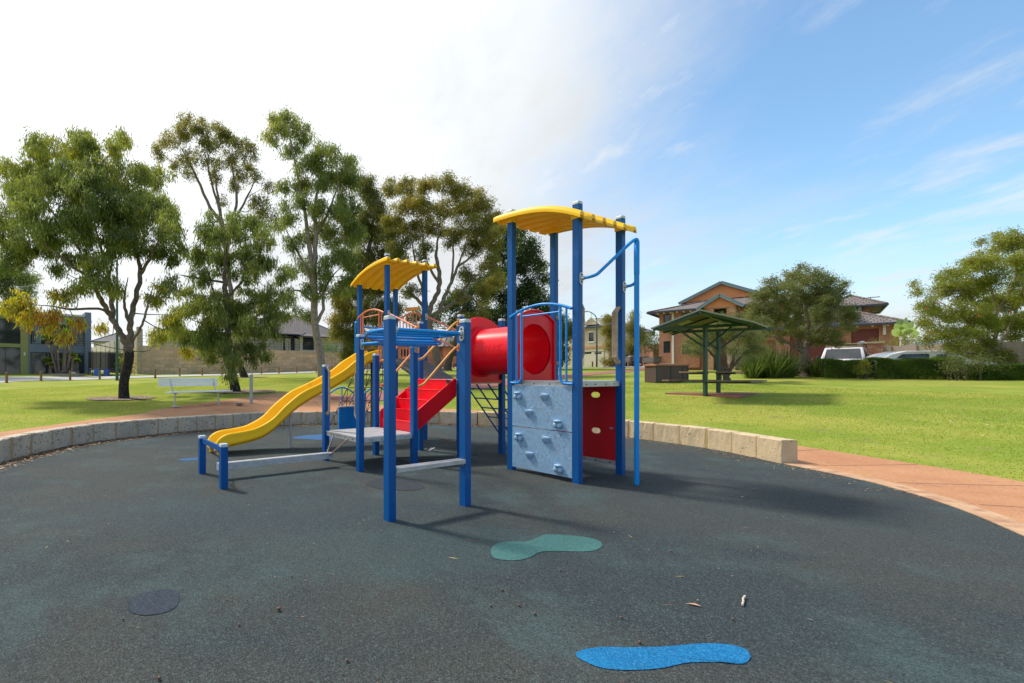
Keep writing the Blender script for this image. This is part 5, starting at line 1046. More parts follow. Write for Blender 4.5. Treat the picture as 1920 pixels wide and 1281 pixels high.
def hiproof(parent, f, a0, a1, t0, t1, z0, zr, m=TILE, ov=.5, name='roof', gut=NAVY, ridge=None):
    """hip roof over facade-aligned rectangle"""
    A0, A1, T0, T1 = a0-ov, a1+ov, t0-ov, t1+ov; h = min(A1-A0, T1-T0)/2
    if ridge is not None: h = ridge
    c = [f.P(A0, z0, T0), f.P(A1, z0, T0), f.P(A1, z0, T1), f.P(A0, z0, T1)]
    if A1-A0 >= T1-T0: r = [f.P(A0+h, zr, (T0+T1)/2), f.P(A1-h, zr, (T0+T1)/2)]; fs = [(0, 1, 5, 4), (1, 2, 5), (2, 3, 4, 5), (3, 0, 4)]
    else: r = [f.P((A0+A1)/2, zr, T0+h), f.P((A0+A1)/2, zr, T1-h)]; fs = [(0, 1, 4), (1, 2, 5, 4), (2, 3, 5), (3, 0, 4, 5)]
    q = MB(); q.add(c+r, fs+[(3, 2, 1, 0)]); o = q.build(name, m, parent); gq = MB()
    for i in range(4):
        p, q_ = c[i], c[(i+1) % 4]; t = (q_-p).normalized(); nn = t.cross(UZ); gq.box((p+q_)/2-UZ*.05+nn*.05, ((p-q_).length/2+.05, .045, .07), (t, nn, UZ))
    gq.build('gutter', gut, o); rt = MB(); rt.tube([r[0]+UZ*.03, r[1]+UZ*.03], .09, 6)
    for i, j in ((0, 0), (1, 1), (2, 1), (3, 0)) if A1-A0 >= T1-T0 else ((0, 0), (1, 0), (2, 1), (3, 1)): rt.tube([c[i]+UZ*.02, r[j]+UZ*.03], .08, 6)
    rt.build('ridge_cap', m, o); return o
def body(f, parent, a0, a1, z0, z1, t0, t1, m, name='wall'):
    q = MB(); f.sbox(q, a0, a1, z0, z1, t0, t1); return q.build(name, m, parent)
# ---- modern house far left
GRN = mat('render_green', (.36, .34, .13), .85, (.32, .31, .12), 1.5, bump=.003); BLG = mat('render_bluegrey', (.21, .245, .31), .85, (.19, .22, .28), 1.2, bump=.003)
f = Fac(-60, 41.5, 170, 47.2); H = empty('modern_house', f.P(6, 1.5), 'two storey house in olive green and blue grey render with dark glazing', 'house')
z0 = 1.0
def fb(q, *a): return f.box(q, *a)
wall_with_openings(f, 'green_wall', GRN, H, -60, 572, 53.5, 704, [(-50, 594, 38.5, 642), (-50, 649, 38.5, 703)], .35)
wall_with_openings(f, 'grey_wall', BLG, H, 54, 588, 159, 704, [(57, 605, 158.3, 645), (57, 660, 158.3, 703)], .35)
part('end_pier', BLG, H, lambda q: f.box(q, 159, 586, 170.5, 706, -.25, 7))
part('parapet_cap', WHT, H, lambda q: f.box(q, 54, 584.5, 159, 588, -.12, .5))
a0, _ = f.q(-60, 600); a1, _ = f.q(159, 600); body(f, H, a0, a1-.1, z0, f.q(54, 590)[1], 2.2, 8, BLG, 'rear_wall')
part('ceiling_slab', BLG, H, lambda q: f.sbox(q, a0, a1-.1, f.q(54, 650)[1]-.1, f.q(54, 650)[1]+.1, .36, 2.2), lambda q: f.sbox(q, a0, a1-.1, f.q(54, 590)[1]-.2, f.q(54, 590)[1], .36, 2.2))
for nm, xa, xb, ya in (('balcony_rail', -50, 38, 620), ('balcony_rail', 57, 66, 622), ('balcony_rail', 78, 158, 622)):
    q = MB(); s0, zt = f.q(xa, ya); s1, _ = f.q(xb, ya); _, zb_ = f.q(xa, 641)
    for k in range(7): z = zb_+(zt-zb_)*k/6; q.tube([f.P(s0, z, .03), f.P(s1, z, .03)], .022 if k < 6 else .035, 5)
    for k in range(4): s_ = s0+(s1-s0)*k/3; q.tube([f.P(s_, zb_, .05), f.P(s_, zt, .05)], .03, 5)
    q.build(nm, FRM, H)
part('blind_panel', BLG, H, lambda q: f.box(q, 60, 606, 77, 644, .05, .075))
part('wall_lamp', WHT, H, lambda q: f.box(q, 44.5, 661, 48, 667, -.15, 0))
# ---- side yard: brick wall, trampoline, fence
ff = Fac(168, 47.5, 270, 47); 
q = MB(); ff.box(q, 171, 660, 262, 703, 3.0, 3.2); q.build('brick_wall', mat('brick_brown', (.20, .12, .085), .9, (.16, .09, .065), 1, brick=(.30, .10, .012, (.26, .20, .15))), label='brown brick side wall behind the trampoline left of the limestone wall', category='wall')
CF = mat('fence_cream', (.66, .60, .50), .6, (.62, .56, .46), .8, wave=('X', 1.4, (.50, .45, .37), 'SAW'))
f2 = Fac(168, 62, 268, 47.4); fn = empty('panel_fence', f2.P(0, 2), 'cream metal panel fence climbing towards the limestone wall', 'fence'); q = MB()
n = 11
for i in range(n):
    x0 = 172+(266-172)*i/n; x1 = 172+(266-172)*(i+1)/n; yt = 652-38*(i/n)**1.1; s0, _ = f2.q(x0, 650); s1, _ = f2.q(x1, 650); _, zt = f2.q(x0, yt); f2.sbox(q, s0, s1-.04, .5, zt, 0, .05); 
q.build('panel', CF, fn); q = MB()
for i in range(n+1):
    x0 = 172+(266-172)*i/n; yt = 652-38*(max(i-1, 0)/n)**1.1; s0, _ = f2.q(x0, 650); _, zt = f2.q(x0, yt); f2.sbox(q, s0-.04, s0+.03, .5, zt+.05, -.03, .08)
q.build('fence_post', mat('fence_post', (.45, .40, .33), .6), fn)
tr_ = gd(196, 44.6); T_ = empty('trampoline', tr_, 'black netted trampoline beside the blue grey house', 'trampoline'); q = MB(); rad_ = 1.35
ring_ = [tr_+V(rad_*math.cos(a), rad_*math.sin(a), .55) for a in np.linspace(0, 2*math.pi, 25)[:-1]]; q.tube(ring_, .06, 6, closed=True); q.add([tr_+UZ*.55]+ring_, [(0, 1+i, 1+(i+1) % 24) for i in range(24)]); q.build('jump_mat', mat('tramp_blue', (.02, .04, .12), .6), T_)
q = MB()
for i in range(6):
    a = i*math.pi/3+.2; p = tr_+V(rad_*1.05*math.cos(a), rad_*1.05*math.sin(a), 0); q.tube([p, p+UZ*2.3], .035, 6)
q.build('frame_pole', FRM, T_); q = MB(); q.grid([[tr_+V(rad_*math.cos(a), rad_*math.sin(a), z) for a in np.linspace(0, 2*math.pi, 25)] for z in (.6, 1.4, 2.2)])
nm_ = bpy.data.materials.new('net'); nm_.use_nodes = True; nn_ = nm_.node_tree.nodes; b_ = nn_['Principled BSDF']; b_.inputs['Base Color'].default_value = (.012, .012, .012, 1); b_.inputs['Alpha'].default_value = .7
q.build('safety_net', nm_, T_)
for px, c in ((182, (.02, .12, .5)), (200, (.02, .08, .35))):
    p = gd(px, 43.2); MB().cbox(p+UZ*.3, (.22, .2, .3), None, .03).build('tub', mat('tub%d' % px, c, .5), label=('bright blue plastic tub left of the trampoline centre pole' if px == 182 else 'dark blue plastic tub under the middle of the trampoline'), category='tub')
# neighbour roof
f3 = Fac(150, 78, 250, 80); H = empty('neighbour_house', f3.P(5, 2), 'low house with grey hip roof peeking above the cream fence', 'house')
s0, ze = f3.q(168, 640); s1, _ = f3.q(252, 640); body(f3, H, s0+.5, s1-.5, 1, ze, .5, 9, mat('cream_wall', (.62, .56, .46), .8)); hiproof(H, f3, s0+.5, s1-.5, .5, 9, ze, ze+1.75, mat('roof_grey', (.19, .18, .19), .8, (.23, .22, .23), 1, brick=(.3, .32, .03, (.09, .09, .09))), .4)
# ---- far limestone retaining wall with the beige house on it
LW = mat('limestone_far', (.90, .58, .36), .92, (.55, .36, .23), .8, brick=(.95, .36, .05, (.66, .45, .22)), bump=.03, bs=9, col3=(.36, .30, .22), n3=(.55, 2.2))
f4 = Fac(265, 47.2, 690, 63); W4 = empty('retaining_wall', f4.P(8, 1.2), 'long high limestone block retaining wall across the street', 'wall')
s0, z1 = f4.q(265, 648); s1, _ = f4.q(700, 648); q = MB(); n = 26
for i in range(n):
    a, b = s0+(s1-s0)*i/n, s0+(s1-s0)*(i+1)/n; f4.sbox(q, a, b-.003, .3, z1-.02*(i % 3), 0, .35+.001*(i % 2))
q.build('block_wall', LW, W4); q = MB(); f4.sbox(q, s0-.42, s0, .3, z1+1.9, -.08, .42); q.build('corner_pier', mat('limestone_pier', (.52, .42, .28), .9, (.46, .36, .24), .8, brick=(.5, .36, .02, (.42, .34, .24))), W4)
q = MB(); f4.sbox(q, s0-.36, s0-.05, .3, z1-.05, .42, 12); q.build('return_wall', LW, W4)
# garden ground behind the wall is covered by a terrace slab
q = MB(); f4.sbox(q, s0, s1, .2, z1-.35, .36, 14); q.build('terrace', mat('terrace', (.22, .26, .08), .95), kind='structure')
q = MB(); zr0 = z1+.05
for k in range(3): q.tube([f4.P(s0, zr0+.35+.33*k, .18), f4.P(s1, zr0+.35+.33*k, .18)], .016, 5)
nb = int((s1-s0)/1.0)
for k in range(nb): q.tube([f4.P(s0+(s1-s0)*k/nb, z1-.06, .18), f4.P(s0+(s1-s0)*k/nb, zr0+1.05, .18)], .016 if k % 2 else .022, 5)
q.build('rail_fence', FRM, label='thin black metal railing along the top of the limestone retaining wall', category='railing')
f5 = Fac(290, 54.5, 690, 70); H = empty('beige_house', f5.P(8, 3), 'single storey beige house with brown tiled roof above the limestone wall', 'house')
BEI = mat('beige_brick', (.66, .54, .40), .85, (.45, .36, .25), .8, brick=(.24, .086, .008, (.42, .34, .25)))
sA, zE = f5.q(480, 624); sB, _ = f5.q(566, 624); sC, _ = f5.q(632, 624); s_0, _ = f5.q(300, 624); gz = z1-.4
wall_with_openings(f5, 'wall', BEI, H, 300, 624, 561, 664, [(414, 629, 424, 663), (531, 631, 535, 660), (545, 632, 553, 658), (345, 630, 352, 650)], .3)
wall_with_openings(f5, 'wall', mat('render_cream', (.66, .60, .50), .8), H, 562, 628, 664, 668, [(568, 632, 589, 656), (596, 633, 600, 650)], .3)
sD, _ = f5.q(664, 624); body(f5, H, s_0+.1, sD-.1, gz, zE-.1, 1.2, 9, BEI, 'rear_wall')
hiproof(H, f5, f5.q(470, 624)[0], f5.q(640, 624)[0], 0, 9.5, zE, f5.q(545, 594.5, 4)[1]+.25, TILE, .55); body(f5, H, s_0, f5.q(480, 624)[0]-1.2, zE-.3, zE-.15, -.3, 8, TILE, 'flat_roof')
hiproof(H, f5, f5.q(562, 624)[0], sD, -.8, 7, zE-.25, zE+1.6, TILE, .5)
q = MB(); s_, _ = f5.q(548, 600); q.tube([f5.P(f5.q(582, 600, 4)[0], zE+1, 4), f5.P(f5.q(582, 600, 4)[0], zE+4.1, 4)], .025, 5); q.tube([f5.P(f5.q(572, 600, 4)[0], zE+4.0, 4), f5.P(f5.q(590, 600, 4)[0], zE+4.0, 4)], .02, 5)
for k in range(5): c = f5.P(f5.q(574+3.2*k, 600, 4)[0], zE+4.0, 4); q.tube([c-f5.n*.4, c+f5.n*.4], .012, 4)
q.build('aerial', FRM, H)
# slatted screens seen above the wall at its left
q = MB(); f6 = Fac(270, 49, 400, 54)
for k in range(60):
    x = 291+k*1.05
    if 304 < x < 309 or 334 < x < 341: continue
    s_, _ = f6.q(x, 640); f6.sbox(q, s_-.022, s_+.022, z1-.3, f6.q(x, 627)[1], 0, .04)
q.build('slat_screen', mat('slat_beige', (.56, .46, .34), .8), label='vertical beige timber slat screen above the left end of the limestone wall', category='screen')
# ---- cream two storey house in the middle
f7 = Fac(1078, 70, 1170, 64); H = empty('cream_house', f7.P(3, 2.5), 'cream two storey house with gable, white trimmed window and double garage door', 'house')
CRM = mat('render_sand', (.60, .50, .36), .85, (.56, .47, .34), 1)
wall_with_openings(f7, 'wall', CRM, H, 1060, 619, 1135, 656, [(1104, 624, 1113, 640.5), (1088, 628, 1094, 644)], .3)
part('window_trim', WHT, H, lambda q: f7.box(q, 1102.3, 640.6, 1114.8, 643, -.08, 0), lambda q: f7.box(q, 1102.3, 621.5, 1114.8, 623.9, -.08, 0))
part('brick_band', mat('band', (.52, .26, .12), .9), H, lambda q: f7.box(q, 1060, 652, 1135, 656, -.06, -.001))
wall_with_openings(f7, 'lower_wall', mat('lime_wall', (.58, .50, .38), .85), H, 1040, 656.2, 1170, 692, [(1094, 660, 1134, 690)], .3)
q = MB(); f7.box(q, 1095, 661, 1133, 690, -.02, .02); gdr = q.build('garage_door', mat('door_cream', (.66, .60, .50), .5, (.63, .57, .47), 1, wave=('Y', .9, (.5, .45, .37), 'SAW')), H)
part('door_glass', GLASS, gdr, lambda q: f7.box(q, 1096, 661, 1109, 664, -.03, -.021), lambda q: f7.box(q, 1115, 661, 1128, 664, -.03, -.021))
s0, ze = f7.q(1060, 618.5); s1, _ = f7.q(1135, 618.5); body(f7, H, s0, s1, 2, ze, .31, 10, CRM, 'rear_wall'); hiproof(H, f7, s0, s1, 0, 10, ze+.05, ze+1.6, mat('roof_pale_grey', (.26, .28, .33), .6, (.30, .32, .37), 1, brick=(.3, .32, .02, (.16, .17, .2))), .5)
q = MB(); sa, zg = f7.q(1098, 610.5); sb_, _ = f7.q(1126, 610.5); sm_ = (sa+sb_)/2; _, za_ = f7.q(1112, 596.5); q.prism([f7.P(sa, zg, -.4), f7.P(sb_, zg, -.4), f7.P(sm_, za_, -.4)], f7.n*4); q.build('gable', CRM, H)
q = MB()
for a, b in (((sa-.3, zg-.15), (sm_, za_+.12)), ((sm_, za_+.12), (sb_+.3, zg-.15))): q.tube([f7.P(a[0], a[1], -.5), f7.P(b[0], b[1], -.5)], .09, 5)
q.tube([f7.P(sm_, za_, -.5), f7.P(sm_, za_+.75, -.5)], .05, 5); q.build('bargeboard', WHT, H)
# ---- low limestone garden wall and the brick pillar by the driveway
f8 = Fac(1270, 51, 1446, 46); q = MB(); f8.box(q, 1278, 682.5, 1446, 694, 0, .35); q.build('garden_wall', mat('lime_low', (.52, .42, .30), .9, (.46, .37, .26), 1, brick=(.8, .34, .02, (.40, .32, .22))), label='low cream limestone garden wall behind the picnic shelter', category='wall')
q = MB(); f8.box(q, 1278, 677.5, 1446, 682.4, 1.2, 2.6); q.build('garden_bed', mat('bed_red', (.32, .13, .08), .95), kind='structure')
p = at(1226, 690, 53); p.z = g(p.x, p.y); pl = empty('brick_pillar', p, 'short orange brick pillar at the driveway edge behind the barbecue', 'pillar'); MB().box(p+UZ*.95, (.32, .32, .95)).build('shaft', BRICK, pl); MB().box(p+UZ*1.96, (.38, .38, .06)).build('pillar_cap', BRICK, pl)
f9 = Fac(1175, 60, 1215, 58); q = MB(); f9.box(q, 1160, 646, 1222, 690, 3, 3.3); q.build('brick_wall', BRICK, label='shaded brown brick garden wall behind the boat like trailer', category='wall')
f10 = Fac(1160, 95, 1260, 90); H = empty('distant_house', f10.P(3, 3), 'distant house with dark flat roof glimpsed between the blue pole and brick house', 'house'); s0, ze = f10.q(1192, 624); s1, _ = f10.q(1222, 624); body(f10, H, s0, s1, 2, ze, 0, 8, mat('dist_wall', (.5, .48, .46), .8)); hiproof(H, f10, s0, s1, 0, 8, ze, ze+.9, mat('roof_dark', (.10, .10, .12), .7), .5)
f11 = Fac(840, 76, 880, 78); H = empty('red_brick_house', f11.P(2, 3), 'red brick house with grey roof glimpsed through the trees left of the tunnel', 'house'); s0, ze = f11.q(832, 650); s1, _ = f11.q(905, 650)
wall_with_openings(f11, 'wall', BRICKC, H, 832, 650, 905, 682, [(850, 656, 858, 668)], .3); body(f11, H, s0, s1, 2, ze, .4, 9, BRICK, 'rear_wall'); hiproof(H, f11, s0, s1, 0, 9, ze, ze+2.2, TILE, .5)
f12 = Fac(700, 66, 790, 68); q = MB(); f12.box(q, 690, 668, 850, 694, 0, .3); q.build('street_wall', BRICK, label='orange brick front wall seen between the slats of the small tower guard rail', category='wall')
f13 = Fac(660, 74, 780, 76); H = empty('orange_brick_house', f13.P(4, 3), 'orange brick house with tiled roof behind the small tower and bridge', 'house'); s0, ze = f13.q(660, 645); s1, _ = f13.q(812, 645); wall_with_openings(f13, 'wall', BRICKC, H, 660, 645, 812, 690, [(690, 655, 705, 668), (752, 655, 766, 668)], .3); body(f13, H, s0, s1, 2, ze, .4, 9, BRICK, 'rear_wall'); hiproof(H, f13, s0, s1, 0, 9, ze, ze+1.7, TILE, .5)
# ---- large brick house on the right
fh = Fac(1236, 43.3, 1672, 33.2); H = empty('brick_house', fh.P(6, 2), 'large two storey orange brick house with tiled roofs, gables and maroon garage doors', 'house')
wall_with_openings(fh, 'upper_wall', BRICK, H, 1236, 586, 1312, 690, [(1244, 589, 1257, 607), (1244, 640, 1257, 662), (1279, 587, 1296, 603), (1279, 646, 1296, 664)], .3)
gz = 1.2
sG, zP = fh.q(1323, 571); 
wall_with_openings(fh, 'upper_wall', BRICK, H, 1405, 577, 1470, 640, [(1430, 590, 1450, 610)], .3)
s0, _ = fh.q(1236, 590); s1, _ = fh.q(1470, 590); s2, _ = fh.q(1672, 590); zE = fh.q(1236, 586)[1]
body(fh, H, s0+.1, s1, gz, zE-.1, .31, 9, BRICK, 'rear_wall')
# tiled main roof, two faces either side of the porch gable
hiproof(H, fh, s0, s1+2.2, 0, 9.5, zE, zE+1.5, TILE, .75)
# tall rear gable
def gable(name, xa, ya, xm, ym, xb, yb, off, dep, m):
    a, za = fh.q(xa, ya, off); b, zb2 = fh.q(xb, yb, off); c, zc = fh.q(xm, ym, off); zb2 = za
    b = 2*c-a; q = MB(); q.prism([fh.P(a, za, off), fh.P(b, za, off), fh.P(c, zc, off)], fh.n*dep); o = q.build(name, m, H)
    r = MB(); e_ = .35
    for (p0, p1) in (((a-.4, za-.25), (c, zc+.02)), ((b+.4, za-.25), (c, zc+.02))):
        A_, B2 = fh.P(p0[0], p0[1]+.12, off-e_), fh.P(p1[0], p1[1]+.12, off-e_); t = (B2-A_).normalized(); up = fh.n.cross(t); up = up if up.z > 0 else -up; c_ = (A_+B2)/2
        r.box(c_+fh.n*.06, ((A_-B2).length/2, .05, .13), (t, fh.n, up))
    r.build('bargeboard', BGR, o); rr = MB()
    for (p0, p1) in (((a-.4, za-.25), (c, zc)), ((b+.4, za-.25), (c, zc))):
        A_, B2 = fh.P(p0[0], p0[1]+.2, off-e_), fh.P(p1[0], p1[1]+.2, off-e_); rr.add([A_, B2, B2+fh.n*(dep+e_), A_+fh.n*(dep+e_)], [(0, 1, 2, 3)]); rr.add([A_-UZ*.06, B2-UZ*.06, B2-UZ*.06+fh.n*(dep+e_), A_-UZ*.06+fh.n*(dep+e_)], [(3, 2, 1, 0)])
    rr.build('gable_roof', TILE, o); return o, (a, b, c, za)
gable('rear_gable', 1283, 567, 1353, 533, 1420, 560, 3.2, 4.5, BRICKC)
o, (ga, gb, gc, gza) = gable('porch_gable', 1318, 577.5, 1350, 557, 1392, 571, -1.6, 4, BRICKC)
# porch body: pillars and beam with a dark recess
q = MB(); zo1, zo0 = fh.q(1332, 579.5, -1.6)[1], fh.q(1332, 612, -1.6)[1]; pa, pb = ga+.15, gb-.15
fh.sbox(q, pa, pa+.55, gz, gza, -1.6, -1.0); fh.sbox(q, pb-.55, pb, gz, gza, -1.6, -1.0); fh.sbox(q, pa+.55, pb-.55, zo1, gza, -1.6, -1.0); fh.sbox(q, pa+.55, pb-.55, zo0-1.0, zo0-.1, -1.6, -1.3); fh.sbox(q, pa+.02, pa+.4, gz, gza-.02, -1.0, .3); fh.sbox(q, pb-.4, pb-.02, gz, gza-.02, -1.0, .3); q.build('porch_brickwork', BRICKX, H)
q = MB(); fh.sbox(q, pa+.4, pb-.4, zo0-.2, zo1+.1, .05, .12); q.build('porch_glazing', FRM, H)
# right upper storey, set back
u0_, zU = fh.q(1560, 577, 5); u1_, _ = fh.q(1632, 577, 5); q = MB(); fh.sbox(q, u0_, u1_, gz, zU-.1, 5, 11); q.build('upper_wall', BRICK, H)
part('window', FRM, H, lambda q: fh.box(q, 1605, 572.5, 1610, 585, -.06, 0.1, 5) if False else fh.sbox(q, fh.q(1604, 572, 5)[0], fh.q(1610, 572, 5)[0], fh.q(1604, 583, 5)[1], fh.q(1604, 573, 5)[1], 4.95, 5.05), lambda q: fh.sbox(q, fh.q(1613, 572, 5)[0], fh.q(1618, 572, 5)[0], fh.q(1613, 584, 5)[1], fh.q(1613, 574, 5)[1], 4.95, 5.05))
part('downpipe', WHT, H, lambda q: fh.sbox(q, fh.q(1611, 572, 5)[0]-.05, fh.q(1611, 572, 5)[0]+.12, 4, zU, 4.88, 4.97), lambda q: fh.sbox(q, fh.q(1262, 590)[0]-.08, fh.q(1262, 590)[0]+.08, gz, zE-.1, -.1, -.01))
hiproof(H, fh, u0_, u1_, 5, 11, zU-.05, zU+1.0, TILE, .8)
# garage wing in front
g0, zg = fh.q(1455, 616, 0); g1, zg1 = fh.q(1664, 606.5, 0); zg = zg1
wall_with_openings(fh, 'garage_wall', BRICK, H, 1462, 613, 1671, 690, [], .3) if False else None
dA0, dA1 = fh.q(1481, 640)[0], fh.q(1561, 640)[0]; dB0, dB1 = fh.q(1596, 640)[0], fh.q(1648, 640)[0]; zd = fh.q(1648, 615.5)[1]
q = MB()
for a, b in ((g0, dA0), (dA1, dB0), (dB1, g1+.55)): fh.sbox(q, a, b, gz, zg-.05, 0, .4)
fh.sbox(q, dA0, dA1, zd, zg-.05, 0, .4); fh.sbox(q, dB0, dB1, zd, zg-.05, 0, .4); q.build('garage_wall', BRICK, H)
for a, b in ((dA0, dA1), (dB0, dB1)):
    q = MB(); fh.sbox(q, a, b, gz, zd, .15, .2); q.build('garage_door', MAR, H)
q = MB(); fh.sbox(q, g0, g1+.5, gz, zg-.1, .41, 7); q.build('garage_body', BRICK, H)
hiproof(H, fh, g0, g1+.3, 0, 7, zg, zg+1.75, TILE, .65)
part('downpipe', WHT, H, lambda q: fh.sbox(q, fh.q(1658, 620)[0]-.07, fh.q(1658, 620)[0]+.07, fh.q(1658, 628)[1], zg, -.16, -.02))
q = MB()
for x in np.linspace(g0, g1, 9): q.sphere(fh.P(x, zg-.16, -.45), .07, 8, 6)
for x in np.linspace(s0, s1-3, 12): q.sphere(fh.P(x, zE-.16, -.6), .09, 8, 6)
q.build('eave_lamp', WHT, H)
q = MB(); p = fh.P(fh.q(1632, 560, 9)[0], 5, 9); q.tube([p, V(p.x, p.y, fh.q(1632, 557.5, 9)[1])], .03, 5); z_ = fh.q(1632, 558, 9)[1]; q.tube([fh.P(fh.q(1626, 558, 9)[0], z_, 9), fh.P(fh.q(1650, 558, 9)[0], z_, 9)], .03, 5)
for k in range(6): c = fh.P(fh.q(1628+4*k, 558, 9)[0], z_, 9); q.tube([c-fh.n*.35, c+fh.n*.35], .012, 4)
q.build('aerial', FRM, H)
# gate pillar and rendered wall
p = at(1640, 690, 27.4); p.z = g(p.x, p.y)-.2; pl = empty('gate_pillar', p, 'brick gate pillar with pale flat cap between the van and the white car', 'pillar'); zt = CH-(644-HZ)*27.4/F; ax_ = (fh.t, fh.n, UZ); MB().box(V(p.x, p.y, (p.z+zt)/2), (.30, .30, (zt-p.z)/2), ax_).build('shaft', BRICKX, pl); MB().box(V(p.x, p.y, zt+.04), (.36, .36, .05), ax_).build('pillar_cap', WHT if False else LIME, pl)
fr = Fac(1655, 27.6, 2050, 21.5); q = MB(); a0, zt = fr.q(1655, 650); a1, _ = fr.q(2060, 650); fr.sbox(q, a0, a1, .6, zt, 0, .22)
for k in range(7): a = a0+(a1-a0)*k/7; fr.sbox(q, a, a+.35, .6, zt+.06, -.05, -.001)
q.build('rendered_wall', mat('render_taupe', (.42, .35, .29), .85, (.38, .32, .26), 1.3), label='taupe rendered street wall behind the white car and bottlebrush', category='wall')
q = MB(); p = at(1735, 650, 30); q.tube([V(p.x-1.1, p.y, CH-(648-HZ)*30/F), V(p.x+1.6, p.y+.3, CH-(648-HZ)*30/F)], .35, 12); q.build('water_tank_cover', mat('pale_cover', (.5, .58, .62), .5), label='pale rounded cover showing just above the taupe wall', category='cover')
# ---- van (front on) and white car
def profile_car(name, label, cat, origin, fwd, prof, width, paint, glass, wheels, extra=None, tum=.86, belt=None):
    root = empty(name, origin, label, cat); sd_ = fwd.cross(UZ).normalized(); P = lambda x, y, z: origin+fwd*x+sd_*y+UZ*z
    q = MB(); hw = width/2; rows = []
    for (x, z) in prof:
        k = 1 if z < belt else 1-(1-tum)*min(1, (z-belt)/.65); rows.append([P(x, -hw*k*.93, z), P(x, -hw*k, z-.03 if z > .35 else z), P(x, hw*k, z-.03 if z > .35 else z), P(x, hw*k*.93, z)])
    n = len(prof)
    q.grid([[r[0], r[3]] for r in rows]+[[rows[0][0], rows[0][3]]], True)
    for s_, idx in ((-1, 0), (1, 3)):
        ed = [r[1 if s_ < 0 else 2] for r in rows]; q.grid([[r[idx] for r in rows], ed], True, flip=s_ > 0); q.add(ed, [tuple(range(n)) if s_ < 0 else tuple(range(n-1, -1, -1))])
    o = q.build('body', paint, root)
    for nm, pts in glass: g_ = MB(); v_ = [P(*p) for p in pts]; nn = (v_[1]-v_[0]).cross(v_[2]-v_[0]).normalized(); c_ = sum(v_, V(0, 0, 0))/len(v_); nn = nn if nn.dot(c_-P(0, 0, .8)) > 0 else -nn; g_.prism([x+nn*.012 for x in v_], -nn*.03); g_.build(nm, GLASS, root)
    for x, y in wheels:
        w_ = MB(); w_.tube([P(x, y-.11, .32), P(x, y+.11, .32)], .32, 20); wo = w_.build('wheel', DARK, root); MB().tube([P(x, y-.115, .32), P(x, y+.115, .32)], .19, 14).build('rim', BRK, wo)
    return root, P
VP = mat('van_paint', (.74, .71, .75), .25, (.70, .67, .71), 2, coat=.5); CP_ = mat('car_white', (.80, .80, .80), .22, coat=.5)
vo = at(1577, 700, 26.6); vo.z = g(vo.x, vo.y); vz = CH-(651-HZ)*26.6/F-vo.z   # roof height above its ground
vf_ = V(-1.28, -1.0, 0).normalized()
k_ = vz/1.75
vo.z -= .14
van, VP_ = profile_car('parked_van', 'pale lilac van with roof rack parked nose out in front of the maroon garage doors', 'van', vo, vf_, [(0, .3), (.0, .62), (-.06, .80), (-.62, .98), (-1.2, 1.66), (-1.45, 1.74), (-3.9, 1.74), (-4.1, 1.6), (-4.2, .9), (-4.2, .3)], 1.78, VP,
  [('windscreen', [(-.67, -.74, 1.04), (-.67, .74, 1.04), (-1.16, .66, 1.613), (-1.16, -.66, 1.613)]), ('side_window', [(-.98, .865, 1.05), (-1.9, .865, 1.05), (-1.9, .80, 1.55), (-1.35, .80, 1.55)]), ('side_window', [(-.98, -.865, 1.05), (-1.9, -.865, 1.05), (-1.9, -.80, 1.55), (-1.35, -.80, 1.55)])],
  [(-.75, .8), (-.75, -.8), (-3.4, .8), (-3.4, -.8)], belt=1.0)
for y in (-1.0, 1.0):
    q = MB(); q.sphere(VP_(-.95, y, 1.12), .13, 10, 8, (.6, .8, 1)); q.tube([VP_(-.95, y*.86, 1.08), VP_(-.95, y, 1.1)], .025, 6); q.build('mirror', DARK, van)
for y in (-.62, .62):
    q = MB(); q.box(VP_(-.05, y, .72), (.03, .15, .08), (vf_, vf_.cross(UZ), UZ)); q.build('headlight', mat('lamp_glass', (.7, .7, .68), .1), van)
q = MB()
for x in (-1.5, -2.5, -3.5): q.tube([VP_(x, -.72, 1.86), VP_(x, .72, 1.86)], .02, 6)
for y in (-.72, .72): q.tube([VP_(-1.3, y, 1.88), VP_(-3.9, y, 1.88)], .02, 6); [q.tube([VP_(x, y, 1.72), VP_(x, y, 1.88)], .018, 6) for x in (-1.5, -2.5, -3.5)]
q.box(VP_(-2.2, -.1, 1.93), (.9, .5, .03), (vf_, vf_.cross(UZ), UZ)); q.build('roof_rack', mat('timber_rack', (.40, .32, .2), .8), van)
MB().tube([VP_(-1.3, -.62, 1.93), VP_(-4.0, -.62, 2.10)], .09, 12).build('pipe_carrier', BRK, van)
q = MB()
for y in (-.3, .25): q.tube([VP_(-.66, y-.25, 1.03), VP_(-.80, y+.25, 1.17)], .012, 5)
q.build('wiper', DARK, van)
co_ = at(1842, 700, 24.0); co_.z = CH-(657.5-HZ)*24.3/F-1.46
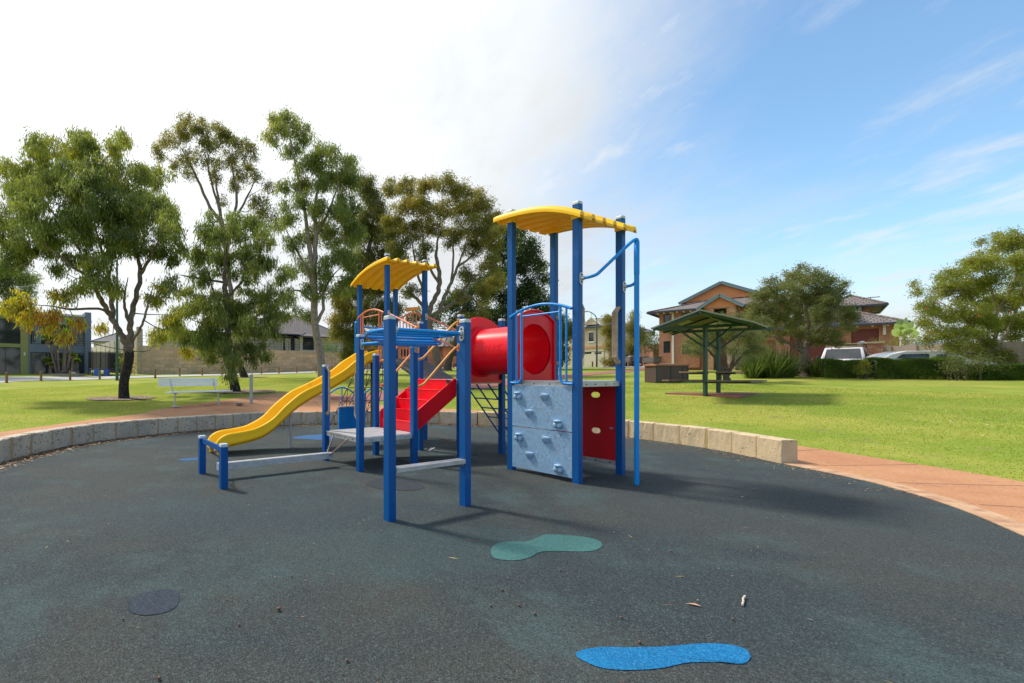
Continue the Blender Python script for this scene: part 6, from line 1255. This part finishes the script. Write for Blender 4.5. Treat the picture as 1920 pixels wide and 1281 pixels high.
profile_car('parked_car', 'white wagon parked side on behind the long hedge, only its roof and windows showing', 'car', co_, V(.93, -.36, 0).normalized(), [(0, .3), (0, .7), (-.12, .82), (-.95, .95), (-1.55, 1.36), (-1.9, 1.44), (-3.3, 1.46), (-3.9, 1.30), (-4.35, .95), (-4.4, .3)], 1.76, CP_,
  [('windscreen', [(-1.02, -.70, 1.0), (-1.02, .70, 1.0), (-1.42, .64, 1.272), (-1.42, -.64, 1.272)]), ('side_window', [(-2.5, .875, 1.06), (-3.75, .875, 1.06), (-3.5, .845, 1.28), (-2.5, .845, 1.28)]), ('side_window', [(-1.75, .875, 1.10), (-2.2, .875, 1.10), (-2.2, .85, 1.24), (-1.9, .85, 1.24)]), ('side_window', [(-1.7, -.875, 1.10), (-2.1, -.875, 1.10), (-2.1, -.855, 1.2), (-1.85, -.855, 1.2)]), ('side_window', [(-2.6, -.865, 1.08), (-3.7, -.865, 1.08), (-3.5, -.84, 1.22), (-2.6, -.84, 1.22)])],
  [(-.85, .8), (-.85, -.8), (-3.5, .8), (-3.5, -.8)], belt=.95)
# ---- trailers
def trailer(label, px, d, ln, yaw, seed):
    o_ = gd(px, d); root = empty('box_trailer', o_, label, 'trailer'); t = V(math.cos(yaw), math.sin(yaw), 0); nn = V(-t.y, t.x, 0); TM = mat('trailer_steel', (.10, .10, .095), .6, (.15, .14, .13), 4); q = MB()
    for s_ in (-1, 1): q.box(o_+nn*(.85*s_)+UZ*.95, (ln/2, .03, .26), (t, nn, UZ)); q.box(o_+nn*(.89*s_)+UZ*1.2, (ln/2+.03, .05, .035), (t, nn, UZ))
    for s_ in (-1, 1): q.box(o_+t*(ln/2*s_)+UZ*.95, (.03, .82, .25), (t, nn, UZ))
    q.box(o_+UZ*.70, (ln/2-.04, .81, .03), (t, nn, UZ)); q.build('tray', TM, root)
    q = MB(); q.tube([o_+t*(ln/2)+UZ*.6-nn*.5, o_+t*(ln/2+1.2)+UZ*.55], .04, 6); q.tube([o_+t*(ln/2)+UZ*.6+nn*.5, o_+t*(ln/2+1.2)+UZ*.55], .04, 6); q.tube([o_+t*(ln/2+1.15)+UZ*.55, o_+t*(ln/2+1.15)+UZ*.05], .03, 6); q.build('drawbar', TM, root)
    for s_ in (-1, 1):
        for k in (-.45, .45):
            w_ = MB(); c = o_+t*k+nn*(.98*s_)+UZ*.33; w_.tube([c-nn*.09, c+nn*.09], .32, 18); wo = w_.build('wheel', DARK, root); MB().tube([c-nn*.095, c+nn*.095], .17, 12).build('rim', BRK, wo)
        MB().box(o_+nn*(.98*s_)+UZ*.70, (.95, .13, .025), (t, nn, UZ)).build('mudguard', TM, root)
    return root, t, nn, o_
r1, t_, n_, o_ = trailer('grey box trailer with tandem wheels parked on the road behind the barbecue', 1252, 44, 3.6, -.05, 0)
c = o_+t_*2.1+UZ*.95-n_*.3; MB().tube([c-n_*.09, c+n_*.09], .30, 18).build('spare_wheel', DARK, r1); MB().tube([c-n_*.1, c+n_*.1], .16, 12).build('spare_rim', WHT, r1)
r2, t_, n_, o_ = trailer('loaded dark trailer on the driveway just right of the right tower post', 1195, 55, 3.0, .05, 1)
q = MB(); RNG = np.random.default_rng(3)
for k in range(5): q.sphere(o_+t_*RNG.uniform(-1.1, 1.1)+n_*RNG.uniform(-.4, .4)+UZ*1.15, RNG.uniform(.2, .4), 8, 6, (1.3, 1, .6))
q.build('load_cover', mat('tarp', (.42, .40, .38), .7, (.14, .13, .12), 2), r2)
# ---- street lamp and light pole
PG = mat('pole_green', (.03, .10, .075), .45)
p = gd(1119, 60); sl_ = empty('street_lamp', p, 'slim green street lamp with curved arm in front of the cream house', 'street lamp'); zt = CH-(600-HZ)*60/F
arm_ = catmull([V(p.x, p.y, zt-.6), V(p.x, p.y, zt), at(1116, 592, 60), at(1108, 586, 60), at(1101, 583.8, 60)], 5); MB().tube([p, V(p.x, p.y, zt-.55)], [.11, .075], 8).build('pole', PG, sl_); MB().tube(arm_, .055, 6).build('arm', PG, sl_)
MB().sphere(at(1099, 584.3, 60), .24, 10, 6, (1.6, .7, .35)).build('lamp_head', BRK, sl_)
p = gd(219.5, 34.5); sl_ = empty('light_pole', p, 'thick dark green light pole rising behind the nearest gum trunk', 'pole'); MB().tube([p, p+UZ*9.0], [.105, .07], 10).build('pole', PG, sl_); MB().tube([p, p+UZ*.5], .12, 10).build('base_sleeve', PG, sl_)
q = MB(); q.tube([p+UZ*9.0, p+UZ*9.3+V(.5, 0, 0), p+UZ*9.35+V(1.2, 0, 0)], .04, 6); q.sphere(p+UZ*9.35+V(1.4, 0, 0), .2, 10, 6, (1.6, .7, .35)); q.build('lamp_arm', PG, sl_)
# ---- bollards
BT = mat('treated_pine', (.30, .15, .055), .85, (.22, .12, .05), 5, bump=.008, bs=20, col3=(.15, .085, .04), n3=(.57, 9))
BG = mat('treated_pine_green', (.20, .17, .06), .85, (.16, .13, .05), 5, bump=.008, bs=20)
bol = [(12.5, 31.6, 'timber bollard at the far left in front of the green rendered wall'), (77, 34.7, 'timber bollard left of the garden stones in front of the blue grey house'), (131.5, 36.2, 'timber bollard directly in front of the yuccas cream stone'), (187, 37.3, 'greenish weathered bollard in front of the trampoline'),
 (291, 37.3, 'timber bollard touching the left end of the bench backrest'), (337, 42, 'bollard showing above the left half of the bench backrest'), (379, 43.5, 'bollard showing above the right half of the bench backrest'), (415.5, 44.5, 'bollard between the bench right end and the burnt leaning trunk'), (455, 45, 'bollard mostly hidden by the burnt leaning trunk'),
 (490, 48, 'timber bollard just right of the drinking fountain post'), (523, 49.3, 'middle timber bollard between the fountain and the pale gum trunk'), (556.5, 51, 'timber bollard left of the pale gum trunk, above the yellow slide'), (593, 52.5, 'bollard against the left side of the pale gum trunk'), (622, 53.2, 'bollard right of the pale gum trunk above the slide'),
 (827, 57.5, 'bollard beside the leaning trunk seen through the bridge handrails'), (850, 57.5, 'bollard right of the small leaning trunk seen left of the red tunnel'), (1111, 60, 'bollard left of the street lamp before the cream garage'), (1144.7, 58, 'bollard framed between the street lamp and the right tower post'), (1178, 53, 'bollard between the right tower post and the light blue fire pole'), (1288.7, 46.5, 'bollard right of the barbecue in front of the trailer drawbar'), (1327.5, 49, 'bollard between the two shelter posts in front of the garden wall'), (1371, 48, 'bollard right of the picnic shelter behind the multi stem tree')]
first = None
for i, (px, d, lb) in enumerate(bol):
    p = gd(px, d)
    if first is None:
        first = empty('timber_bollard', p, lb, 'bollard', 'timber bollards along the road'); q = MB(); n = 12; rows = [[p+V(.085*math.cos(a), .085*math.sin(a), z) for a in np.linspace(0, 2*math.pi, n+1)] for z in (-.2, .3, .72)]+[[p+V(.06*math.cos(a), .06*math.sin(a), .755) for a in np.linspace(0, 2*math.pi, n+1)], [p+V(.001*math.cos(a), .001*math.sin(a), .758) for a in np.linspace(0, 2*math.pi, n+1)]]
        q.grid(rows, True, flip=True); q.build('shaft', BT, first)
    else:
        r = first.copy(); sc.collection.objects.link(r); r.location = p; r['label'] = lb
        for ch in first.children:
            c = ch.copy(); sc.collection.objects.link(c); c.parent = r
            if i == 3: c.data = c.data.copy(); c.data.materials[0] = BG
# ---- bench
la, lb_ = V(-4.74, 14.17, 0), V(-3.66, 15.2, 0); bt = (lb_-la).normalized(); bn_ = V(-bt.y, bt.x, 0); bz = (g(la.x, la.y)+g(lb_.x, lb_.y))/2+.014
bc = (la+lb_)/2+UZ*bz; BE = empty('park_bench', bc, 'silver aluminium park bench with slatted back on the red path edge', 'bench'); AL2 = mat('bench_alu', (.90, .89, .86), .5, (.84, .83, .80), 3)
MBt = lambda s_, n_, z: bc+bt*s_+bn_*n_+UZ*z
q = MB()
for k in (-.10, .03, .16): q.cbox(MBt(.10, k, .445), (1.08, .055, .02), (bt, bn_, UZ), .008)
q.build('seat', AL2, BE)
q = MB()
for k in range(3): q.cbox(MBt(-.12, .32+.02*k, .66+.085*k), (1.02, .016, .036), (bt, bn_, UZ), .008)
q.build('backrest', AL2, BE)
for s_ in (-.745, .745):
    q = MB(); q.tube([MBt(s_, .02, 0), MBt(s_, .02, .42)], .026, 8); q.tube([MBt(s_, -.14, .41), MBt(s_, .20, .41)], .022, 6); q.build('leg', BRK, BE)
    q = MB(); q.tube([MBt(s_, .18, .42), MBt(s_, .37, .86)], .020, 8); q.build('back_support', BRK, BE)
    MB().box(MBt(s_, .02, .008), (.06, .20, .008), (bt, bn_, UZ)).build('foot_plate', BRK, BE)
# ---- fountain post and dog bowl
p = gd(471, 15.75); p.z += .014; FP = empty('drinking_fountain', p, 'slim grey square drinking fountain post on the path right of the bench', 'fountain'); FM = mat('galv_grey', (.40, .42, .40), .5, (.33, .36, .33), 6, metal=.3)
MB().cbox(p+UZ*.47, (.052, .052, .47), None, .012).build('post', FM, FP); q = MB(); q.tube([p+UZ*.90, p+UZ*.97, p+UZ*.99+V(.05, -.02, 0)], .014, 8); q.build('tap', DARK, FP); MB().cbox(p+UZ*.95, (.06, .06, .012), None, .006).build('cap', FM, FP)
MB().box(p+UZ*.006, (.08, .08, .006)).build('base_plate', FM, FP)
p = gd(449, 15.0); p.z += .014; q = MB(); prof = [(.07, 0), (.13, .085), (.145, .10), (.135, .10), (.12, .085), (.06, .02), (.001, .018)]
q.grid([[p+V(r*math.cos(a), r*math.sin(a), z) for a in np.linspace(0, 2*math.pi, 21)] for r, z in [(.001, 0)]+prof], True); q.build('dog_bowl', FM, label='small grey metal dog bowl on the path beside the drinking fountain', category='bowl')
# ---- picnic shelter
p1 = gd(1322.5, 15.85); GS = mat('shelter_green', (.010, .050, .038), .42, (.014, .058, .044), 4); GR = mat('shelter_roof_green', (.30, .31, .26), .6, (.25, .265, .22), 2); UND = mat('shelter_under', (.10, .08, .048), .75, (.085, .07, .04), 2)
p2 = gd(1347, 16.9); p2.z = p1.z; mid = (p1+p2)/2; SH = empty('picnic_shelter', mid, 'green steel picnic shelter with gabled roof on two posts over the lawn', 'shelter'); sx = (p2-p1).normalized()
tx = V(math.cos(R(8)), math.sin(R(8)), 0)      # direction of the table and beams
zb_ = CH-(614-HZ)*15.85/F
for pp in (p1, p2): MB().box((pp+UZ*((zb_-p1.z)/2)), (.046, .046, (zb_-p1.z)/2), (tx, V(-tx.y, tx.x, 0), UZ)).build('post', GS, SH)
bx_ = V(-tx.y, tx.x, 0)
# roof corners found on site: ridge runs away from the viewer
def rpt(px, py, d): return at(px, py, d)
nl, nr_ = rpt(1221, 617.5, 15.3), rpt(1415, 605.5, 14.6); fl_, fr_ = rpt(1258, 626.5, 18.6), rpt(1447, 618, 17.6); rn, rf = rpt(1312, 582.5, 14.9), rpt(1352, 598.5, 18.1)
for nm, quad in (('roof_panel', [nl, rn, rf, fl_]), ('roof_panel', [rn, nr_, fr_, rf])):
    q = MB(); nn = (quad[1]-quad[0]).cross(quad[3]-quad[0]).normalized(); nn = nn if nn.z > 0 else -nn; q.hexa([x-nn*.0 for x in quad]+[x+nn*.045 for x in quad]) if (quad[1]-quad[0]).cross(quad[3]-quad[0]).z > 0 else q.hexa([x for x in quad[::-1]]+[x+nn*.045 for x in quad[::-1]])
    o = q.build(nm, GR, SH)
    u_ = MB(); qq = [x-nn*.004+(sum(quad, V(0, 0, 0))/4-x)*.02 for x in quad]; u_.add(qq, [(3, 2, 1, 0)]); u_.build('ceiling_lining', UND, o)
    for k in (.03, .5, .97):
        bb = MB()
        a = quad[0].lerp(quad[3], k) if nm and quad[0] is nl else quad[1].lerp(quad[2], k); b = quad[1].lerp(quad[2], k) if quad[0] is nl else quad[0].lerp(quad[3], k); t = (b-a).normalized(); s_ = t.cross(nn).normalized(); bb.box((a+b)/2-nn*.05, ((b-a).length/2-.02, .022, .03), (t, s_, nn)); bb.build('rafter', GS, o)
for pp, dd, (xa, ya), (xb, yb) in ((p1, 15.85, (1235, 617), (1425, 607)), (p2, 16.9, (1262, 623), (1447, 616))):
    a, b = at(xa, ya, dd+.0), at(xb, yb, dd-.1); t = (b-a).normalized(); s_ = t.cross(UZ).normalized(); MB().box((a+b)/2, ((b-a).length/2, .035, .05), (t, s_, s_.cross(t))).build('beam', GS, SH)
    top = a.lerp(b, .5)
    for (px, py) in (((1265, 614), (1374, 611)) if pp is p1 else ((1292, 619), (1405, 614))):
        e_ = at(px, py, dd); j = pp+UZ*(zb_-p1.z)*.70; MB().tube([j, e_], .032, 6).build('brace', GS, SH)
for f_ in (.0, 1.0):
    a = nl.lerp(fl_, f_) ; 
MB().tube([rn-UZ*.06, rf-UZ*.06], .045, 6).build('ridge_beam', GS, SH)
slab = gd(1335, 16.3); q = MB(); cz = p1.z+.07; sq = [gd(1247, 16.9), gd(1387, 15.1), gd(1428, 17.3), gd(1290, 18.6)]
q.hexa([V(x.x, x.y, cz-.3) for x in sq]+[V(x.x, x.y, cz) for x in sq]); q.build('shelter_slab', PATH2, kind='structure')
WD = mat('table_timber', (.24, .15, .09), .8, (.17, .11, .07), 6, bump=.004)
PT = empty('picnic_table', V(mid.x, mid.y, cz), 'dark timber picnic table with side benches fixed around the shelter posts', 'picnic table')
def plank(nm, c, hl, hw_, m=WD, n=3):
    q = MB()
    for k in range(n): q.box(c+bx_*((k-(n-1)/2)*hw_*2/n), (hl, hw_/n-.008, .022), (tx, bx_, UZ))
    return q.build(nm, m, PT)
mt = V(mid.x, mid.y, cz)
def atz(px, py, z): d = (CH-z)*F/(py-HZ); return V((px-CX)*d/F, d, z)
plank('tabletop', mt+UZ*.76+tx*(-.03), .95, .36, n=5)
for s_ in (-1, 1): plank('bench_seat', mt+UZ*.46+bx_*(.78*s_)+tx*(-.1*s_), 1.02, .15, n=2)
for s_ in (-.55, .55):
    q = MB(); q.box(mt+tx*s_+UZ*.41, (.035, .85, .03), (tx, bx_, UZ)); q.box(mt+tx*s_+UZ*.71, (.035, .34, .03), (tx, bx_, UZ)); q.box(mt+tx*s_*.6+UZ*.56, (.03, .03, .15), (tx, bx_, UZ)); q.build('bearer', GS, PT)
# ---- barbecue
p = gd(1249, 23.6); BQ = empty('park_barbecue', p, 'brown cabinet barbecue with orange brown benchtop on the lawn left of the shelter', 'barbecue'); bt2 = V(1, .03, 0).normalized(); bn2 = V(-bt2.y, bt2.x, 0); A2 = (bt2, bn2, UZ); BM = mat('bbq_brown', (.085, .05, .042), .6, (.075, .045, .04), 4)
q = MB(); q.box(p+UZ*.42, (.83, .40, .42), A2); q.build('cabinet', BM, BQ)
for k in (-.80, -.05, .57, .80): MB().box(p+bt2*k-bn2*.405+UZ*.42, (.035, .012, .42), A2).build('corner_post', FRM, BQ)
MB().cbox(p+UZ*.885, (.89, .46, .045), A2, .01).build('benchtop', mat('bbq_top', (.36, .15, .07), .6, (.30, .12, .06), 4), BQ); MB().cbox(p+UZ*.935, (.30, .26, .01), A2, .004).build('hotplate', BRK, BQ)
# ---- leaf litter, twigs, nuts
RNG = np.random.default_rng(21)
def scatter(name, n, ths, band, sizes, stops, key, label=None, ground=0.0, wq=.35):
    th = np.radians(RNG.uniform(*ths, n)); r0 = np.array([RR(math.degrees(t)) for t in th]); r = r0-np.abs(RNG.normal(size=n))*band[1]-band[0]; P = np.stack([RC[0]+r*np.cos(th), RC[1]+r*np.sin(th), np.full(n, ground)+RNG.uniform(.003, .014, n)], 1)
    a = RNG.uniform(0, 2*math.pi, n); D = unit(np.stack([np.cos(a), np.sin(a), RNG.normal(size=n)*.12], 1)); l_ = RNG.uniform(*sizes, n); s_ = np.stack([-np.sin(a), np.cos(a), RNG.normal(size=n)*.25], 1); w_ = l_*wq*RNG.uniform(.5, 1.3, n)
    Q = np.empty((n, 4, 3)); Q[:, 0] = P; Q[:, 1] = P+D*l_[:, None]*.5+s_*w_[:, None]*.5; Q[:, 2] = P+D*l_[:, None]; Q[:, 3] = P+D*l_[:, None]*.5-s_*w_[:, None]*.5; Q[:, :, 2] = np.maximum(Q[:, :, 2], ground+.002); numbuild(name, Q, RNG.random(n), leafmat(key, stops, .1), kind='stuff')
LIT = [(0, (.07, .04, .025)), (.4, (.19, .105, .065)), (.7, (.28, .17, .11)), (.9, (.40, .29, .20)), (1, (.55, .42, .08))]
scatter('leaf_litter', 11500, (58, 190), (.0, .17), (.035, .10), LIT, 'litter'); scatter('leaf_litter', 900, (-20, 62), (.0, .25), (.02, .06), LIT, 'litter')
scatter('leaf_litter', 480, (-180, 180), (.2, 3.2), (.012, .035), LIT, 'litter'); scatter('twig_litter', 200, (-180, 180), (.1, 3.4), (.04, .11), LIT, 'litter', wq=.06)
n = 1500; d_ = RNG.uniform(9, 24, n); xx_ = RNG.uniform(-.95, 1.7, n)*d_*.85; ok = np.hypot(xx_-RC[0], d_-RC[1]) > 8.8; xx_, d_ = xx_[ok], d_[ok]; n = len(d_)
P = np.stack([xx_, d_, G(xx_, d_)+.03], 1); a = RNG.uniform(0, 6.28, n); D = unit(np.stack([np.cos(a), np.sin(a), RNG.normal(size=n)*.2], 1)); numbuild('lawn_litter', leafquads(P, D, RNG.uniform(.03, .08, n), RNG.uniform(.012, .03, n)), RNG.random(n), leafmat('lawn_fleck', [(0, (.34, .24, .13)), (.6, (.5, .40, .24)), (1, (.62, .55, .38))], .2), kind='stuff')
nut = mat('gumnut', (.16, .085, .05), .7, (.10, .05, .035), 40)
nf = None
for i, (px, py, k) in enumerate([(523, 1146, 1.6), (448, 1175, 1), (651, 1242, 1), (408, 1033, .9), (547, 1083, .9), (299, 1276, 1.2), (1051, 1072, 1), (942, 1109, 1), (920, 1139, 1), (973, 1138, 1), (1003, 1154, 1.1), (1165, 1161, 1), (1200, 1208, 1.1), (1374, 1164, .9), (1258, 1036, 1), (231, 1164, .8)]):
    dd = CH*F/(py-HZ); k *= .78; p = V((px-CX)*dd/F, dd, .011*k+.003)
    lbs = ['large dark gum nut left of centre, furthest from the blue marking', 'gum nut in the lower left between the navy patch and the bottom edge', 'gum nut near the bottom edge left of centre', 'gum nut above the navy patch', 'small gum nut right of and above the navy patch', 'gum nut at the bottom edge below the navy patch', 'gum nut just under the teal marking', 'gum nut left of the dark blotch', 'leftmost of the paired gum nuts below the blotch', 'right one of the paired gum nuts below the blotch', 'gum nut lowest of the three below the blotch', 'single gum nut between the teal and blue markings', 'gum nut touching the top of the blue marking', 'gum nut below the pale stick', 'gum nut right of the teal marking', 'pale gum nut below the navy patch']
    if nf is None: nf = MB().sphere((0, 0, 0), .011, 9, 7, (1, 1, .85)).build('gum_nut', nut); o = nf
    else: o = nf.copy(); sc.collection.objects.link(o)
    o.location = p; o.scale = (k, k, k); o['label'] = lbs[i]; o['category'] = 'gum nut'; o['group'] = 'gum nuts on the rubber ground'
def flat(px, py): dd = CH*F/(py-HZ); return V((px-CX)*dd/F, dd, .004)
a, b = flat(1285, 1133), flat(1316, 1139); t = (b-a); s_ = V(-t.y, t.x, 0)*.13; q = MB(); q.grid([[a, a, a], [a+t*.3+s_*.8+UZ*.006, a+t*.3, a+t*.3-s_*.8+UZ*.008], [a+t*.6+s_+UZ*.01, a+t*.6+UZ*.002, a+t*.6-s_+UZ*.008], [b+UZ*.004]*3]); q.build('fallen_leaf', mat('dry_leaf', (.50, .30, .18), .7), label='large curled brown leaf on the rubber right of centre', category='leaf')
MB().tube([flat(1392, 1138)+UZ*.008, flat(1394, 1131)+UZ*.01, flat(1393, 1127)+UZ*.01, flat(1397, 1122)+UZ*.012], .0065, 6).build('fallen_stick', mat('pale_stick', (.55, .47, .38), .8), label='short pale bent stick on the rubber right of the curled leaf', category='stick')
for (a, b, lb) in (((792, 845), (816, 842), 'crumpled white litter scrap beside the stair posts'), ):
    q = MB(); 
    for k in range(7): c = flat(a[0]+4+RNG.uniform(0, 26), a[1]+RNG.uniform(-4, 3)); q.sphere(c+UZ*.012, RNG.uniform(.012, .03), 7, 5, (1.4, .8, .5))
    q.build('paper_scrap', WHT, label=lb, category='litter')
for i, pts in enumerate([[(828, 829), (842, 832), (858, 827)], [(832, 823), (846, 830), (860, 831)]]):
    MB().tube([flat(*x)+UZ*.01 for x in pts], .008, 5).build('fallen_twig', mat('twig_brown', (.28, .16, .09), .8), label=['lower of two crossed twigs behind the stairs', 'upper of two crossed twigs behind the stairs'][i], category='twig')
# ---- grass blades
n = 420000; u = RNG.random(n); rr_ = 14.5*u**.75; th = RNG.uniform(-40, 190, n); w0_ = np.interp(th, np.arange(-45, 200), [WW(t) for t in range(-45, 200)]); r = w0_+rr_-.04; r = r-np.where(rr_ < .5, np.abs(RNG.normal(size=n))*.07, 0); x = RC[0]+r*np.cos(np.radians(th)); y = RC[1]+r*np.sin(np.radians(th))
vis = (y > 3) & ((x/np.maximum(y, .1)) > -.8) & ((x/np.maximum(y, .1)) < 1.6)
for (cx_, cy_, ra, rb) in ((sum(v_.x for v_ in sq)/4, sum(v_.y for v_ in sq)/4, 2.15, 1.75), (bc.x, bc.y-.2, .0, .0)): vis &= ~((np.abs(x-cx_)/max(ra, .01))**2+(np.abs(y-cy_)/max(rb, .01))**2 < 1)
fpts = np.array([tuple(q_)[:2] for q_ in (gp(640, 752), gp(760, 737), gp(900, 724.5), gp(1000, 712.5), gp(1090, 703))]); 
for k in range(len(fpts)-1):
    a, b = fpts[k], fpts[k+1]; ab = b-a; tt = np.clip(((x-a[0])*ab[0]+(y-a[1])*ab[1])/(ab@ab), 0, 1); vis &= np.hypot(x-a[0]-tt*ab[0], y-a[1]-tt*ab[1]) > 1.12
for px, d, rx in ((228, 17.3, 1.0), (452, 20.2, 1.3)): q_ = gd(px, d); vis &= ((x-q_.x)**2/(rx*rx)+(y-q_.y)**2/(rx*rx*.6)) > 1
x, y = x[vis], y[vis]; n = len(x); z = G(x, y); P = np.stack([x, y, z-.005], 1); D = unit(np.stack([RNG.normal(size=n)*.45, RNG.normal(size=n)*.45, np.ones(n)], 1)); tn = .48+.10*np.sin(x*.8+y*.5)+.10*np.sin(x*1.9-y*1.3+1)*np.sin(x*.37+y*.9)+.12*np.sin(x*.33+y*1.4)*np.sin(y*.6-x*.9)+RNG.normal(size=n)*.12
numbuild('grass', leafquads(P, D, RNG.uniform(.014, .030, n), RNG.uniform(.009, .016, n)), tn, leafmat('grass_blade', [(0, (.155, .20, .028)), (.4, (.215, .255, .04)), (.75, (.32, .32, .07)), (1, (.44, .38, .18))], .55), kind='stuff')
